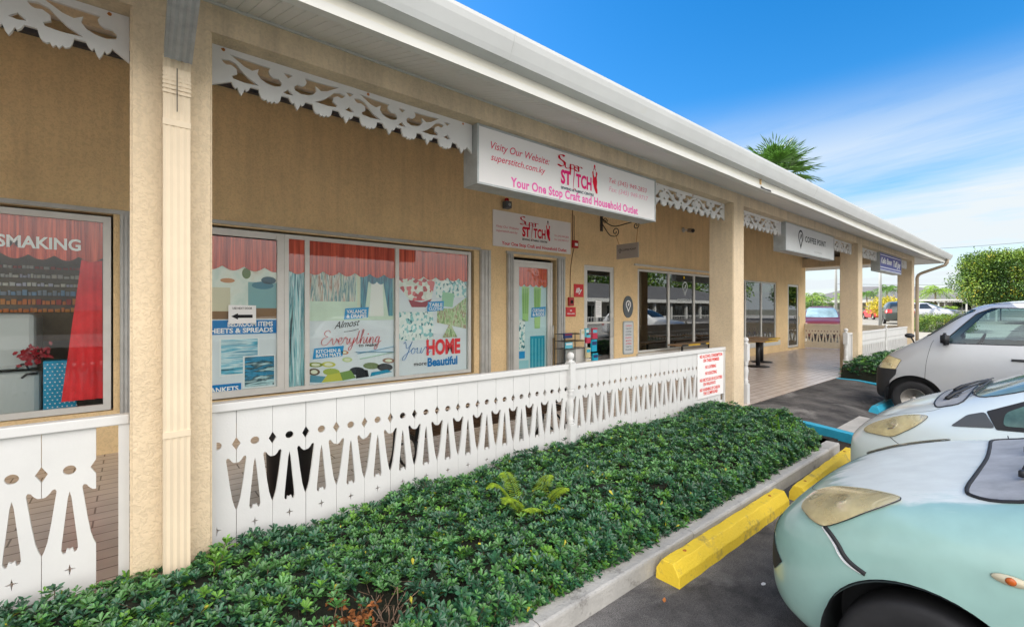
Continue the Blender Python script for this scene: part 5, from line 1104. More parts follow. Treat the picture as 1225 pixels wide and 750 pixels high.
class Car:
    def __init__(s, name, label_, cat, x, y, z, rz, stations, paint, group=None, sub=3):
        s.t = thing(name, label_, cat, (x, y, z), rz, group); s.st = stations; s.paint = paint
        s.body0 = loft(stations, sub); bm = bmesh.new(); bm.from_mesh(s.body0); s.bvh = BVHTree.FromBMesh(bm); bm.free()
        s.cut = []
    def surf(s, prism_me, off=.003, flt=None):
        """the piece of body skin inside the prism, pushed out by off"""
        me = boolean(s.body0.copy(), [prism_me], 'INTERSECT'); bm = bmesh.new(); bm.from_mesh(me); bpy.data.meshes.remove(me)
        bm.faces.ensure_lookup_table(); kill = []
        for f in bm.faces:
            c = f.calc_center_median(); p, nn, i, d = s.bvh.find_nearest(c)
            if d is None or d > 2.5e-3 or abs(nn.dot(f.normal)) < .8 or (flt and not flt(c, nn)): kill.append(f)
        bmesh.ops.delete(bm, geom=kill, context='FACES')
        for v in bm.verts:
            p, nn, i, d = s.bvh.find_nearest(v.co); v.normal = nn
        vs = [v.co + s.snorm(v.co) * off for v in bm.verts]; bm.verts.index_update()
        fs = [[v.index for v in f.verts] for f in bm.faces]
        # outward check
        loops = []
        ed = [e for e in bm.edges if len(e.link_faces) == 1]; adj = {}
        for e in ed:
            a, c = e.verts[0].index, e.verts[1].index; adj.setdefault(a, []).append(c); adj.setdefault(c, []).append(a)
        seen = set()
        for st_ in list(adj):
            if st_ in seen: continue
            lp = [st_]; seen.add(st_); cur = st_
            while True:
                nx = [q for q in adj[cur] if q not in seen]
                if not nx: break
                cur = nx[0]; seen.add(cur); lp.append(cur)
            if len(lp) > 3: loops.append([vs[i] for i in lp])
        bm.free(); return vs, fs, loops
    def snorm(s, co):
        p, nn, i, d = s.bvh.find_nearest(co); return nn
    def patch(s, name, prism_me, m, off=.003, flt=None, rim=None, parent=None, rimr=.004, rimname='rim'):
        vs, fs, loops = s.surf(prism_me, off, flt)
        if not fs: return None
        if m is M_LENS:      # lamp: bright reflector bowl under a hazed clear lens, with a bulb shield
            inner = [v - s.snorm(v) * (off - .0008) for v in vs]
            b = MB(); b.add([v + s.snorm(v) * (off + .006) for v in vs], fs, M_HAZE, True); o = b.build(name, None, s.t, local=True)
            b = MB(); b.add(vs, fs, M_REFL, True); b.build('reflector', None, o, local=True)
            cc = sum(vs, Vector()) / len(vs); cc = s.bvh.find_nearest(cc)[0]; nn = s.snorm(cc); zq = nn.to_track_quat('Z', 'Y').to_matrix().to_4x4()
            b = MB(); b.lathe([(.052, 0), (.050, .0052), (.040, .0058), (.036, .0025), (.020, .0045), (.001, .006)], (0, 0, 0), M_CHROME, 20, M=Matrix.Translation(cc + nn * .0035) @ zq); b.build('bulb_shield', None, o, local=True)
            loops = [[v + s.snorm(v) * .004 for v in lp] for lp in loops]
        else:
            b = MB(); b.add(vs, fs, m, True); o = b.build(name, None, parent or s.t, local=True)
        if rim:
            b = MB()
            for lp in loops: b.tube(lp + [lp[0]], rimr, rim, 5, caps=False)
            b.build(rimname, None, o, local=True)
        return o
    def finish(s, extra=None, cut=()):
        me = boolean(s.body0.copy(), s.cut + list(cut)) if (s.cut or cut) else s.body0.copy()
        for p in me.polygons: p.use_smooth = True
        me.materials.clear(); me.materials.append(s.paint)
        try: me.set_sharp_from_angle(angle=R(35))
        except Exception: pass
        me.name = 'body'; o = bpy.data.objects.new('body', me); COL.objects.link(o); o.parent = s.t; s.body = o; return o
    def arch(s, sc, zc, r):
        for sg in (-1, 1):
            b = MB(); b.lathe([(r, 0), (r, .5 * sg)], (.52 * sg, -sc, zc), None, 48, axis=0); s.cut.append(mb_mesh(b))
    def liner(s, sc, zc, r):
        for sg in (-1, 1):
            w = max(st[1] for st in s.st); b = MB(); n = 32
            vs = []; x0, x1 = sg * .525, sg * (w - .015)
            for i in range(n + 1):
                a = R(-15 + 210 * i / n)
                for x in (x0, x1): vs.append((x, -sc + (r - .004) * math.cos(a), zc + (r - .004) * math.sin(a)))
            b.add(vs, [(2 * i, 2 * i + 1, 2 * i + 3, 2 * i + 2) for i in range(n)], M_PLAST, True)
            b.add([(x0, -sc + (r - .004) * math.cos(R(-15 + 210 * i / n)), zc + (r - .004) * math.sin(R(-15 + 210 * i / n))) for i in range(n + 1)], [tuple(range(n + 1))], M_PLAST)
            b.build('wheel_arch_liner', None, s.t, local=True)
    def wheel(s, sc, zc, r, x, style='hub'):
        for sg in (-1, 1):
            e = bpy.data.objects.new('wheel', None)
            b = MB(); w_ = .17; rt = r
            rr_ = r * (.60 if style != 'steel' else .58); X = sg * x
            b.lathe([(rr_, -sg * w_), (rt * .93, -sg * w_), (rt, -sg * w_ * .8), (rt, -sg * .03), (rt * .965, -sg * .006), (rt * .90, 0), (rt * .80, 0), (rr_ * 1.04, -sg * .004), (rr_, -sg * .014)], (X, -sc, zc), M_TYRE, 40, axis=0)
            wh = b.build('wheel', None, s.t, local=True)
            b = MB()
            b.lathe([(rr_, -sg * .012), (rr_ * .97, -sg * .008), (rr_ * .93, -sg * .02), (rr_ * .90, -sg * .05), (rr_ * .72, -sg * .045), (rr_ * .60, -sg * .022), (rr_ * .42, -sg * .018), (rr_ * .34, -sg * .030), (rr_ * .26, -sg * .030), (rr_ * .22, -sg * .010), (.001, -sg * .008)], (X, -sc, zc), M_RIM, 40, axis=0)
            if style == 'steel':
                for i in range(16):
                    a = 2 * pi * i / 16; c_ = (X - sg * .040, -sc + rr_ * .80 * math.sin(a), zc + rr_ * .80 * math.cos(a))
                    b.lathe([(rr_ * .06, 0), (rr_ * .06, sg * .003)], c_, M_DARK, 8, axis=0)
                for i in range(5):
                    a = 2 * pi * i / 5; b.lathe([(rr_ * .045, -sg * .024), (rr_ * .045, sg * .0), (rr_ * .03, sg * .003)], (X - sg * .01, -sc + rr_ * .34 * math.sin(a), zc + rr_ * .34 * math.cos(a)), M_DARK, 8, axis=0)
            else:
                for i in range(7):
                    a = 2 * pi * i / 7
                    b.box(-.004, .004, -rr_ * .10, rr_ * .10, rr_ * .42, rr_ * .86, M_DARK, M=Matrix.Translation((X - sg * .022, -sc, zc)) @ Matrix.Rotation(a, 4, 'X'))
            b.build('rim', None, wh, local=True)
    def gap(s, pts, name='panel_gap', r=.0025, m=None, side=-1, mirror=True):
        """thin dark panel gap along (s, z) points on the side of the body"""
        for sg in ((-1, 1) if mirror else (side,)):
            P = []
            for sv_, z in catmull(pts, 5):
                h = s.bvh.ray_cast(Vector((sg * 3, -sv_, z)), Vector((-sg, 0, 0)))
                if h[0] is not None: P.append(h[0] + h[1] * .0005)
            if len(P) > 2: b = MB(); b.tube(P, r, m or M_DARK, 5); b.build(name, None, s.t, local=True)
    def topgap(s, pts, name='panel_gap', r=.0012, m=None):
        P = []
        for x, sv_ in catmull(pts, 5):
            h = s.bvh.ray_cast(Vector((x, -sv_, 3)), Vector((0, 0, -1)))
            if h[0] is not None: P.append(h[0] + h[1] * .0005)
        if len(P) > 2: b = MB(); b.tube(P, r, m or M_DARK, 5); b.build(name, None, s.t, local=True)
    def on_top(s, x, sv_, off=0):
        h = s.bvh.ray_cast(Vector((x, -sv_, 3)), Vector((0, 0, -1))); return h[0] + h[1] * off
    def on_side(s, sg, sv_, z, off=0):
        h = s.bvh.ray_cast(Vector((sg * 3, -sv_, z)), Vector((-sg, 0, 0))); return h[0] + h[1] * off
    def mirrors(s, sv_, z, m, sc=1.0):
        for sg in (-1, 1):
            p = s.on_side(sg, sv_, z); M = Matrix.Translation(p + Vector((sg * .10 * sc, .0, .02)))
            bm = bmesh.new(); bmesh.ops.create_uvsphere(bm, u_segments=16, v_segments=10, radius=1)
            for v in bm.verts: v.co = Vector((v.co.x * .09 * sc, v.co.y * .05 * sc if v.co.y > 0 else v.co.y * .025, v.co.z * .075 * sc)) 
            b = MB(); b.bm(bm, m, True, M); b.tube([p + Vector((-sg * .02, 0, -.03)), p + Vector((sg * .06, 0, 0))], .018, m, 8); b.build('wing_mirror', None, s.t, local=True)
def paint(name, col, rough=.32, metal=.0, upper_tint=None, coat=.6):
    m = mat(name, col, rough, metal, nscale=1.5, namt=.06, coat=coat)
    t, b, n, l = nodes(m); tcn = n('ShaderNodeTexCoord')
    if upper_tint:  # second, rougher tone above a line sloping along the body, mottled edge
        fc, z0_, z1_ = upper_tint
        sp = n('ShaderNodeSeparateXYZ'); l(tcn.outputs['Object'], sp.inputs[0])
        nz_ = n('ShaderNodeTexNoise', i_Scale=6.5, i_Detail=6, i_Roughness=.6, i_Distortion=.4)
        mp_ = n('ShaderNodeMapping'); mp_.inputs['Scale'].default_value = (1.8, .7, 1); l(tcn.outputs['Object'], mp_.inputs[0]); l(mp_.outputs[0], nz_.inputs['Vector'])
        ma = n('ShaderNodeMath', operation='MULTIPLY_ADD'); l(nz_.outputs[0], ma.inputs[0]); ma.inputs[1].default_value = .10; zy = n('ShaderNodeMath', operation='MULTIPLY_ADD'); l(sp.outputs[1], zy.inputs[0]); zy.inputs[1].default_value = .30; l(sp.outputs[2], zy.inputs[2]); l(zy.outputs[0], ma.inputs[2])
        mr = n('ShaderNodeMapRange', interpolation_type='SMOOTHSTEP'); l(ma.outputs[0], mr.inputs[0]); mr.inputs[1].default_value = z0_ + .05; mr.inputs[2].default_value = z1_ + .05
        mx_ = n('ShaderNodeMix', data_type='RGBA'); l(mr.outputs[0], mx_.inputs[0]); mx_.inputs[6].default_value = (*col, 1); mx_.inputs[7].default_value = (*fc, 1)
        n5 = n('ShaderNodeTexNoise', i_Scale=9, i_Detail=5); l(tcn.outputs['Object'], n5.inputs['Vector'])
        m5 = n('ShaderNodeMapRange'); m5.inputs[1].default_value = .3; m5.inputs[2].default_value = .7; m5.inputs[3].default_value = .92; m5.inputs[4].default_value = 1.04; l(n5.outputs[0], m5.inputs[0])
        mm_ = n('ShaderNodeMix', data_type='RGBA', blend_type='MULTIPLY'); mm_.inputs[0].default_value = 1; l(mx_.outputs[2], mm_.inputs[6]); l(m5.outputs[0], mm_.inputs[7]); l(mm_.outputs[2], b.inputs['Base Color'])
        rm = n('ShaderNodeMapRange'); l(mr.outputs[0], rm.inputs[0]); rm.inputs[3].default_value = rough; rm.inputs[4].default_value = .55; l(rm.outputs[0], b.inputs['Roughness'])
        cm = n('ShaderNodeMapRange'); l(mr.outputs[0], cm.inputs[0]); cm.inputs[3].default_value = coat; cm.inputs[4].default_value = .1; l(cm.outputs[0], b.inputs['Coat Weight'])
    return m
HATCH = [(0, .46, .32, .44, .45, .54, .40, .58, .60), (.03, .60, .24, .42, .58, .58, .48, .64, .67), (.16, .74, .20, .45, .71, .70, .60, .78, .81), (.38, .82, .18, .50, .79, .83, .67, .89, .912), (.65, .845, .18, .55, .815, .91, .69, .968, .990),
         (.92, .85, .18, .55, .82, .955, .67, 1.02, 1.045), (1.2, .85, .18, .55, .825, .975, .61, 1.20, 1.245), (1.7, .85, .18, .55, .825, .99, .56, 1.45, 1.495), (2.3, .85, .18, .55, .82, 1.0, .54, 1.49, 1.53), (3.0, .84, .18, .55, .80, 1.02, .54, 1.44, 1.48), (3.45, .82, .2, .55, .77, 1.0, .56, 1.20, 1.24), (3.68, .78, .24, .5, .73, .88, .62, .96, .98), (3.78, .70, .30, .5, .66, .74, .56, .80, .81)]
def common_car(c, tail_z=(.72, .92), belt=1.0, roof=1.46, LEN=3.78, dark=None, ws=(1.06, 1.44), wx=.60, sw=None, plate=True, wsm=None):
    dark = dark or M_CARGL
    fr = [(-wx, ws[0]), (wx, ws[0]), (wx * .86, ws[1]), (-wx * .86, ws[1])]
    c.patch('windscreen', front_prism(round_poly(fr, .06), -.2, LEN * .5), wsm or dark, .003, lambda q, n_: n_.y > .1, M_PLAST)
    c.patch('rear_window', front_prism(round_poly([(-wx * .85, belt + .08), (wx * .85, belt + .08), (wx * .75, roof - .04), (-wx * .75, roof - .04)], .05), LEN * .55, LEN + .3), dark, .003, lambda q, n_: n_.y < -.1, M_PLAST)
    if sw:
        for sg, nm in ((-1, 'side_window'), (1, 'side_window')):
            for P in sw: c.patch(nm, side_prism(round_poly(P, .035), .2 * sg, 1.4 * sg), dark, .003, None, M_PLAST)
    for sg in (-1, 1):
        c.patch('tail_lamp', side_prism(round_poly([(LEN - .30, tail_z[0]), (LEN + .1, tail_z[0] - .04), (LEN + .1, tail_z[1]), (LEN - .22, tail_z[1])], .03), .3 * sg, 1.4 * sg), M_TAIL, .005, lambda q, n_: abs(q.x) > .45)
def crease(c, name, lab):
    pass
# ---------------------------------------------------------------- teal car
P_TEALC = paint('teal_paint', (.35, .56, .51), .30, .05, upper_tint=((.74, .785, .745), .742, .772))
CX, CY = 3.13, .985
c = Car('parked_car', 'teal green hatchback with faded chalky bonnet and yellowed headlamp, nearest car', 'car', CX, CY, -.14, 0, HATCH, P_TEALC, 'cars parked facing the shops', sub=4)  # whitish bonnet is the second tone set by upper_tint
AR, AZ, WR = .345, .325, .30
c.arch(.66, AZ, AR); c.arch(3.02, AZ, AR); c.finish(); c.liner(.66, AZ, AR); c.liner(3.02, AZ, AR)
c.wheel(.66, .295, .295, .815); c.wheel(3.02, .295, .295, .815)
SW1 = [[(1.05, 1.02), (1.90, 1.03), (1.90, 1.44), (1.62, 1.43)], [(1.95, 1.03), (2.75, 1.06), (2.80, 1.41), (1.95, 1.44)]]
common_car(c, sw=SW1, ws=(1.16, 1.44))
HL1 = [(-0.732, -0.218, 0.802), (-0.713, -0.233, 0.845), (-0.69, -0.267, 0.883), (-0.663, -0.328, 0.913), (-0.642, -0.4, 0.922), (-0.624, -0.47, 0.923), (-0.607, -0.55, 0.913), (-0.628, -0.513, 0.88), (-0.663, -0.442, 0.833), (-0.697, -0.376, 0.786), (-0.726, -0.314, 0.75), (-0.734, -0.268, 0.759), (-0.735, -0.236, 0.781)]
for sg in (-1, 1):
    o = c.patch('headlight', prism3(smooth3(HL1), (.9151, .2342, -.3283), .34, sg > 0), M_LENS, .004, lambda q, n_: q.x * sg > .2, M_PLAST, rimr=.0022, rimname='seal')
c.gap([(.315, .754), (.345, .735), (.375, .707), (.395, .68), (.425, .657), (.475, .638)], 'bumper_joint', r=.0115, m=M_DARK, side=-1, mirror=False)
c.gap([(.305, .748), (.332, .728), (.360, .70), (.378, .672), (.41, .648), (.46, .636)], 'chipped_paint', r=.0065, m=P_WHT, side=-1, mirror=False)
c.gap([(.315, .754), (.375, .707), (.415, .657), (.475, .638)], 'bumper_joint', r=.003, side=1, mirror=False)
c.topgap([(-.50, .24), (-.56, .36), (-.60, .50)], r=.0012); c.topgap([(.50, .24), (.56, .36), (.60, .50)], r=.0012); c.topgap([(-.50, .24), (-.3, .13), (0, .10), (.3, .13), (.50, .24)])
COWL1 = [(-.52, .745), (-.60, .77), (-.64, .85), (-.62, .98), (-.50, 1.03), (0, 1.0), (.50, 1.03), (.62, .98), (.64, .85), (.60, .77), (.52, .745), (.3, .755), (0, .765), (-.3, .755)]
o = c.patch('cowl_panel', top_prism(smooth_poly(COWL1, 3), .7, 1.6), M_COWL, .002, lambda q, n_: n_.z > .2, M_DARK, rimr=.008, rimname='cowl_seal')
for x0, x1 in ((-.40, .12), (.05, .50)):
    b = MB(); P = [c.on_top(x0, .90, .02), c.on_top(x0 + .08, .93, .05), c.on_top((x0 + x1) / 2, .99, .045), c.on_top(x1, 1.05, .04)]
    b.tube(P, [.011, .009, .007, .005], M_PLAST, 8); b.lathe([(.013, -.01), (.013, .012), (.008, .018)], tuple(P[0]), M_PLAST, 12)
    P2 = [c.on_top(x0 - .05, 1.02, .016), c.on_top((x0 + x1) / 2, 1.05, .016), c.on_top(x1 + .05, 1.06, .016)]; b.tube(P2, .007, M_PLAST, 5); b.build('wiper', None, c.t, local=True)
c.patch('fog_lamp_recess', side_prism([(.01, .44), (.06, .41), (.115, .49), (.05, .545), (.01, .56)], -.30, -1.4), M_DARK, .003, lambda q, n_: q.x < -.3)
c.patch('fog_lamp_recess', side_prism([(.01, .44), (.06, .41), (.115, .49), (.05, .545), (.01, .56)], .30, 1.4), M_DARK, .003, lambda q, n_: q.x > .3)
c.patch('grille', front_prism(round_poly([(-.40, .34), (.40, .34), (.34, .46), (-.34, .46)], .04), -.3, .4), M_DARK, .003, lambda q, n_: n_.y > .3, M_PLAST)
c.patch('yellow_tape', side_prism([(-.05, .56), (.035, .56), (.04, .70), (-.05, .70)], -.40, -1.4), mat('yellowed_patch', (.62, .55, .2), .5), .003, lambda q, n_: q.x < -.3)
for sg in (-1, 1):
    b = MB(); p = c.on_side(sg, .88, .80, .003); Ml = Matrix.Translation(p)
    b.lathe([(.001, 0), (.05, .0), (.045, sg * .006), (.001, sg * .009)], (0, 0, 0), mat('marker_lens_pale', (.62, .56, .40), .3), 18, axis=0, M=Ml @ Matrix.Diagonal((1, 1.0, .36, 1)))
    b.lathe([(.001, 0), (.014, sg * .009), (.010, sg * .013), (.001, sg * .014)], (0, 0, 0), M_ORANGE, 12, axis=0, M=Ml); b.build('side_marker', None, c.t, local=True)
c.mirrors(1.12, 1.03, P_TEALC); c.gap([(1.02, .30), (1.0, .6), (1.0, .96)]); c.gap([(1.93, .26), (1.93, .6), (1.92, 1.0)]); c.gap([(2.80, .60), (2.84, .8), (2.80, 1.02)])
for sg in (-1, 1):
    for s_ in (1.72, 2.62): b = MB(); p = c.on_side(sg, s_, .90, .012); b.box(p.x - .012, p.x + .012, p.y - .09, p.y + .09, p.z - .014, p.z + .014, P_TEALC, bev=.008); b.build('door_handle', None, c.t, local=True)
# ---------------------------------------------------------------- pale blue car (short bonnet)
FIT = [(0, .46, .32, .44, .45, .54, .40, .58, .60), (.03, .60, .24, .42, .58, .58, .48, .64, .67), (.16, .74, .20, .45, .71, .69, .60, .765, .79), (.36, .82, .18, .50, .79, .80, .64, .885, .915), (.56, .845, .18, .55, .815, .87, .65, .955, .99),
       (.80, .85, .18, .55, .82, .90, .64, 1.055, 1.09), (1.10, .85, .18, .55, .825, .93, .60, 1.20, 1.24), (1.65, .85, .18, .55, .825, .96, .55, 1.43, 1.475), (2.3, .85, .18, .55, .82, .98, .54, 1.49, 1.53), (3.0, .84, .18, .55, .80, 1.0, .54, 1.46, 1.50), (3.5, .82, .2, .55, .77, 1.0, .56, 1.24, 1.28), (3.75, .78, .24, .5, .73, .88, .62, .98, 1.0), (3.85, .70, .30, .5, .66, .74, .56, .80, .81)]
P_PALE = paint('pale_blue_paint', (.72, .80, .80), .26, .05)
c = Car('parked_car', 'pale icy blue hatchback with black quarter window, between teal car and silver van', 'car', 5.42, 1.205, -.14, 0, FIT, P_PALE, 'cars parked facing the shops', sub=4)
c.arch(.70, AZ, AR); c.arch(3.1, AZ, AR); c.finish(); c.liner(.70, AZ, AR); c.liner(3.1, AZ, AR); c.wheel(.70, .295, .295, .815); c.wheel(3.1, .295, .295, .815)
common_car(c, sw=[[(1.10, .965), (1.95, 1.0), (1.95, 1.42), (1.62, 1.41), (1.2, 1.18)], [(2.0, 1.0), (2.8, 1.04), (2.85, 1.41), (2.0, 1.43)]], ws=(1.07, 1.42), LEN=3.85, wsm=mat('pale_green_windscreen', (.22, .32, .29), .06, spec=.6, nscale=2, namt=.4, coat=.4))
HL2 = [(-0.751, -0.17, 0.717), (-0.732, -0.214, 0.774), (-0.703, -0.314, 0.83), (-0.675, -0.424, 0.875), (-0.653, -0.531, 0.891), (-0.654, -0.544, 0.873), (-0.677, -0.487, 0.809), (-0.701, -0.416, 0.751), (-0.723, -0.344, 0.704), (-0.74, -0.243, 0.705)]
for sg in (-1, 1):
    c.patch('headlight', prism3(smooth3(HL2), (.9667, .1707, -.1907), .34, sg > 0), M_LENS, .004, lambda q, n_: q.x * sg > .2, M_PLAST, rimr=.002, rimname='seal')
    c.patch('quarter_window_trim', side_prism(round_poly([(.69, .865), (.92, .895), (.865, .99), (.775, .955)], .02), .3 * sg, 1.4 * sg), mat('matt_quarter_panel', (.075, .08, .085), .5), .004, None)
    c.patch('quarter_window_frame', side_prism(round_poly([(.925, .885), (1.5, .93), (1.5, 1.26), (1.12, 1.12), (.872, .995)], .01), .3 * sg, 1.4 * sg), M_DARK, .0035, None)
    c.patch('quarter_window', side_prism(round_poly([(.955, .915), (1.40, .95), (1.40, 1.19), (1.10, 1.085), (.965, 1.0)], .03), .3 * sg, 1.4 * sg), M_CARGN, .0065, None)
    b = MB(); p0 = c.on_side(sg, .84, .775, .004)
    for i in range(9):
        p = c.on_side(sg, .80 + i * .013, .775 - .0008 * i, .004); b.box(p.x - .003, p.x + .003, p.y - .0045, p.y + .0045, p.z - .008, p.z + .008, M_CHROME if i % 2 else mat('badge_blue', (.03, .25, .6), .3))
    b.build('badge', None, c.t, local=True)
c.gap([(.34, .71), (.42, .66), (.50, .64)], 'bumper_joint'); c.gap([(1.02, .30), (1.02, .6), (.98, .86)]); c.gap([(1.97, .26), (1.97, .6), (1.97, .98)])
c.topgap([(-.54, .27), (-.63, .42), (-.66, .56), (-.64, .62)]); c.topgap([(.54, .27), (.63, .42), (.66, .56), (.64, .62)]); c.topgap([(-.54, .27), (-.3, .15), (0, .12), (.3, .15), (.54, .27)])
COWL2 = [(-.58, .585), (-.62, .65), (-.58, .74), (-.3, .76), (.3, .76), (.58, .74), (.62, .65), (.58, .585), (.3, .555), (-.3, .555)]
o = c.patch('cowl_panel', top_prism(smooth_poly(COWL2, 3), .7, 1.6), M_COWL, .002, lambda q, n_: n_.z > .2, M_PLAST, rimr=.006, rimname='cowl_seal')
b = MB()
for i in range(10):
    x = -.40 + i * .088; P = [c.on_top(x, .61, .004), c.on_top(x + .01, .70, .004)]; b.tube(P, .012, M_PLAST, 4, flat=.4)
b.build('cowl_vents', None, o, local=True)
for x0, x1 in ((-.45, .15), (.0, .52)):
    b = MB(); P = [c.on_top(x0, .64, .015), c.on_top(x0 + .08, .68, .03), c.on_top((x0 + x1) / 2, .76, .03), c.on_top(x1, .84, .03)]; b.tube(P, [.016, .012, .008, .005], M_PLAST, 8)
    P2 = [c.on_top(x0 - .02, .79, .016), c.on_top((x0 + x1) / 2, .82, .016), c.on_top(x1 + .08, .84, .016)]; b.tube(P2, .007, M_PLAST, 5); b.build('wiper', None, c.t, local=True)
c.patch('grille', front_prism(round_poly([(-.40, .34), (.40, .34), (.34, .46), (-.34, .46)], .04), -.3, .4), M_DARK, .003, lambda q, n_: n_.y > .3, M_PLAST)
c.mirrors(1.22, 1.0, P_PALE)
for sg in (-1, 1):
    for s_ in (1.78, 2.68): b = MB(); p = c.on_side(sg, s_, .88, .012); b.box(p.x - .012, p.x + .012, p.y - .09, p.y + .09, p.z - .014, p.z + .014, P_PALE, bev=.008); b.build('door_handle', None, c.t, local=True)
# ---------------------------------------------------------------- silver van
VAN = [(0, .58, .30, .45, .57, .60, .50, .66, .68), (.04, .70, .24, .45, .70, .70, .62, .80, .82), (.17, .79, .21, .5, .78, .86, .70, .975, 1.0), (.40, .82, .21, .55, .815, 1.02, .74, 1.125, 1.15), (.60, .83, .21, .6, .82, 1.11, .745, 1.235, 1.27),
       (.84, .83, .21, .6, .825, 1.17, .71, 1.46, 1.50), (1.12, .83, .21, .6, .825, 1.19, .675, 1.715, 1.76), (1.40, .83, .21, .6, .825, 1.20, .655, 1.80, 1.845), (2.0, .83, .21, .6, .825, 1.20, .65, 1.835, 1.885), (3.2, .83, .21, .6, .82, 1.20, .65, 1.835, 1.885), (3.8, .82, .23, .6, .81, 1.19, .64, 1.80, 1.85), (3.96, .80, .25, .6, .79, 1.15, .61, 1.66, 1.70), (4.02, .72, .30, .6, .70, 1.0, .54, 1.40, 1.42)]
P_SILV = paint('silver_paint', (.50, .515, .535), .30, .25)
c = Car('parked_van', 'silver compact van with black bumper corner and steel wheel, beyond the pale blue car', 'van', 9.61 + .835, 2.02, -.14, 0, VAN, P_SILV, 'cars parked facing the shops', sub=4)
vin = [(max(s, .62) if i else .62, w - .05, .42, zm, wsh - .05, zsh, we - .045, ze - .045, zc - .045) for i, (s, w, z0, zm, wsh, zsh, we, ze, zc) in enumerate(VAN[5:-1])]
vin = [(.66, .76, .50, .7, .76, 1.02, .68, 1.13, 1.16)] + vin[:-1] + [(3.86,) + vin[-1][1:]]
inner = loft(vin, 3)
SWIN = round_poly([(.93, 1.20), (1.70, 1.21), (1.76, 1.26), (1.76, 1.74), (1.38, 1.745), (1.22, 1.66), (1.05, 1.45), (.90, 1.26)], .03)
SWIN2 = round_poly([(1.86, 1.22), (2.75, 1.22), (2.75, 1.73), (1.86, 1.745)], .05); SWIN3 = round_poly([(2.85, 1.22), (3.70, 1.22), (3.62, 1.70), (2.85, 1.73)], .05)
WSF = round_poly([(-.68, 1.31), (.68, 1.31), (.60, 1.72), (-.60, 1.72)], .06); RWF = round_poly([(-.62, 1.22), (.62, 1.22), (.55, 1.68), (-.55, 1.68)], .06)
c.arch(.52, .30, .365); c.arch(3.2, .30, .365)
c.finish(cut=[inner, side_prism(SWIN, -1.3, 1.3), side_prism(SWIN2, -1.3, 1.3), front_prism(WSF, -.3, 1.5)])
c.liner(.52, .30, .365); c.liner(3.2, .30, .365); c.wheel(.52, .285, .285, .80, 'steel'); c.wheel(3.2, .285, .285, .80, 'steel')
VG = glass('van_glass', (.66, .82, .82), .88, .07)
for sg in (-1, 1):
    for P in (SWIN, SWIN2): c.patch('side_window', side_prism(P, .2 * sg, 1.3 * sg), VG, -.006, None, M_PLAST, rimr=.009, rimname='window_rubber')
    c.patch('side_window', side_prism(SWIN3, .2 * sg, 1.3 * sg), M_CARGL, .003, None, M_PLAST)
    c.patch('headlight', side_prism(round_poly([(.075, .745), (.30, .745), (.375, .905), (.20, .955), (.12, .87)], .015), .3 * sg, 1.3 * sg), M_LENS, .004, lambda q, n_: abs(q.x) > .45, M_PLAST, rimname='seal')
    c.patch('bumper_corner', side_prism([(-.1, .20), (.185, .20), (.22, .55), (.30, .66), (.31, .742), (-.1, .742)], .25 * sg, 1.3 * sg), M_PLAST, .012, lambda q, n_: True, M_PLAST, rimname='bumper_edge')
    c.patch('tail_lamp', side_prism(round_poly([(3.88, .9), (4.2, .9), (4.2, 1.45), (3.90, 1.45)], .02), .4 * sg, 1.3 * sg), M_TAIL, .004, lambda q, n_: abs(q.x) > .6)
    b = MB(); p = c.on_side(sg, 1.66, 1.0, .014); b.box(p.x - .012, p.x + .012, p.y - .075, p.y + .075, p.z - .018, p.z + .018, M_PLAST, bev=.008); b.build('door_handle', None, c.t, local=True)
c.patch('windscreen', front_prism(WSF, -.3, 1.5), VG, -.004, lambda q, n_: n_.y > .1, M_PLAST, rimr=.009, rimname='window_rubber')
c.patch('rear_window', front_prism(RWF, 3.5, 4.4), M_CARGL, .003, lambda q, n_: n_.y < -.1, M_PLAST)
c.patch('grille', front_prism(round_poly([(-.42, .50), (.42, .50), (.42, .70), (-.42, .70)], .03), -.3, .4), M_PLAST, .006, lambda q, n_: n_.y > .3)
c.gap([(.66, .62), (.68, .9), (.73, 1.16), (.76, 1.24)]); c.gap([(1.80, .30), (1.80, .7), (1.80, 1.2), (1.80, 1.74)]); c.gap([(.66, .62), (.80, .52), (.87, .35), (.88, .26)]); c.gap([(2.80, .30), (2.80, .7), (2.80, 1.2), (2.80, 1.74)])
c.gap([(1.10, 1.79), (1.4, 1.805), (1.8, 1.815), (2.8, 1.815), (3.6, 1.80)], 'roof_drip_rail', r=.006, m=M_PLAST); c.gap([(.62, 1.25), (.84, 1.47), (1.05, 1.68), (1.12, 1.76)], 'pillar_trim', r=.004, m=M_PLAST)
# door mirror on the near side of the photo, interior pieces
for sg in (-1, 1):
    p = c.on_side(sg, .92, 1.22); b = MB(); bm = bmesh.new(); bmesh.ops.create_cube(bm, size=1)
    for v in bm.verts: v.co = Vector((v.co.x * .15, v.co.y * .10, v.co.z * .19))
    bmesh.ops.bevel(bm, geom=bm.edges[:], offset=.035, segments=3, affect='EDGES'); b.bm(bm, M_PLAST, True, Matrix.Translation(p + Vector((sg * .11, .02, .05))) @ Matrix.Rotation(R(-12 * sg), 4, 'Z'))
    b.tube([p + Vector((-sg * .01, 0, -.02)), p + Vector((sg * .06, .01, -.01))], .028, M_PLAST, 8); b.build('wing_mirror', None, c.t, local=True)
b = MB(); p = c.on_top(-.62, .50, 0); b.tube([p, p + Vector((-.02, .02, .06)), p + Vector((-.03, .05, .10))], .012, M_PLAST, 8); bm = bmesh.new(); bmesh.ops.create_uvsphere(bm, u_segments=14, v_segments=8, radius=.05)
for v in bm.verts: v.co.y *= 1.3; v.co.z *= .8
b.bm(bm, M_PLAST, True, Matrix.Translation(p + Vector((-.03, .05, .11)))); b.build('fender_mirror', None, c.t, local=True)
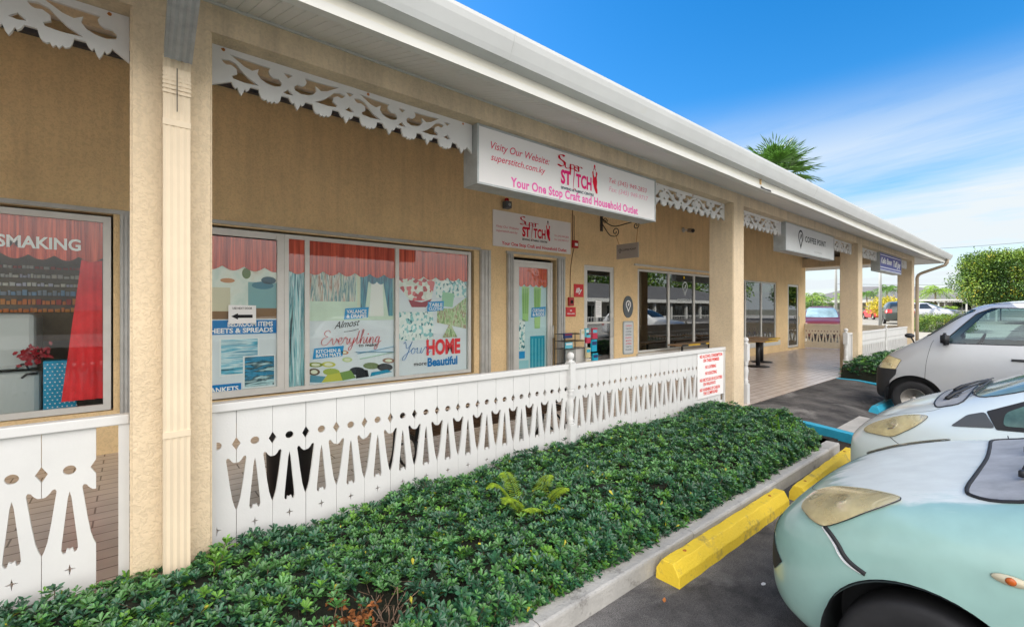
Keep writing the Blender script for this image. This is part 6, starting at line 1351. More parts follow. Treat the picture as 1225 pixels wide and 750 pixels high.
M_INT = mat('van_interior', (.10, .11, .12), .8, nscale=6, namt=.2)
b = MB(); b.box(-.72, .72, -1.0, -.74, .80, 1.16, M_INT, bev=.04); b.build('dashboard', None, c.t, local=True)
for sx in (-.38, .38):
    b = MB(); b.box(sx - .24, sx + .24, -1.95, -1.45, .70, .88, M_INT, bev=.05); b.box(sx - .23, sx + .23, -2.08, -1.94, .86, 1.42, M_INT, bev=.05); b.box(sx - .13, sx + .13, -2.08, -1.99, 1.44, 1.64, M_INT, bev=.04); b.build('seat', None, c.t, local=True)
b = MB(); b.tube([(.38 + .18 * math.cos(a * pi / 12), -1.18 - .06 * math.sin(a * pi / 12), 1.16 + .16 * math.sin(a * pi / 12)) for a in range(25)], .013, M_PLAST, 6, caps=False); b.tube([(.38, -1.18, 1.16), (.38, -1.0, 1.06)], .02, M_PLAST, 6); b.tube([(.20, -1.18, 1.16), (.56, -1.18, 1.16)], .014, M_PLAST, 6); b.build('steering_wheel', None, c.t, local=True)
# ---------------------------------------------------------------- vehicles in the distance
def ring_scale(st, kl, kw, kz, hood=0): return [(s * kl, w * kw, z0 * kz, zm * kz, wsh * kw, zsh * kz, we * kw, ze * kz, zc * kz) for s, w, z0, zm, wsh, zsh, we, ze, zc in st]
SUVST = [(0, .60, .35, .5, .6, .7, .55, .80, .82), (.08, .78, .28, .5, .77, .85, .68, .98, 1.0), (.6, .90, .25, .6, .88, 1.0, .75, 1.06, 1.09), (1.1, .92, .25, .6, .90, 1.05, .74, 1.11, 1.15), (1.35, .92, .25, .6, .90, 1.07, .70, 1.28, 1.32), (1.9, .92, .25, .6, .90, 1.09, .62, 1.62, 1.66), (2.6, .92, .25, .6, .90, 1.1, .62, 1.68, 1.72), (3.7, .91, .25, .6, .89, 1.12, .61, 1.64, 1.68), (4.2, .90, .28, .6, .87, 1.08, .62, 1.40, 1.43), (4.4, .86, .32, .6, .82, .95, .66, 1.05, 1.07), (4.48, .78, .38, .6, .74, .8, .6, .88, .89)]
def far_car(label_, x, y, rz, st, pm, wheels, LEN, sw, ws, wx, belt, roof, tail=(.8, 1.0), g='cars parked in the far lot', hl=None, wsm=None):
    c = Car('parked_car', label_, 'car', x, y, gz(x, y) if x > 5 else -.14, rz, st, pm, g, sub=3)
    for w in wheels: c.arch(w, .33, .37)
    c.finish()
    for w in wheels: c.liner(w, .33, .37); c.wheel(w, .31, .31, max(q[1] for q in st) - .03)
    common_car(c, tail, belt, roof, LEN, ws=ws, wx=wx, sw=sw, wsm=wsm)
    for sg in (-1, 1): c.patch('headlight', side_prism(round_poly(hl or [(.05, .72), (.35, .75), (.45, .88), (.08, .86)], .03), .3 * sg, 1.4 * sg), mat('clear_lens', (.55, .58, .6), .1, coat=.5), .004, lambda q, n_: abs(q.x) > .45)
    c.mirrors(ws[0] * 0 + (1.45 if LEN > 4 else 1.15), belt + .05, pm); c.patch('lower_grille', front_prism(round_poly([(-.5, .36), (.5, .36), (.45, .52), (-.45, .52)], .04), -.3, .4), M_DARK, .003, lambda q, n_: n_.y > .3)
    return c
SWS = [[(1.62, 1.12), (2.5, 1.13), (2.5, 1.58), (2.05, 1.58)], [(2.55, 1.13), (3.4, 1.15), (3.4, 1.56), (2.55, 1.58)], [(3.46, 1.16), (4.05, 1.18), (3.85, 1.5), (3.46, 1.54)]]
far_car('burgundy car with sunshade-bright windscreen, front towards us beyond the far end fence', 25.8, 7.35, R(108), ring_scale(SUVST, 1, 1, 1.08), paint('burgundy_paint', (.085, .012, .014), .35, coat=.2), (.85, 3.5), 4.48, [[(a, z * 1.08) for a, z in P] for P in SWS], (1.26, 1.74), .70, 1.19, 1.77, wsm=mat('sky_reflection_windscreen', (.22, .33, .38), .15, nscale=1.5, namt=.5, coat=.5))  # pale windscreen colour is a painted sky reflection
far_car('dark green-grey estate car seen from behind beside the third column, red tail lamps', 47.59, 8.700000000000001, R(-74), ring_scale(SUVST, 1, 1, 1.0), paint('dark_green_paint', (.035, .045, .04), .3), (.85, 3.5), 4.48, SWS, (1.22, 1.60), .66, 1.1, 1.64, (.85, 1.1))
far_car('small bright red car parked far away between the columns', 64.6, 13.78, R(-60), ring_scale(HATCH, 1.1, 1.05, 1.0), paint('bright_red_paint', (.50, .015, .02), .3), (.75, 3.3), 4.1, [[(1.15, 1.02), (2.1, 1.03), (2.1, 1.42), (1.75, 1.42)], [(2.15, 1.03), (3.0, 1.06), (3.0, 1.40), (2.15, 1.42)]], (1.12, 1.44), .60, 1.0, 1.46)
far_car('silver people carrier parked side-on between the last column and the silver van', 55.81, 5.49, R(178), ring_scale(SUVST, 1.05, 1, 1.02), paint('far_silver_paint', (.50, .52, .56), .3, .2), (.9, 3.7), 4.7, [[(a * 1.05, z * 1.02) for a, z in P] for P in SWS], (1.24, 1.62), .66, 1.12, 1.66)
# vehicles on the other side of the lot: seen in the shop glass
far_car('white people carrier parked beyond the silver van, seen reflected in the coffee shop windows', 22.4, .6, 0, ring_scale(SUVST, 1.05, .95, 1.06), paint('white_car_paint', (.74, .76, .78), .3), (.9, 3.7), 4.7, [[(a * 1.05, z * 1.06) for a, z in P] for P in SWS], (1.29, 1.69), .62, 1.17, 1.74, g='cars parked facing the shops')
far_car('pale grey hatchback across the lot, visible as a reflection in the shop windows', 17.0, -9.5, R(90), HATCH, paint('grey_car_paint', (.45, .46, .46), .3), (.66, 3.02), 3.78, SW1, (1.16, 1.44), .60, 1.0, 1.46, g='cars across the lot')
# ================================================================ plants
def leafmat(name, col, rough=.35, spec=.5, var=.35, trans=.0):
    m = mat(name, col, rough, spec=spec); t, b, n, l = nodes(m)
    ob = n('ShaderNodeNewGeometry'); mr = n('ShaderNodeMapRange'); mr.inputs[3].default_value = 1 - var; mr.inputs[4].default_value = 1 + var; l(ob.outputs['Random Per Island'], mr.inputs[0])
    mm_ = n('ShaderNodeMix', data_type='RGBA', blend_type='MULTIPLY'); mm_.inputs[0].default_value = 1; mm_.inputs[6].default_value = (*col, 1); l(mr.outputs[0], mm_.inputs[7]); l(mm_.outputs[2], b.inputs['Base Color'])
    if trans:
        out_ = [x for x in t.nodes if x.type == 'OUTPUT_MATERIAL'][0]; tr = n('ShaderNodeBsdfTranslucent'); l(mm_.outputs[2], tr.inputs[0]); mi = n('ShaderNodeMixShader'); mi.inputs[0].default_value = trans
        l(b.outputs[0], mi.inputs[1]); l(tr.outputs[0], mi.inputs[2]); l(mi.outputs[0], out_.inputs[0])
    return m
L_DK = leafmat('hedge_leaf_dark', (.028, .105, .048), .30, .6, .5); L_MD = leafmat('hedge_leaf', (.065, .19, .045), .32, .6, .45); L_BR = leafmat('hedge_leaf_young', (.13, .30, .035), .35, .5, .35, .2)
L_YL = leafmat('hedge_leaf_yellow', (.42, .38, .03), .5, .4, .3); M_TWIG = mat('twig_bark', (.14, .085, .05), .9, nscale=30, namt=.3); M_TWD = mat('dark_twig', (.045, .03, .02), .9)
class Leaves:
    def __init__(s): s.v = []; s.f = []; s.m = []; s.mats = []
    def leaf(s, p, d, n, L_, w, m, fold=.25, shape=0):
        if m not in s.mats: s.mats.append(m)
        mi = s.mats.index(m); d = d.normalized(); r = d.cross(n)
        if r.length < 1e-5: r = d.orthogonal()
        r.normalize(); u = r.cross(d).normalized(); k = len(s.v)
        a, b_ = (.35, .72) if shape == 0 else (.25, .55)
        w1, w2 = (.55, 1.0) if shape == 0 else (.9, .9)
        s.v += [tuple(p), tuple(p + d * L_ * a + r * w * w1 + u * fold * w), tuple(p + d * L_ * b_ + r * w * w2 + u * fold * w), tuple(p + d * L_ - u * L_ * .06), tuple(p + d * L_ * b_ - r * w * w2 + u * fold * w), tuple(p + d * L_ * a - r * w * w1 + u * fold * w)]
        s.f += [(k, k + 1, k + 2, k + 3), (k, k + 3, k + 4, k + 5)]; s.m += [mi, mi]
    def build(s, name, parent=None):
        me = bpy.data.meshes.new(name); off = woff(parent) if parent else Vector((0, 0, 0))
        me.from_pydata([(a[0] - off.x, a[1] - off.y, a[2] - off.z) for a in s.v], [], s.f)
        for x in s.mats: me.materials.append(x)
        me.polygons.foreach_set('material_index', s.m); me.update(); o = bpy.data.objects.new(name, me); COL.objects.link(o)
        if parent: o.parent = parent
        return o
def nz_(x, y, z=0, k=1): return noise.noise(Vector((x * k, y * k, z * k)))
rnd = random.Random(42)
def hedge_h(x, y, x0, x1, y0, y1, H0):
    e = min(1, max(0, (y - y0 + .05) / .22)); e = math.sqrt(max(0, 1 - (1 - e) ** 2)); f = min(1, max(0, (x1 - x) / .35)); f = math.sqrt(max(0, 1 - (1 - f) ** 2)); g = min(1, max(0, (x - x0) / .35)); g = math.sqrt(max(0, 1 - (1 - g) ** 2))
    return -.10 + (H0 + .10 + .075 * nz_(x, y, 0, 1.3) + .045 * nz_(x, y, 3, 4.0) + .05 * math.exp(-((y - 2.35) / .45) ** 2)) * (.30 + .70 * min(e, f, g))
def hedge(label_, x0, x1, y0, y1, H0f, count, ls, gapf=None, colors=(.62, .28, .10)):
    t_ = thing('hedge', label_, 'hedge', ((x0 + x1) / 2, (y0 + y1) / 2, -.10))
    lv = Leaves(); tw = MB()
    for i in range(count):
        x = rnd.uniform(x0, x1); y = rnd.uniform(y0 - .02, y1)
        front = rnd.random() < .27
        H_ = H0f(x, y); top = hedge_h(x, y, x0, x1, y0, y1, H_)
        if front: y = y0 + rnd.uniform(-.09, .05); top = rnd.uniform(-.08, hedge_h(x, y0 + .12, x0, x1, y0, y1, H_))
        gq = gapf(x, y) if gapf else 1
        if x1 < 8 and y - 1.75 < (x - 6.15) * .95: continue
        if rnd.random() > gq: continue
        z = top - abs(rnd.gauss(0, .035)) + (rnd.uniform(0, .05) if rnd.random() < .12 else 0)
        p = Vector((x, y, z)); ax = Vector((rnd.gauss(0, .28), rnd.gauss(0, .28) - (.7 if front or y < y0 + .15 else .05), 1)).normalized()
        q = rnd.random(); dens = nz_(x, y, 9, 2.2)
        mm_ = L_DK if q < .52 + dens * .4 else (L_MD if q < .88 else (L_BR if q < .975 else L_MD))
        nl = rnd.randint(6, 9); a0 = rnd.uniform(0, 6.28); s_ = ls * rnd.uniform(.6, 1.3)
        u = ax.orthogonal().normalized(); v = ax.cross(u)
        for j in range(nl):
            a = a0 + j * 2.4; el = .35 + .55 * (j / nl) + rnd.uniform(-.15, .15); dr = (u * math.cos(a) + v * math.sin(a)) * math.cos(el) + ax * math.sin(el)
            lv.leaf(p - ax * .012 * (nl - j) / nl, dr, ax, s_ * rnd.uniform(.8, 1.1) * (1 - .25 * j / nl), s_ * .185, mm_ if rnd.random() > .004 else L_YL)
        if i % 5 == 0: tw.tube([p - ax * rnd.uniform(.10, .18) + Vector((rnd.gauss(0, .02), rnd.gauss(0, .02), 0)), p], .0022, M_TWIG if rnd.random() < .5 else M_TWD, 4, smooth=False)
    lv.build('foliage', t_); tw.build('twigs', None, t_)
    # inner mass of shaded stems and litter
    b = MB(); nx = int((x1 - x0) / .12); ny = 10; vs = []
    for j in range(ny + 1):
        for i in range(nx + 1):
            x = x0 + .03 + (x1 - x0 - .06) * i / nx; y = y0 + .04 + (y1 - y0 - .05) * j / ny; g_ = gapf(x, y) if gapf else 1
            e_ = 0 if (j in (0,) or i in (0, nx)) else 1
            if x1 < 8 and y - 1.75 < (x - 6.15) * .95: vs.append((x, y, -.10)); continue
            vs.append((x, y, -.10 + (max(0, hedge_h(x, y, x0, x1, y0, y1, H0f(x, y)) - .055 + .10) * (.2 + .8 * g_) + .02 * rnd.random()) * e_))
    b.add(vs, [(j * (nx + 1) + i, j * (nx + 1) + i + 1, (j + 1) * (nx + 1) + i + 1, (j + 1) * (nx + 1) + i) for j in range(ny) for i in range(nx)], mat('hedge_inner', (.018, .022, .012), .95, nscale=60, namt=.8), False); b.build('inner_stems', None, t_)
    return t_
def H0(x, y):
    return .110 + .050 * min(1, max(0, (x - .9) / 1.0)) + .02 * (y > 3)
def gapf(x, y):
    d = math.hypot((x - .88) / .32, (y - 2.12) / .24); d2 = math.hypot((x - 4.2) / .30, (y - 2.0) / .14); d3 = math.hypot((x - 3.0) / .22, (y - 1.95) / .12)
    return min(1, max(.06, d - .45), max(.25, d2 - .3), max(.3, d3 - .2))
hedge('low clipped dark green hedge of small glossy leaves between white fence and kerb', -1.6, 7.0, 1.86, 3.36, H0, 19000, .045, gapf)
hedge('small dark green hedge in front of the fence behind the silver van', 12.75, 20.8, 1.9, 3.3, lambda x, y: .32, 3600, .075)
# young bright shoots by the near column and above the hedge line
def sprig(label_, x, y, z, h, n, ls, m, seed):
    r_ = random.Random(seed); t_ = thing('shrub_shoot', label_, 'plant', (x, y, z)); lv = Leaves(); b = MB()
    for k in range(n):
        a = r_.uniform(0, 6.28); tip = Vector((x + .12 * math.cos(a) * r_.uniform(.3, 1), y + .08 * math.sin(a), z + h * r_.uniform(.7, 1)))
        base = Vector((x, y, z)); b.tube([base, base.lerp(tip, .5) + Vector((0, 0, .01)), tip], .0022, m if 0 else M_TWIG, 5)
        for j in range(9):
            aa = j * 2.4; el = .25 + .1 * j; lv.leaf(tip - Vector((0, 0, .004 * (9 - j))), Vector((math.cos(aa) * math.cos(el), math.sin(aa) * math.cos(el), math.sin(el))), Vector((0, 0, 1)), ls * r_.uniform(.8, 1.1), ls * .22, m)
    b.build('stem', None, t_); lv.build('leaves', t_)
sprig('bright yellow-green shoot against the foot of the near column', .36, 3.08, -.02, .26, 4, .055, L_BR, 1)
sprig('tall dark shoot standing above the hedge in front of the white fence', 1.83, 3.15, .02, .24, 3, .05, L_DK, 2)
sprig('pair of dark shoots above the hedge left of the fern', 2.28, 3.05, .02, .20, 3, .05, L_DK, 3)
sprig('pale shoot above the hedge under the white fence, right of the near column', 1.30, 3.18, .0, .15, 3, .045, L_BR, 4)
# dead shrub: bare forked twigs and curled brown leaves
t_ = thing('dead_shrub', 'dead patch of curled brown leaves and bare twigs in the near hedge', 'shrub', (.84, 2.16, -.10)); b = MB(); lv = Leaves(); r_ = random.Random(8); M_DEAD = leafmat('dead_leaf', (.26, .10, .035), .8, .2, .5)
for k in range(40):
    p = Vector((.90 + r_.gauss(0, .12), 2.14 + r_.gauss(0, .07), -.08)); d = Vector((r_.gauss(0, .45), r_.gauss(0, .35) - .1, 1)).normalized(); P = [p.copy()]
    for j in range(4):
        d = (d + Vector((r_.gauss(0, .3), r_.gauss(0, .3), r_.gauss(.05, .15)))).normalized(); p = p + d * r_.uniform(.045, .075); P.append(p.copy())
        if r_.random() < .6: q = p + Vector((r_.gauss(0, .05), r_.gauss(0, .05), .04)); b.tube([p, q], .0014, M_TWIG, 4); 
    b.tube(P, [.0042, .0035, .003, .0024, .0016], mat('pale_dead_twig', (.30, .20, .14), .9, nscale=30, namt=.3), 5)
    if p.x < .90:
        for j in range(11):
            lv.leaf(p + Vector((r_.gauss(0, .026), r_.gauss(0, .022), r_.gauss(0, .02))), Vector((r_.gauss(0, 1), r_.gauss(0, 1), r_.gauss(0, 1))), Vector((r_.gauss(0, 1), r_.gauss(0, 1), 1)), .032, .009, M_DEAD, fold=.9)
b.build('twigs', None, t_); lv.build('leaves', t_)
# fern
t_ = thing('fern', 'yellow-green fern with arching fronds growing out of the hedge', 'fern', (2.2, 2.45, -.08)); r_ = random.Random(11); L_FERN = leafmat('fern_leaf', (.30, .44, .035), .5, .4, .25, .3)
for k, (a, L_, up) in enumerate(((200, .34, .26), (165, .30, .30), (20, .36, .22), (-20, .32, .20), (-70, .26, .16), (95, .26, .28), (235, .26, .18), (-45, .30, .12))):
    lv = Leaves(); b = MB(); a = R(a); P = []; base = Vector((2.2 + .03 * math.cos(a), 2.45 + .03 * math.sin(a), .045)); L_ *= r_.uniform(.8, 1.1); up *= 1.05; n_ = 40
    for i in range(n_ + 1):
        t = i / n_; P.append(base + Vector((math.cos(a) * L_ * t ** .9, math.sin(a) * L_ * t ** .9, up * math.sin(pi * .62 * t) * 1.05)))
    b.tube(P, [.0028 * (1 - .7 * i / n_) for i in range(n_ + 1)], L_FERN, 4)
    for i in range(3, n_):
        d = (P[i + 1] - P[i]).normalized(); s_ = d.cross(Vector((0, 0, 1))).normalized(); w_ = .075 * math.sin(pi * min(1, (i / n_) * .85 + .12)) + .01
        for sg in (-1, 1): lv.leaf(P[i], s_ * sg + d * .45 + Vector((0, 0, -.25)), Vector((0, 0, 1)), w_ * r_.uniform(.8, 1.1), .0048, L_FERN, fold=.2, shape=1)
    f_ = lv.build('frond', t_); b.build('frond_stem', None, f_) if 0 else b.build('stem', None, t_)
# grass blades at the end of the bed
t_ = thing('grass_tuft', 'few tall grass blades growing at the kerb end of the hedge', 'grass', (5.9, 2.1, -.1)); lv = Leaves(); r_ = random.Random(4)
for k in range(14):
    x, y = 5.9 + r_.gauss(0, .07), 2.05 + r_.gauss(0, .05); lv.leaf(Vector((x, y, -.08)), Vector((r_.gauss(0, .2), r_.gauss(-.1, .2), 1)), Vector((0, -1, 0)), r_.uniform(.28, .5), .006, L_BR, shape=1)
lv.build('blades', t_)
# ---------------------------------------------------------------- trees in the distance
M_TRUNK = mat('palm_trunk', (.24, .19, .14), .9, nscale=14, namt=.35, bump=.5, bscale=30)
L_PALM = leafmat('palm_leaf', (.10, .22, .03), .4, .5, .4, .25); L_PALM2 = leafmat('palm_leaf_light', (.22, .36, .04), .4, .5, .35, .3)
def palm(label_, x, y, h, nf, FL, seed, m=None, lean=(0, 0), leaflets=22, width=.30, tr=.09):
    leaflets = 15; r_ = random.Random(seed); m = m or L_PALM; g0 = gz(x, y); t_ = thing('palm_tree', label_, 'palm tree', (x, y, g0), 0, 'small palms beyond the shops')
    b = MB(); top = Vector((x + lean[0], y + lean[1], g0 + h)); b.tube([(x, y, g0 - .1), (x + lean[0] * .3, y + lean[1] * .3, g0 + h * .4), tuple(top)], [tr * 1.3, tr, tr * .7], M_TRUNK, 10); b.build('trunk', None, t_)
    lv = Leaves(); b = MB()
    for k in range(nf):
        a = k * 2.399 + r_.uniform(-.2, .2); e = r_.uniform(-.1, 1.3); P = []; n_ = leaflets; L_ = FL * r_.uniform(.8, 1.1)
        for i in range(n_ + 1):
            t = i / n_; rad = L_ * (t * math.cos(e) + .12 * t * t); zz = L_ * (t * math.sin(e) - (.75 + .2 * math.cos(e)) * t * t * .9); P.append(top + Vector((math.cos(a) * rad, math.sin(a) * rad, zz)))
        b.tube(P, [.02 * (1 - .8 * i / n_) for i in range(n_ + 1)], m, 4, smooth=False)
        for i in range(2, n_):
            d = (P[i + 1] - P[i]).normalized(); s_ = d.cross(Vector((0, 0, 1)));
            if s_.length < .01: continue
            s_.normalize(); w_ = width * FL * math.sin(pi * min(1, (i / n_) * .8 + .15))
            for sg in (-1, 1): lv.leaf(P[i], s_ * sg + d * .6 + Vector((0, 0, -.8 + r_.uniform(-.5, .4))), Vector((0, 0, 1)), w_ * r_.uniform(.8, 1.1), .013 * FL, m, shape=1)
    lv.build('crown', t_); b.build('frond_stems', None, t_)
    return t_
def at(px_, depth): 
    u = (px_ - 612.5) / 547.0; c_, s_ = math.cos(R(YAW)), math.sin(R(YAW)); return ((c_ + u * s_) * depth, (s_ - u * c_) * depth)
for px_, dep, h, nf, FL, sd_, mm_, lb in ((972, 34, 1.9, 16, 1.2, 1, L_PALM2, 'light green palm right of the end of the shop wall'), (984, 36, 1.75, 12, 1.1, 2, L_PALM, 'palm behind the burgundy car'), (966, 40, 1.7, 14, 1.4, 3, L_PALM2, 'bushy pale palm just past the wall corner'),
    (1006, 36, 1.9, 12, 1.1, 4, L_PALM2, 'palm half hidden by the third column'), (1037, 38, 2.2, 14, 1.3, 5, L_PALM, 'palm seen just right of the third column'), (1061, 38, 2.6, 18, 1.3, 6, L_PALM, 'palm with bare trunk above the yellow bush'),
    (1119, 34, 2.3, 20, 1.35, 7, L_PALM2, 'full palm behind the silver people carrier'), (1104, 36, 1.3, 20, 1.4, 8, L_PALM2, 'broad light palm right of the last column'), (1134, 33, .9, 14, 1.2, 9, L_PALM2, 'low yellow-green palm beside the clipped tree')):
    x, y = at(px_, dep * 1.38); palm(lb, x, y, (1.585 - .48) + (h + .15 - 1.105) * 1.38, nf, FL * 1.45, sd_, mm_)
# fan palm above the roof
x, y = at(928, 26); t_ = thing('fan_palm', 'tall fan palm showing its crown above the white roof edge', 'palm tree', (x, y, gz(x, y))); r_ = random.Random(3); top = Vector((x, y, 9.15)); L_FAN = leafmat('fan_leaf', (.085, .20, .03), .4, .5, .4, .2)
b = MB(); b.tube([(x, y, -.2), (x + .1, y, 4), tuple(top)], [.22, .17, .14], M_TRUNK, 12); b.build('trunk', None, t_)
for k in range(26):
    a = k * 2.399; e = R(78 - 100 * (k / 26)) + r_.uniform(-.1, .1); d = Vector((math.cos(a) * math.cos(e), math.sin(a) * math.cos(e), math.sin(e))); hub = top + d * r_.uniform(.8, 1.15); lv = Leaves()
    s_ = d.cross(Vector((0, 0, 1))); s_ = s_.normalized() if s_.length > .05 else Vector((1, 0, 0)); up = s_.cross(d)
    b = MB(); b.tube([top, hub], .02, L_FAN, 5)
    for j in range(26):
        q = (j / 25 - .5) * R(200); dd = d * math.cos(q) + s_ * math.sin(q) + up * (.10 * abs(math.sin(q)) - .1); L_ = r_.uniform(1.2, 1.6) * (1 - .25 * abs(q) / 1.75)
        lv.leaf(hub, dd, up, L_ * .62, .052, L_FAN, fold=.5); tp = hub + dd.normalized() * L_ * .58; lv.leaf(tp, dd + Vector((0, 0, -.15 + r_.uniform(-.2, .1))), up, L_ * .42, .026, L_FAN, shape=1)
    b.build('leaf_stalk', None, lv.build('fan_leaf', t_))
def clump_tree(name, label_, cat, cx_, cy_, cz_, rx, ry, rz, nclump, nleaf, ls, mats_, trunk=None, boxy=2.6, group=None, seed=1, gap=.25):
    """crown: leaf clumps spread over and inside a rounded volume, uneven skin, gaps"""
    r_ = random.Random(seed); t_ = thing(name, label_, cat, (cx_, cy_, gz(cx_, cy_)), 0, group); lv = Leaves()
    for k in range(nclump):
        while True:
            d = Vector((r_.uniform(-1, 1), r_.uniform(-1, 1), r_.uniform(-1, 1)))
            s_ = (abs(d.x) ** boxy + abs(d.y) ** boxy + abs(d.z) ** boxy) ** (1 / boxy)
            if .2 < s_ < 1: break
        f = (r_.uniform(.55, 1.0) ** .5) / s_; d *= f; nn = nz_(d.x * 2, d.y * 2, d.z * 2 + seed, 1.6)
        if nn < -gap: continue
        d *= 1 + .10 * nn
        c_ = Vector((cx_ + d.x * rx, cy_ + d.y * ry, cz_ + d.z * rz)); nrm = Vector((d.x / rx, d.y / ry, d.z / rz)).normalized(); m_ = mats_[0] if nz_(d.x, d.y, d.z, 3) < .05 else mats_[1]
        if len(mats_) > 2 and r_.random() < .035 + .25 * max(0, -d.x - d.y * .2 - .9): m_ = mats_[2]  # third leaf tone, denser towards low x: sunlit edge painted by colour
        for j in range(nleaf):
            lv.leaf(c_ + Vector((r_.gauss(0, 1), r_.gauss(0, 1), r_.gauss(0, 1))) * ls * 1.1, nrm + Vector((r_.gauss(0, .9), r_.gauss(0, .9), r_.gauss(0, .9))), nrm + Vector((r_.gauss(0, .5), r_.gauss(0, .5), 1)), ls * r_.uniform(.7, 1.3), ls * .27, m_)
    lv.build('crown', t_)
    if trunk:
        b = MB(); g0 = gz(cx_, cy_)
        for j in range(trunk[1]):
            a = j * 2.4; b.tube([(cx_ + .15 * math.cos(a), cy_ + .15 * math.sin(a), g0 - .1), (cx_ + .3 * math.cos(a), cy_ + .3 * math.sin(a), g0 + (cz_ - g0) * .5), (cx_ + rx * .45 * math.cos(a), cy_ + ry * .45 * math.sin(a), cz_ + rz * .2)], [trunk[0], trunk[0] * .8, trunk[0] * .3], M_TRUNK, 8)
        b.build('trunk', None, t_)
    return t_
G1 = leafmat('tree_leaf_dark', (.05, .115, .02), .5, .4, .4, .15); G2 = leafmat('tree_leaf', (.15, .24, .03), .5, .4, .4, .2); G3 = leafmat('tree_leaf_yellow', (.30, .28, .03), .5, .4, .4, .25); GY = leafmat('croton_yellow', (.50, .42, .03), .5, .4, .3, .2)
x, y = at(1268, 35); clump_tree('clipped_tree', 'large clipped round tree with yellow-green edge at the right side of the photo', 'tree', x, y, 3.98, 6.0, 5.0, 1.80, 9000, 13, .17, (G1, G2, G3), (.16, 5), boxy=9, gap=.5)  # yellow-green edge is a sunlit edge painted by leaf colour
x, y = at(1128, 27); 
t_ = clump_tree('clipped_hedge', 'low square-clipped hedge behind the silver van beside the last column', 'hedge', x, y, .52, 1.6, 1.2, .60, 1800, 12, .085, (G1, G2, G3), (.03, 6), boxy=6, seed=5)
x, y = at(1060, 42); clump_tree('flowering_bush', 'bright yellow bush under the palm between the columns', 'bush', x, y, 1.85, 1.5, 1.3, .65, 260, 12, .16, (GY, GY, G2), (.03, 6), boxy=2.2, seed=8)
x, y = at(962, 44); clump_tree('dark_bush', 'dark green bush behind the pale palms at the wall corner', 'bush', x, y, 1.2, 3.0, 2, 1.0, 320, 12, .2, (G1, G1, G2), (.04, 5), boxy=2.2, seed=9)
x, y = at(1141, 75); clump_tree('distant_tree', 'thin distant tree rising over the grey roof left of the clipped tree', 'tree', x, y, 5.2, .9, .9, 1.9, 70, 10, .3, (G1, G1, G2), (.12, 2), boxy=2, seed=10)
# trees behind the lot: seen in the coffee shop glass
for i, (x, y, r_) in enumerate(((42, -24, 5), (51, -26, 5.5), (62, -25, 5), (78, -26, 6))):
    clump_tree('reflected_tree', ('leafy tree beyond the lot reflected in the coffee shop door', 'leafy tree beyond the lot reflected in the first coffee shop pane', 'leafy tree beyond the lot reflected in the middle coffee shop pane', 'leafy tree beyond the lot reflected in the far window')[i], 'tree', x, y, 4.6, r_, r_, 3.6, 420, 12, .5, (G1, G2), (.2, 4), seed=20 + i, group='trees beyond the lot')
# ================================================================ far building, poles, wires
M_FW = mat('far_white', (.60, .60, .57), .7); M_FR = mat('far_roof', (.11, .11, .115), .9, nscale=1, namt=.15)
def far_building(label_, p0, p1, depth, z0, zE, zR, seed=0):
    a = Vector((p0[0], p0[1], 0)); c_ = Vector((p1[0], p1[1], 0)); d = (c_ - a); Ln = d.length; d.normalize(); n_ = Vector((-d.y, d.x, 0)); n_ = n_ if n_.dot(a) > 0 else -n_
    t_ = thing('far_building', label_, 'building', tuple(a + d * Ln / 2 + Vector((0, 0, z0))))
    M = Matrix(((d.x, n_.x, 0, a.x), (d.y, n_.y, 0, a.y), (0, 0, 1, 0), (0, 0, 0, 1)))
    b = MB(); b.box(0, Ln, 2.0, depth, z0, zE, mat('far_wall', (.42, .40, .36), .8, nscale=.5, namt=.15), M=M); b.build('wall', None, t_)
    b = MB(); b.add([(-.6, -.4, zE), (Ln + .6, -.4, zE), (Ln - depth * .5, depth / 2, zR), (depth * .5, depth / 2, zR), (-.6, depth + .4, zE), (Ln + .6, depth + .4, zE)], [(0, 1, 2, 3), (1, 5, 2), (5, 4, 3, 2), (4, 0, 3)], M_FR, False, M); b.build('roof', None, t_)
    b = MB(); b.box(-.6, Ln + .6, -.42, -.36, zE - .32, zE + .02, M_FW, M=M); b.build('fascia', None, t_)
    k = int(Ln / 3.2)
    for i in range(k + 1): b = MB(); b.box(i * Ln / k - .12, i * Ln / k + .12, 0, .24, z0, zE - .1, M_FW, M=M); b.build('column', None, t_)
    for i in range(k):
        b = MB(); x_ = (i + .5) * Ln / k; b.box(x_ - .8, x_ + .8, 1.95, 1.99, z0 + .5, z0 + 2.1, M_CARGL, M=M); o = b.build('window', None, t_)
        b = MB(); b.box(x_ - .86, x_ + .86, 1.92, 1.948, z0 + 2.101, z0 + 2.18, M_FW, M=M); b.box(x_ - .03, x_ + .03, 1.92, 1.948, z0 + .5, z0 + 2.1, M_FW, M=M); b.build('frame', None, o)
        b = MB(); xa, xb = i * Ln / k + .12, (i + 1) * Ln / k - .12; b.box(xa, xb, .08, .14, z0 + .95, z0 + 1.02, M_FW, M=M); b.box(xa, xb, .08, .14, z0 + .15, z0 + .2, M_FW, M=M)
        for j in range(8): q = xa + (xb - xa) * (j + .5) / 8; b.box(q - .02, q + .02, .09, .13, z0 + .2, z0 + .95, M_FW, M=M)
        b.build('railing', None, t_)
far_building('long grey-roofed building with white columns and railings beyond the palms', at(960, 62), at(1182, 52), 12, .45, 2.75, 4.7)
far_building('low grey-roofed arcade across the lot, reflected in the shop windows', (62, -14), (30, -14), 9, -.14, 2.6, 4.4)
t_ = thing('open_canopy', 'white flat canopy on thin posts left of the clipped tree', 'canopy', (*at(1160, 46), gz(46, 5))); x, y = at(1160, 46); g0 = gz(x, y)
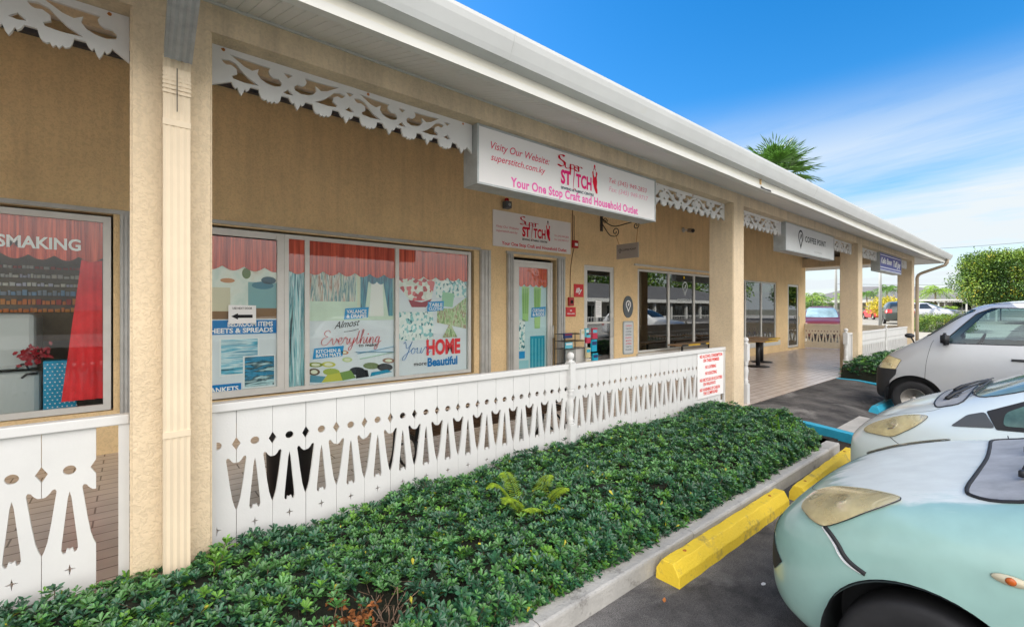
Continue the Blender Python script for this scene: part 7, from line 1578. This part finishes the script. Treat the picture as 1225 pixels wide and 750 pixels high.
b = MB(); b.box(x - 2.6, x + 2.6, y - 4.2, y + 3.6, g0 + 1.95, g0 + 2.1, M_FW); b.build('roof', None, t_)
for dx in (-2.4, 2.4):
    for dy in (-4, -2, 0, 2, 3.4): b = MB(); b.box(x + dx - .06, x + dx + .06, y + dy - .06, y + dy + .06, g0, g0 + 1.95, M_FW); b.build('post', None, t_)
M_POLE = mat('pole_grey', (.33, .34, .33), .5, .3)
for i, (px_, dep, h, r_, lb) in enumerate(((1000, 30, 7.3, .085, 'tall grey light pole left of the third column'), (1005.5, 44, 8.0, .06, 'thin distant grey pole beside the light pole'), (1053, 32, 6.2, .10, 'grey light pole seen under the blue sign'))):
    x, y = at(px_, dep); g0 = gz(x, y); t_ = thing('light_pole', lb, 'pole', (x, y, g0), 0, 'light poles in the far lot'); b = MB(); b.tube([(x, y, g0 - .1), (x, y, g0 + h)], [r_, r_ * .7], M_POLE, 12); b.build('pole', None, t_)
    b = MB(); b.box(x - .9, x + .05, y - .12, y + .12, g0 + h, g0 + h + .12, M_POLE, bev=.03); b.build('lamp_head', None, t_)
xa, ya = at(1002, 60); xb, yb = at(1400, 42)
for z_, lb in ((9.1, 'upper thin black overhead wire crossing the sky right of the gutter'), (4.9, 'lower thin overhead wire right of the last column')):
    b = MB(); b.tube([(xa + (xb - xa) * t / 12, ya + (yb - ya) * t / 12, z_ - .5 * math.sin(pi * t / 12)) for t in range(13)], .018, M_BLACK, 5); tag(b.build('overhead_wire'), lb, 'wire', 'overhead wires')
# ================================================================ things on the walkway
t_ = thing('brochure_rack', 'black wire rack and white stand filled with brochures and magazines outside the coffee door', 'rack', (6.95, 6.35, 0)); 
b = MB()
for x in (6.50, 6.80, 7.10):
    for y in (6.18, 6.45): b.tube([(x, y, 0), (x, y, 1.10 if x > 6.6 else 1.02)], .008, M_BLACK, 6)
for z in (.12, .5, .80, .95, 1.09):
    for y in (6.18, 6.45): b.tube([(6.50, y, z), (7.10, y, z)], .006, M_BLACK, 5)
    for x in (6.50, 6.65, 6.80, 6.95, 7.10): b.tube([(x, 6.18, z), (x, 6.45, z)], .005, M_BLACK, 5)
b.build('wire_frame', None, t_); b = MB(); b.box(6.84, 7.30, 6.24, 6.50, .05, .80, mat('white_card', (.68, .68, .66), .6)); b.build('white_stand', None, t_)
r_ = random.Random(2); COLS = ['#2fb3d6', '#c84a62', '#e8e4da', '#3a4a7a', '#70c7dc', '#d8cfa8', '#8a3a4a', '#e9eef2']
for x, y, z, w_, h_ in ((7.32, 6.12, .72, .16, .24), (7.34, 6.12, .98, .15, .22), (7.14, 6.12, .90, .13, .20), (7.16, 6.14, .60, .13, .20), (7.0, 6.15, .98, .10, .20), (7.10, 6.12, 1.02, .10, .18), (6.60, 6.15, .82, .2, .12), (6.58, 6.15, 1.02, .22, .10), (7.36, 6.12, .48, .15, .2), (7.14, 6.12, .42, .14, .16)):
    cc_ = r_.choice(COLS); b = MB(); b.box(x - w_ / 2, x + w_ / 2, y, y + .04, z, z + h_, flat('brochure' + cc_, cc_)); b.box(x - w_ / 2 + .01, x + w_ / 2 - .01, y - .002, y - .0005, z + h_ * .55, z + h_ * .85, flat('brochure' + COLS[(COLS.index(cc_) + 3) % 8], COLS[(COLS.index(cc_) + 3) % 8]))
    tag(b.build('brochure'), 'stack of printed brochures standing in the rack by the coffee door', 'brochure', 'brochures in the rack')
t_ = thing('bar_ledge', 'narrow wooden bar ledge with black and yellow edge under the coffee window', 'table', (12.2, 6.3, 0)); M_BT = mat('hazard_yellow', (.6, .38, .03), .5, nscale=9, namt=.3)
b = MB(); b.box(10.6, 13.9, 6.05, 6.45, .655, .69, mat('bar_wood', (.35, .22, .12), .5, nscale=4, namt=.3)); b.build('top', None, t_); b = MB()
for i in range(11): b.box(10.6 + i * .3, 10.6 + i * .3 + .3, 6.040, 6.0485, .65, .695, M_BT if i % 3 else M_BLACK)
b.build('edge', None, t_)
for x in (10.9, 12.3, 13.6): b = MB(); b.box(x - .02, x + .02, 6.2, 6.24, 0, .654, M_BLACK); b.build('leg', None, t_)
def pedestal(x, y, lb):
    t_ = thing('pedestal_table', lb, 'table', (x, y, 0), 0, 'pedestal tables outside the coffee shop')
    b = MB(); b.box(x - .42, x + .42, y - .35, y + .35, .70, .735, mat('bar_wood', (.35, .22, .12), .5)); b.build('top', None, t_); b = MB(); b.box(x - .43, x + .43, y - .365, y - .352, .698, .737, M_BT); b.build('edge', None, t_)
    b = MB(); b.lathe([(.29, 0), (.29, .012), (.27, .022), (.06, .035), (.045, .05)], (x, y, 0), M_BLACK, 28); b.build('base', None, t_); b = MB(); b.lathe([(.055, .05), (.055, .699)], (x, y, 0), M_BLACK, 16); b.build('column', None, t_)
pedestal(13.35, 5.35, 'nearer black pedestal table with wooden top outside the far coffee window'); pedestal(14.6, 5.75, 'farther black pedestal table with wooden top outside the far coffee window')
# slatted bench with cast-iron ends behind the long fence, black bin
t_ = thing('park_bench', 'dark slatted bench with black cast iron ends behind the long white fence', 'bench', (3.0, 4.0, 0))
M_SL = mat('bench_slat', (.10, .055, .03), .6, nscale=6, namt=.3)
for i in range(5): b = MB(); b.box(2.02, 3.95, 3.75 + i * .085, 3.815 + i * .085, .40, .425, M_SL); b.build('seat_slat', None, t_)
for i in range(4): b = MB(); b.box(2.02, 3.95, 4.17 + i * .03, 4.195 + i * .03, .46 + i * .07, .515 + i * .07, M_SL); b.build('back_slat', None, t_)
for x in (1.98, 3.97):
    b = MB(); b.tube(catmull([(x, 3.73, 0), (x, 3.77, .15), (x, 3.70, .30), (x, 3.75, .40), (x, 3.95, .42), (x, 4.15, .42), (x, 4.19, .58), (x, 4.27, .73)]), .022, M_BLACK, 8); b.tube(catmull([(x, 4.27, 0), (x, 4.17, .18), (x, 4.13, .42)]), .022, M_BLACK, 8)
    b.tube(catmull([(x, 3.73, .40), (x, 3.69, .52), (x, 3.73, .62), (x, 3.95, .65), (x, 4.21, .64)]), .018, M_BLACK, 8); b.tube([(x, 3.93 + .1 * math.cos(a / 2), .53 + .07 * math.sin(a / 2)) for a in range(13)], .012, M_BLACK, 6)
    b.tube([(x, 3.95 + .12 * math.cos(a / 2), .22 + .10 * math.sin(a / 2)) for a in range(13)], .012, M_BLACK, 6); b.build('iron_end', None, t_)
t_ = thing('waste_bin', 'black waste bin standing behind the white fence near the first column', 'bin', (1.02, 4.05, 0)); b = MB(); b.lathe([(.17, 0), (.19, .58), (.20, .60)], (1.02, 4.05, 0), M_BLACK, 24); b.build('drum', None, t_); b = MB(); b.lathe([(.205, .601), (.205, .63), (.12, .70), (.01, .71)], (1.02, 4.05, 0), M_BLACK, 24); b.build('lid', None, t_)
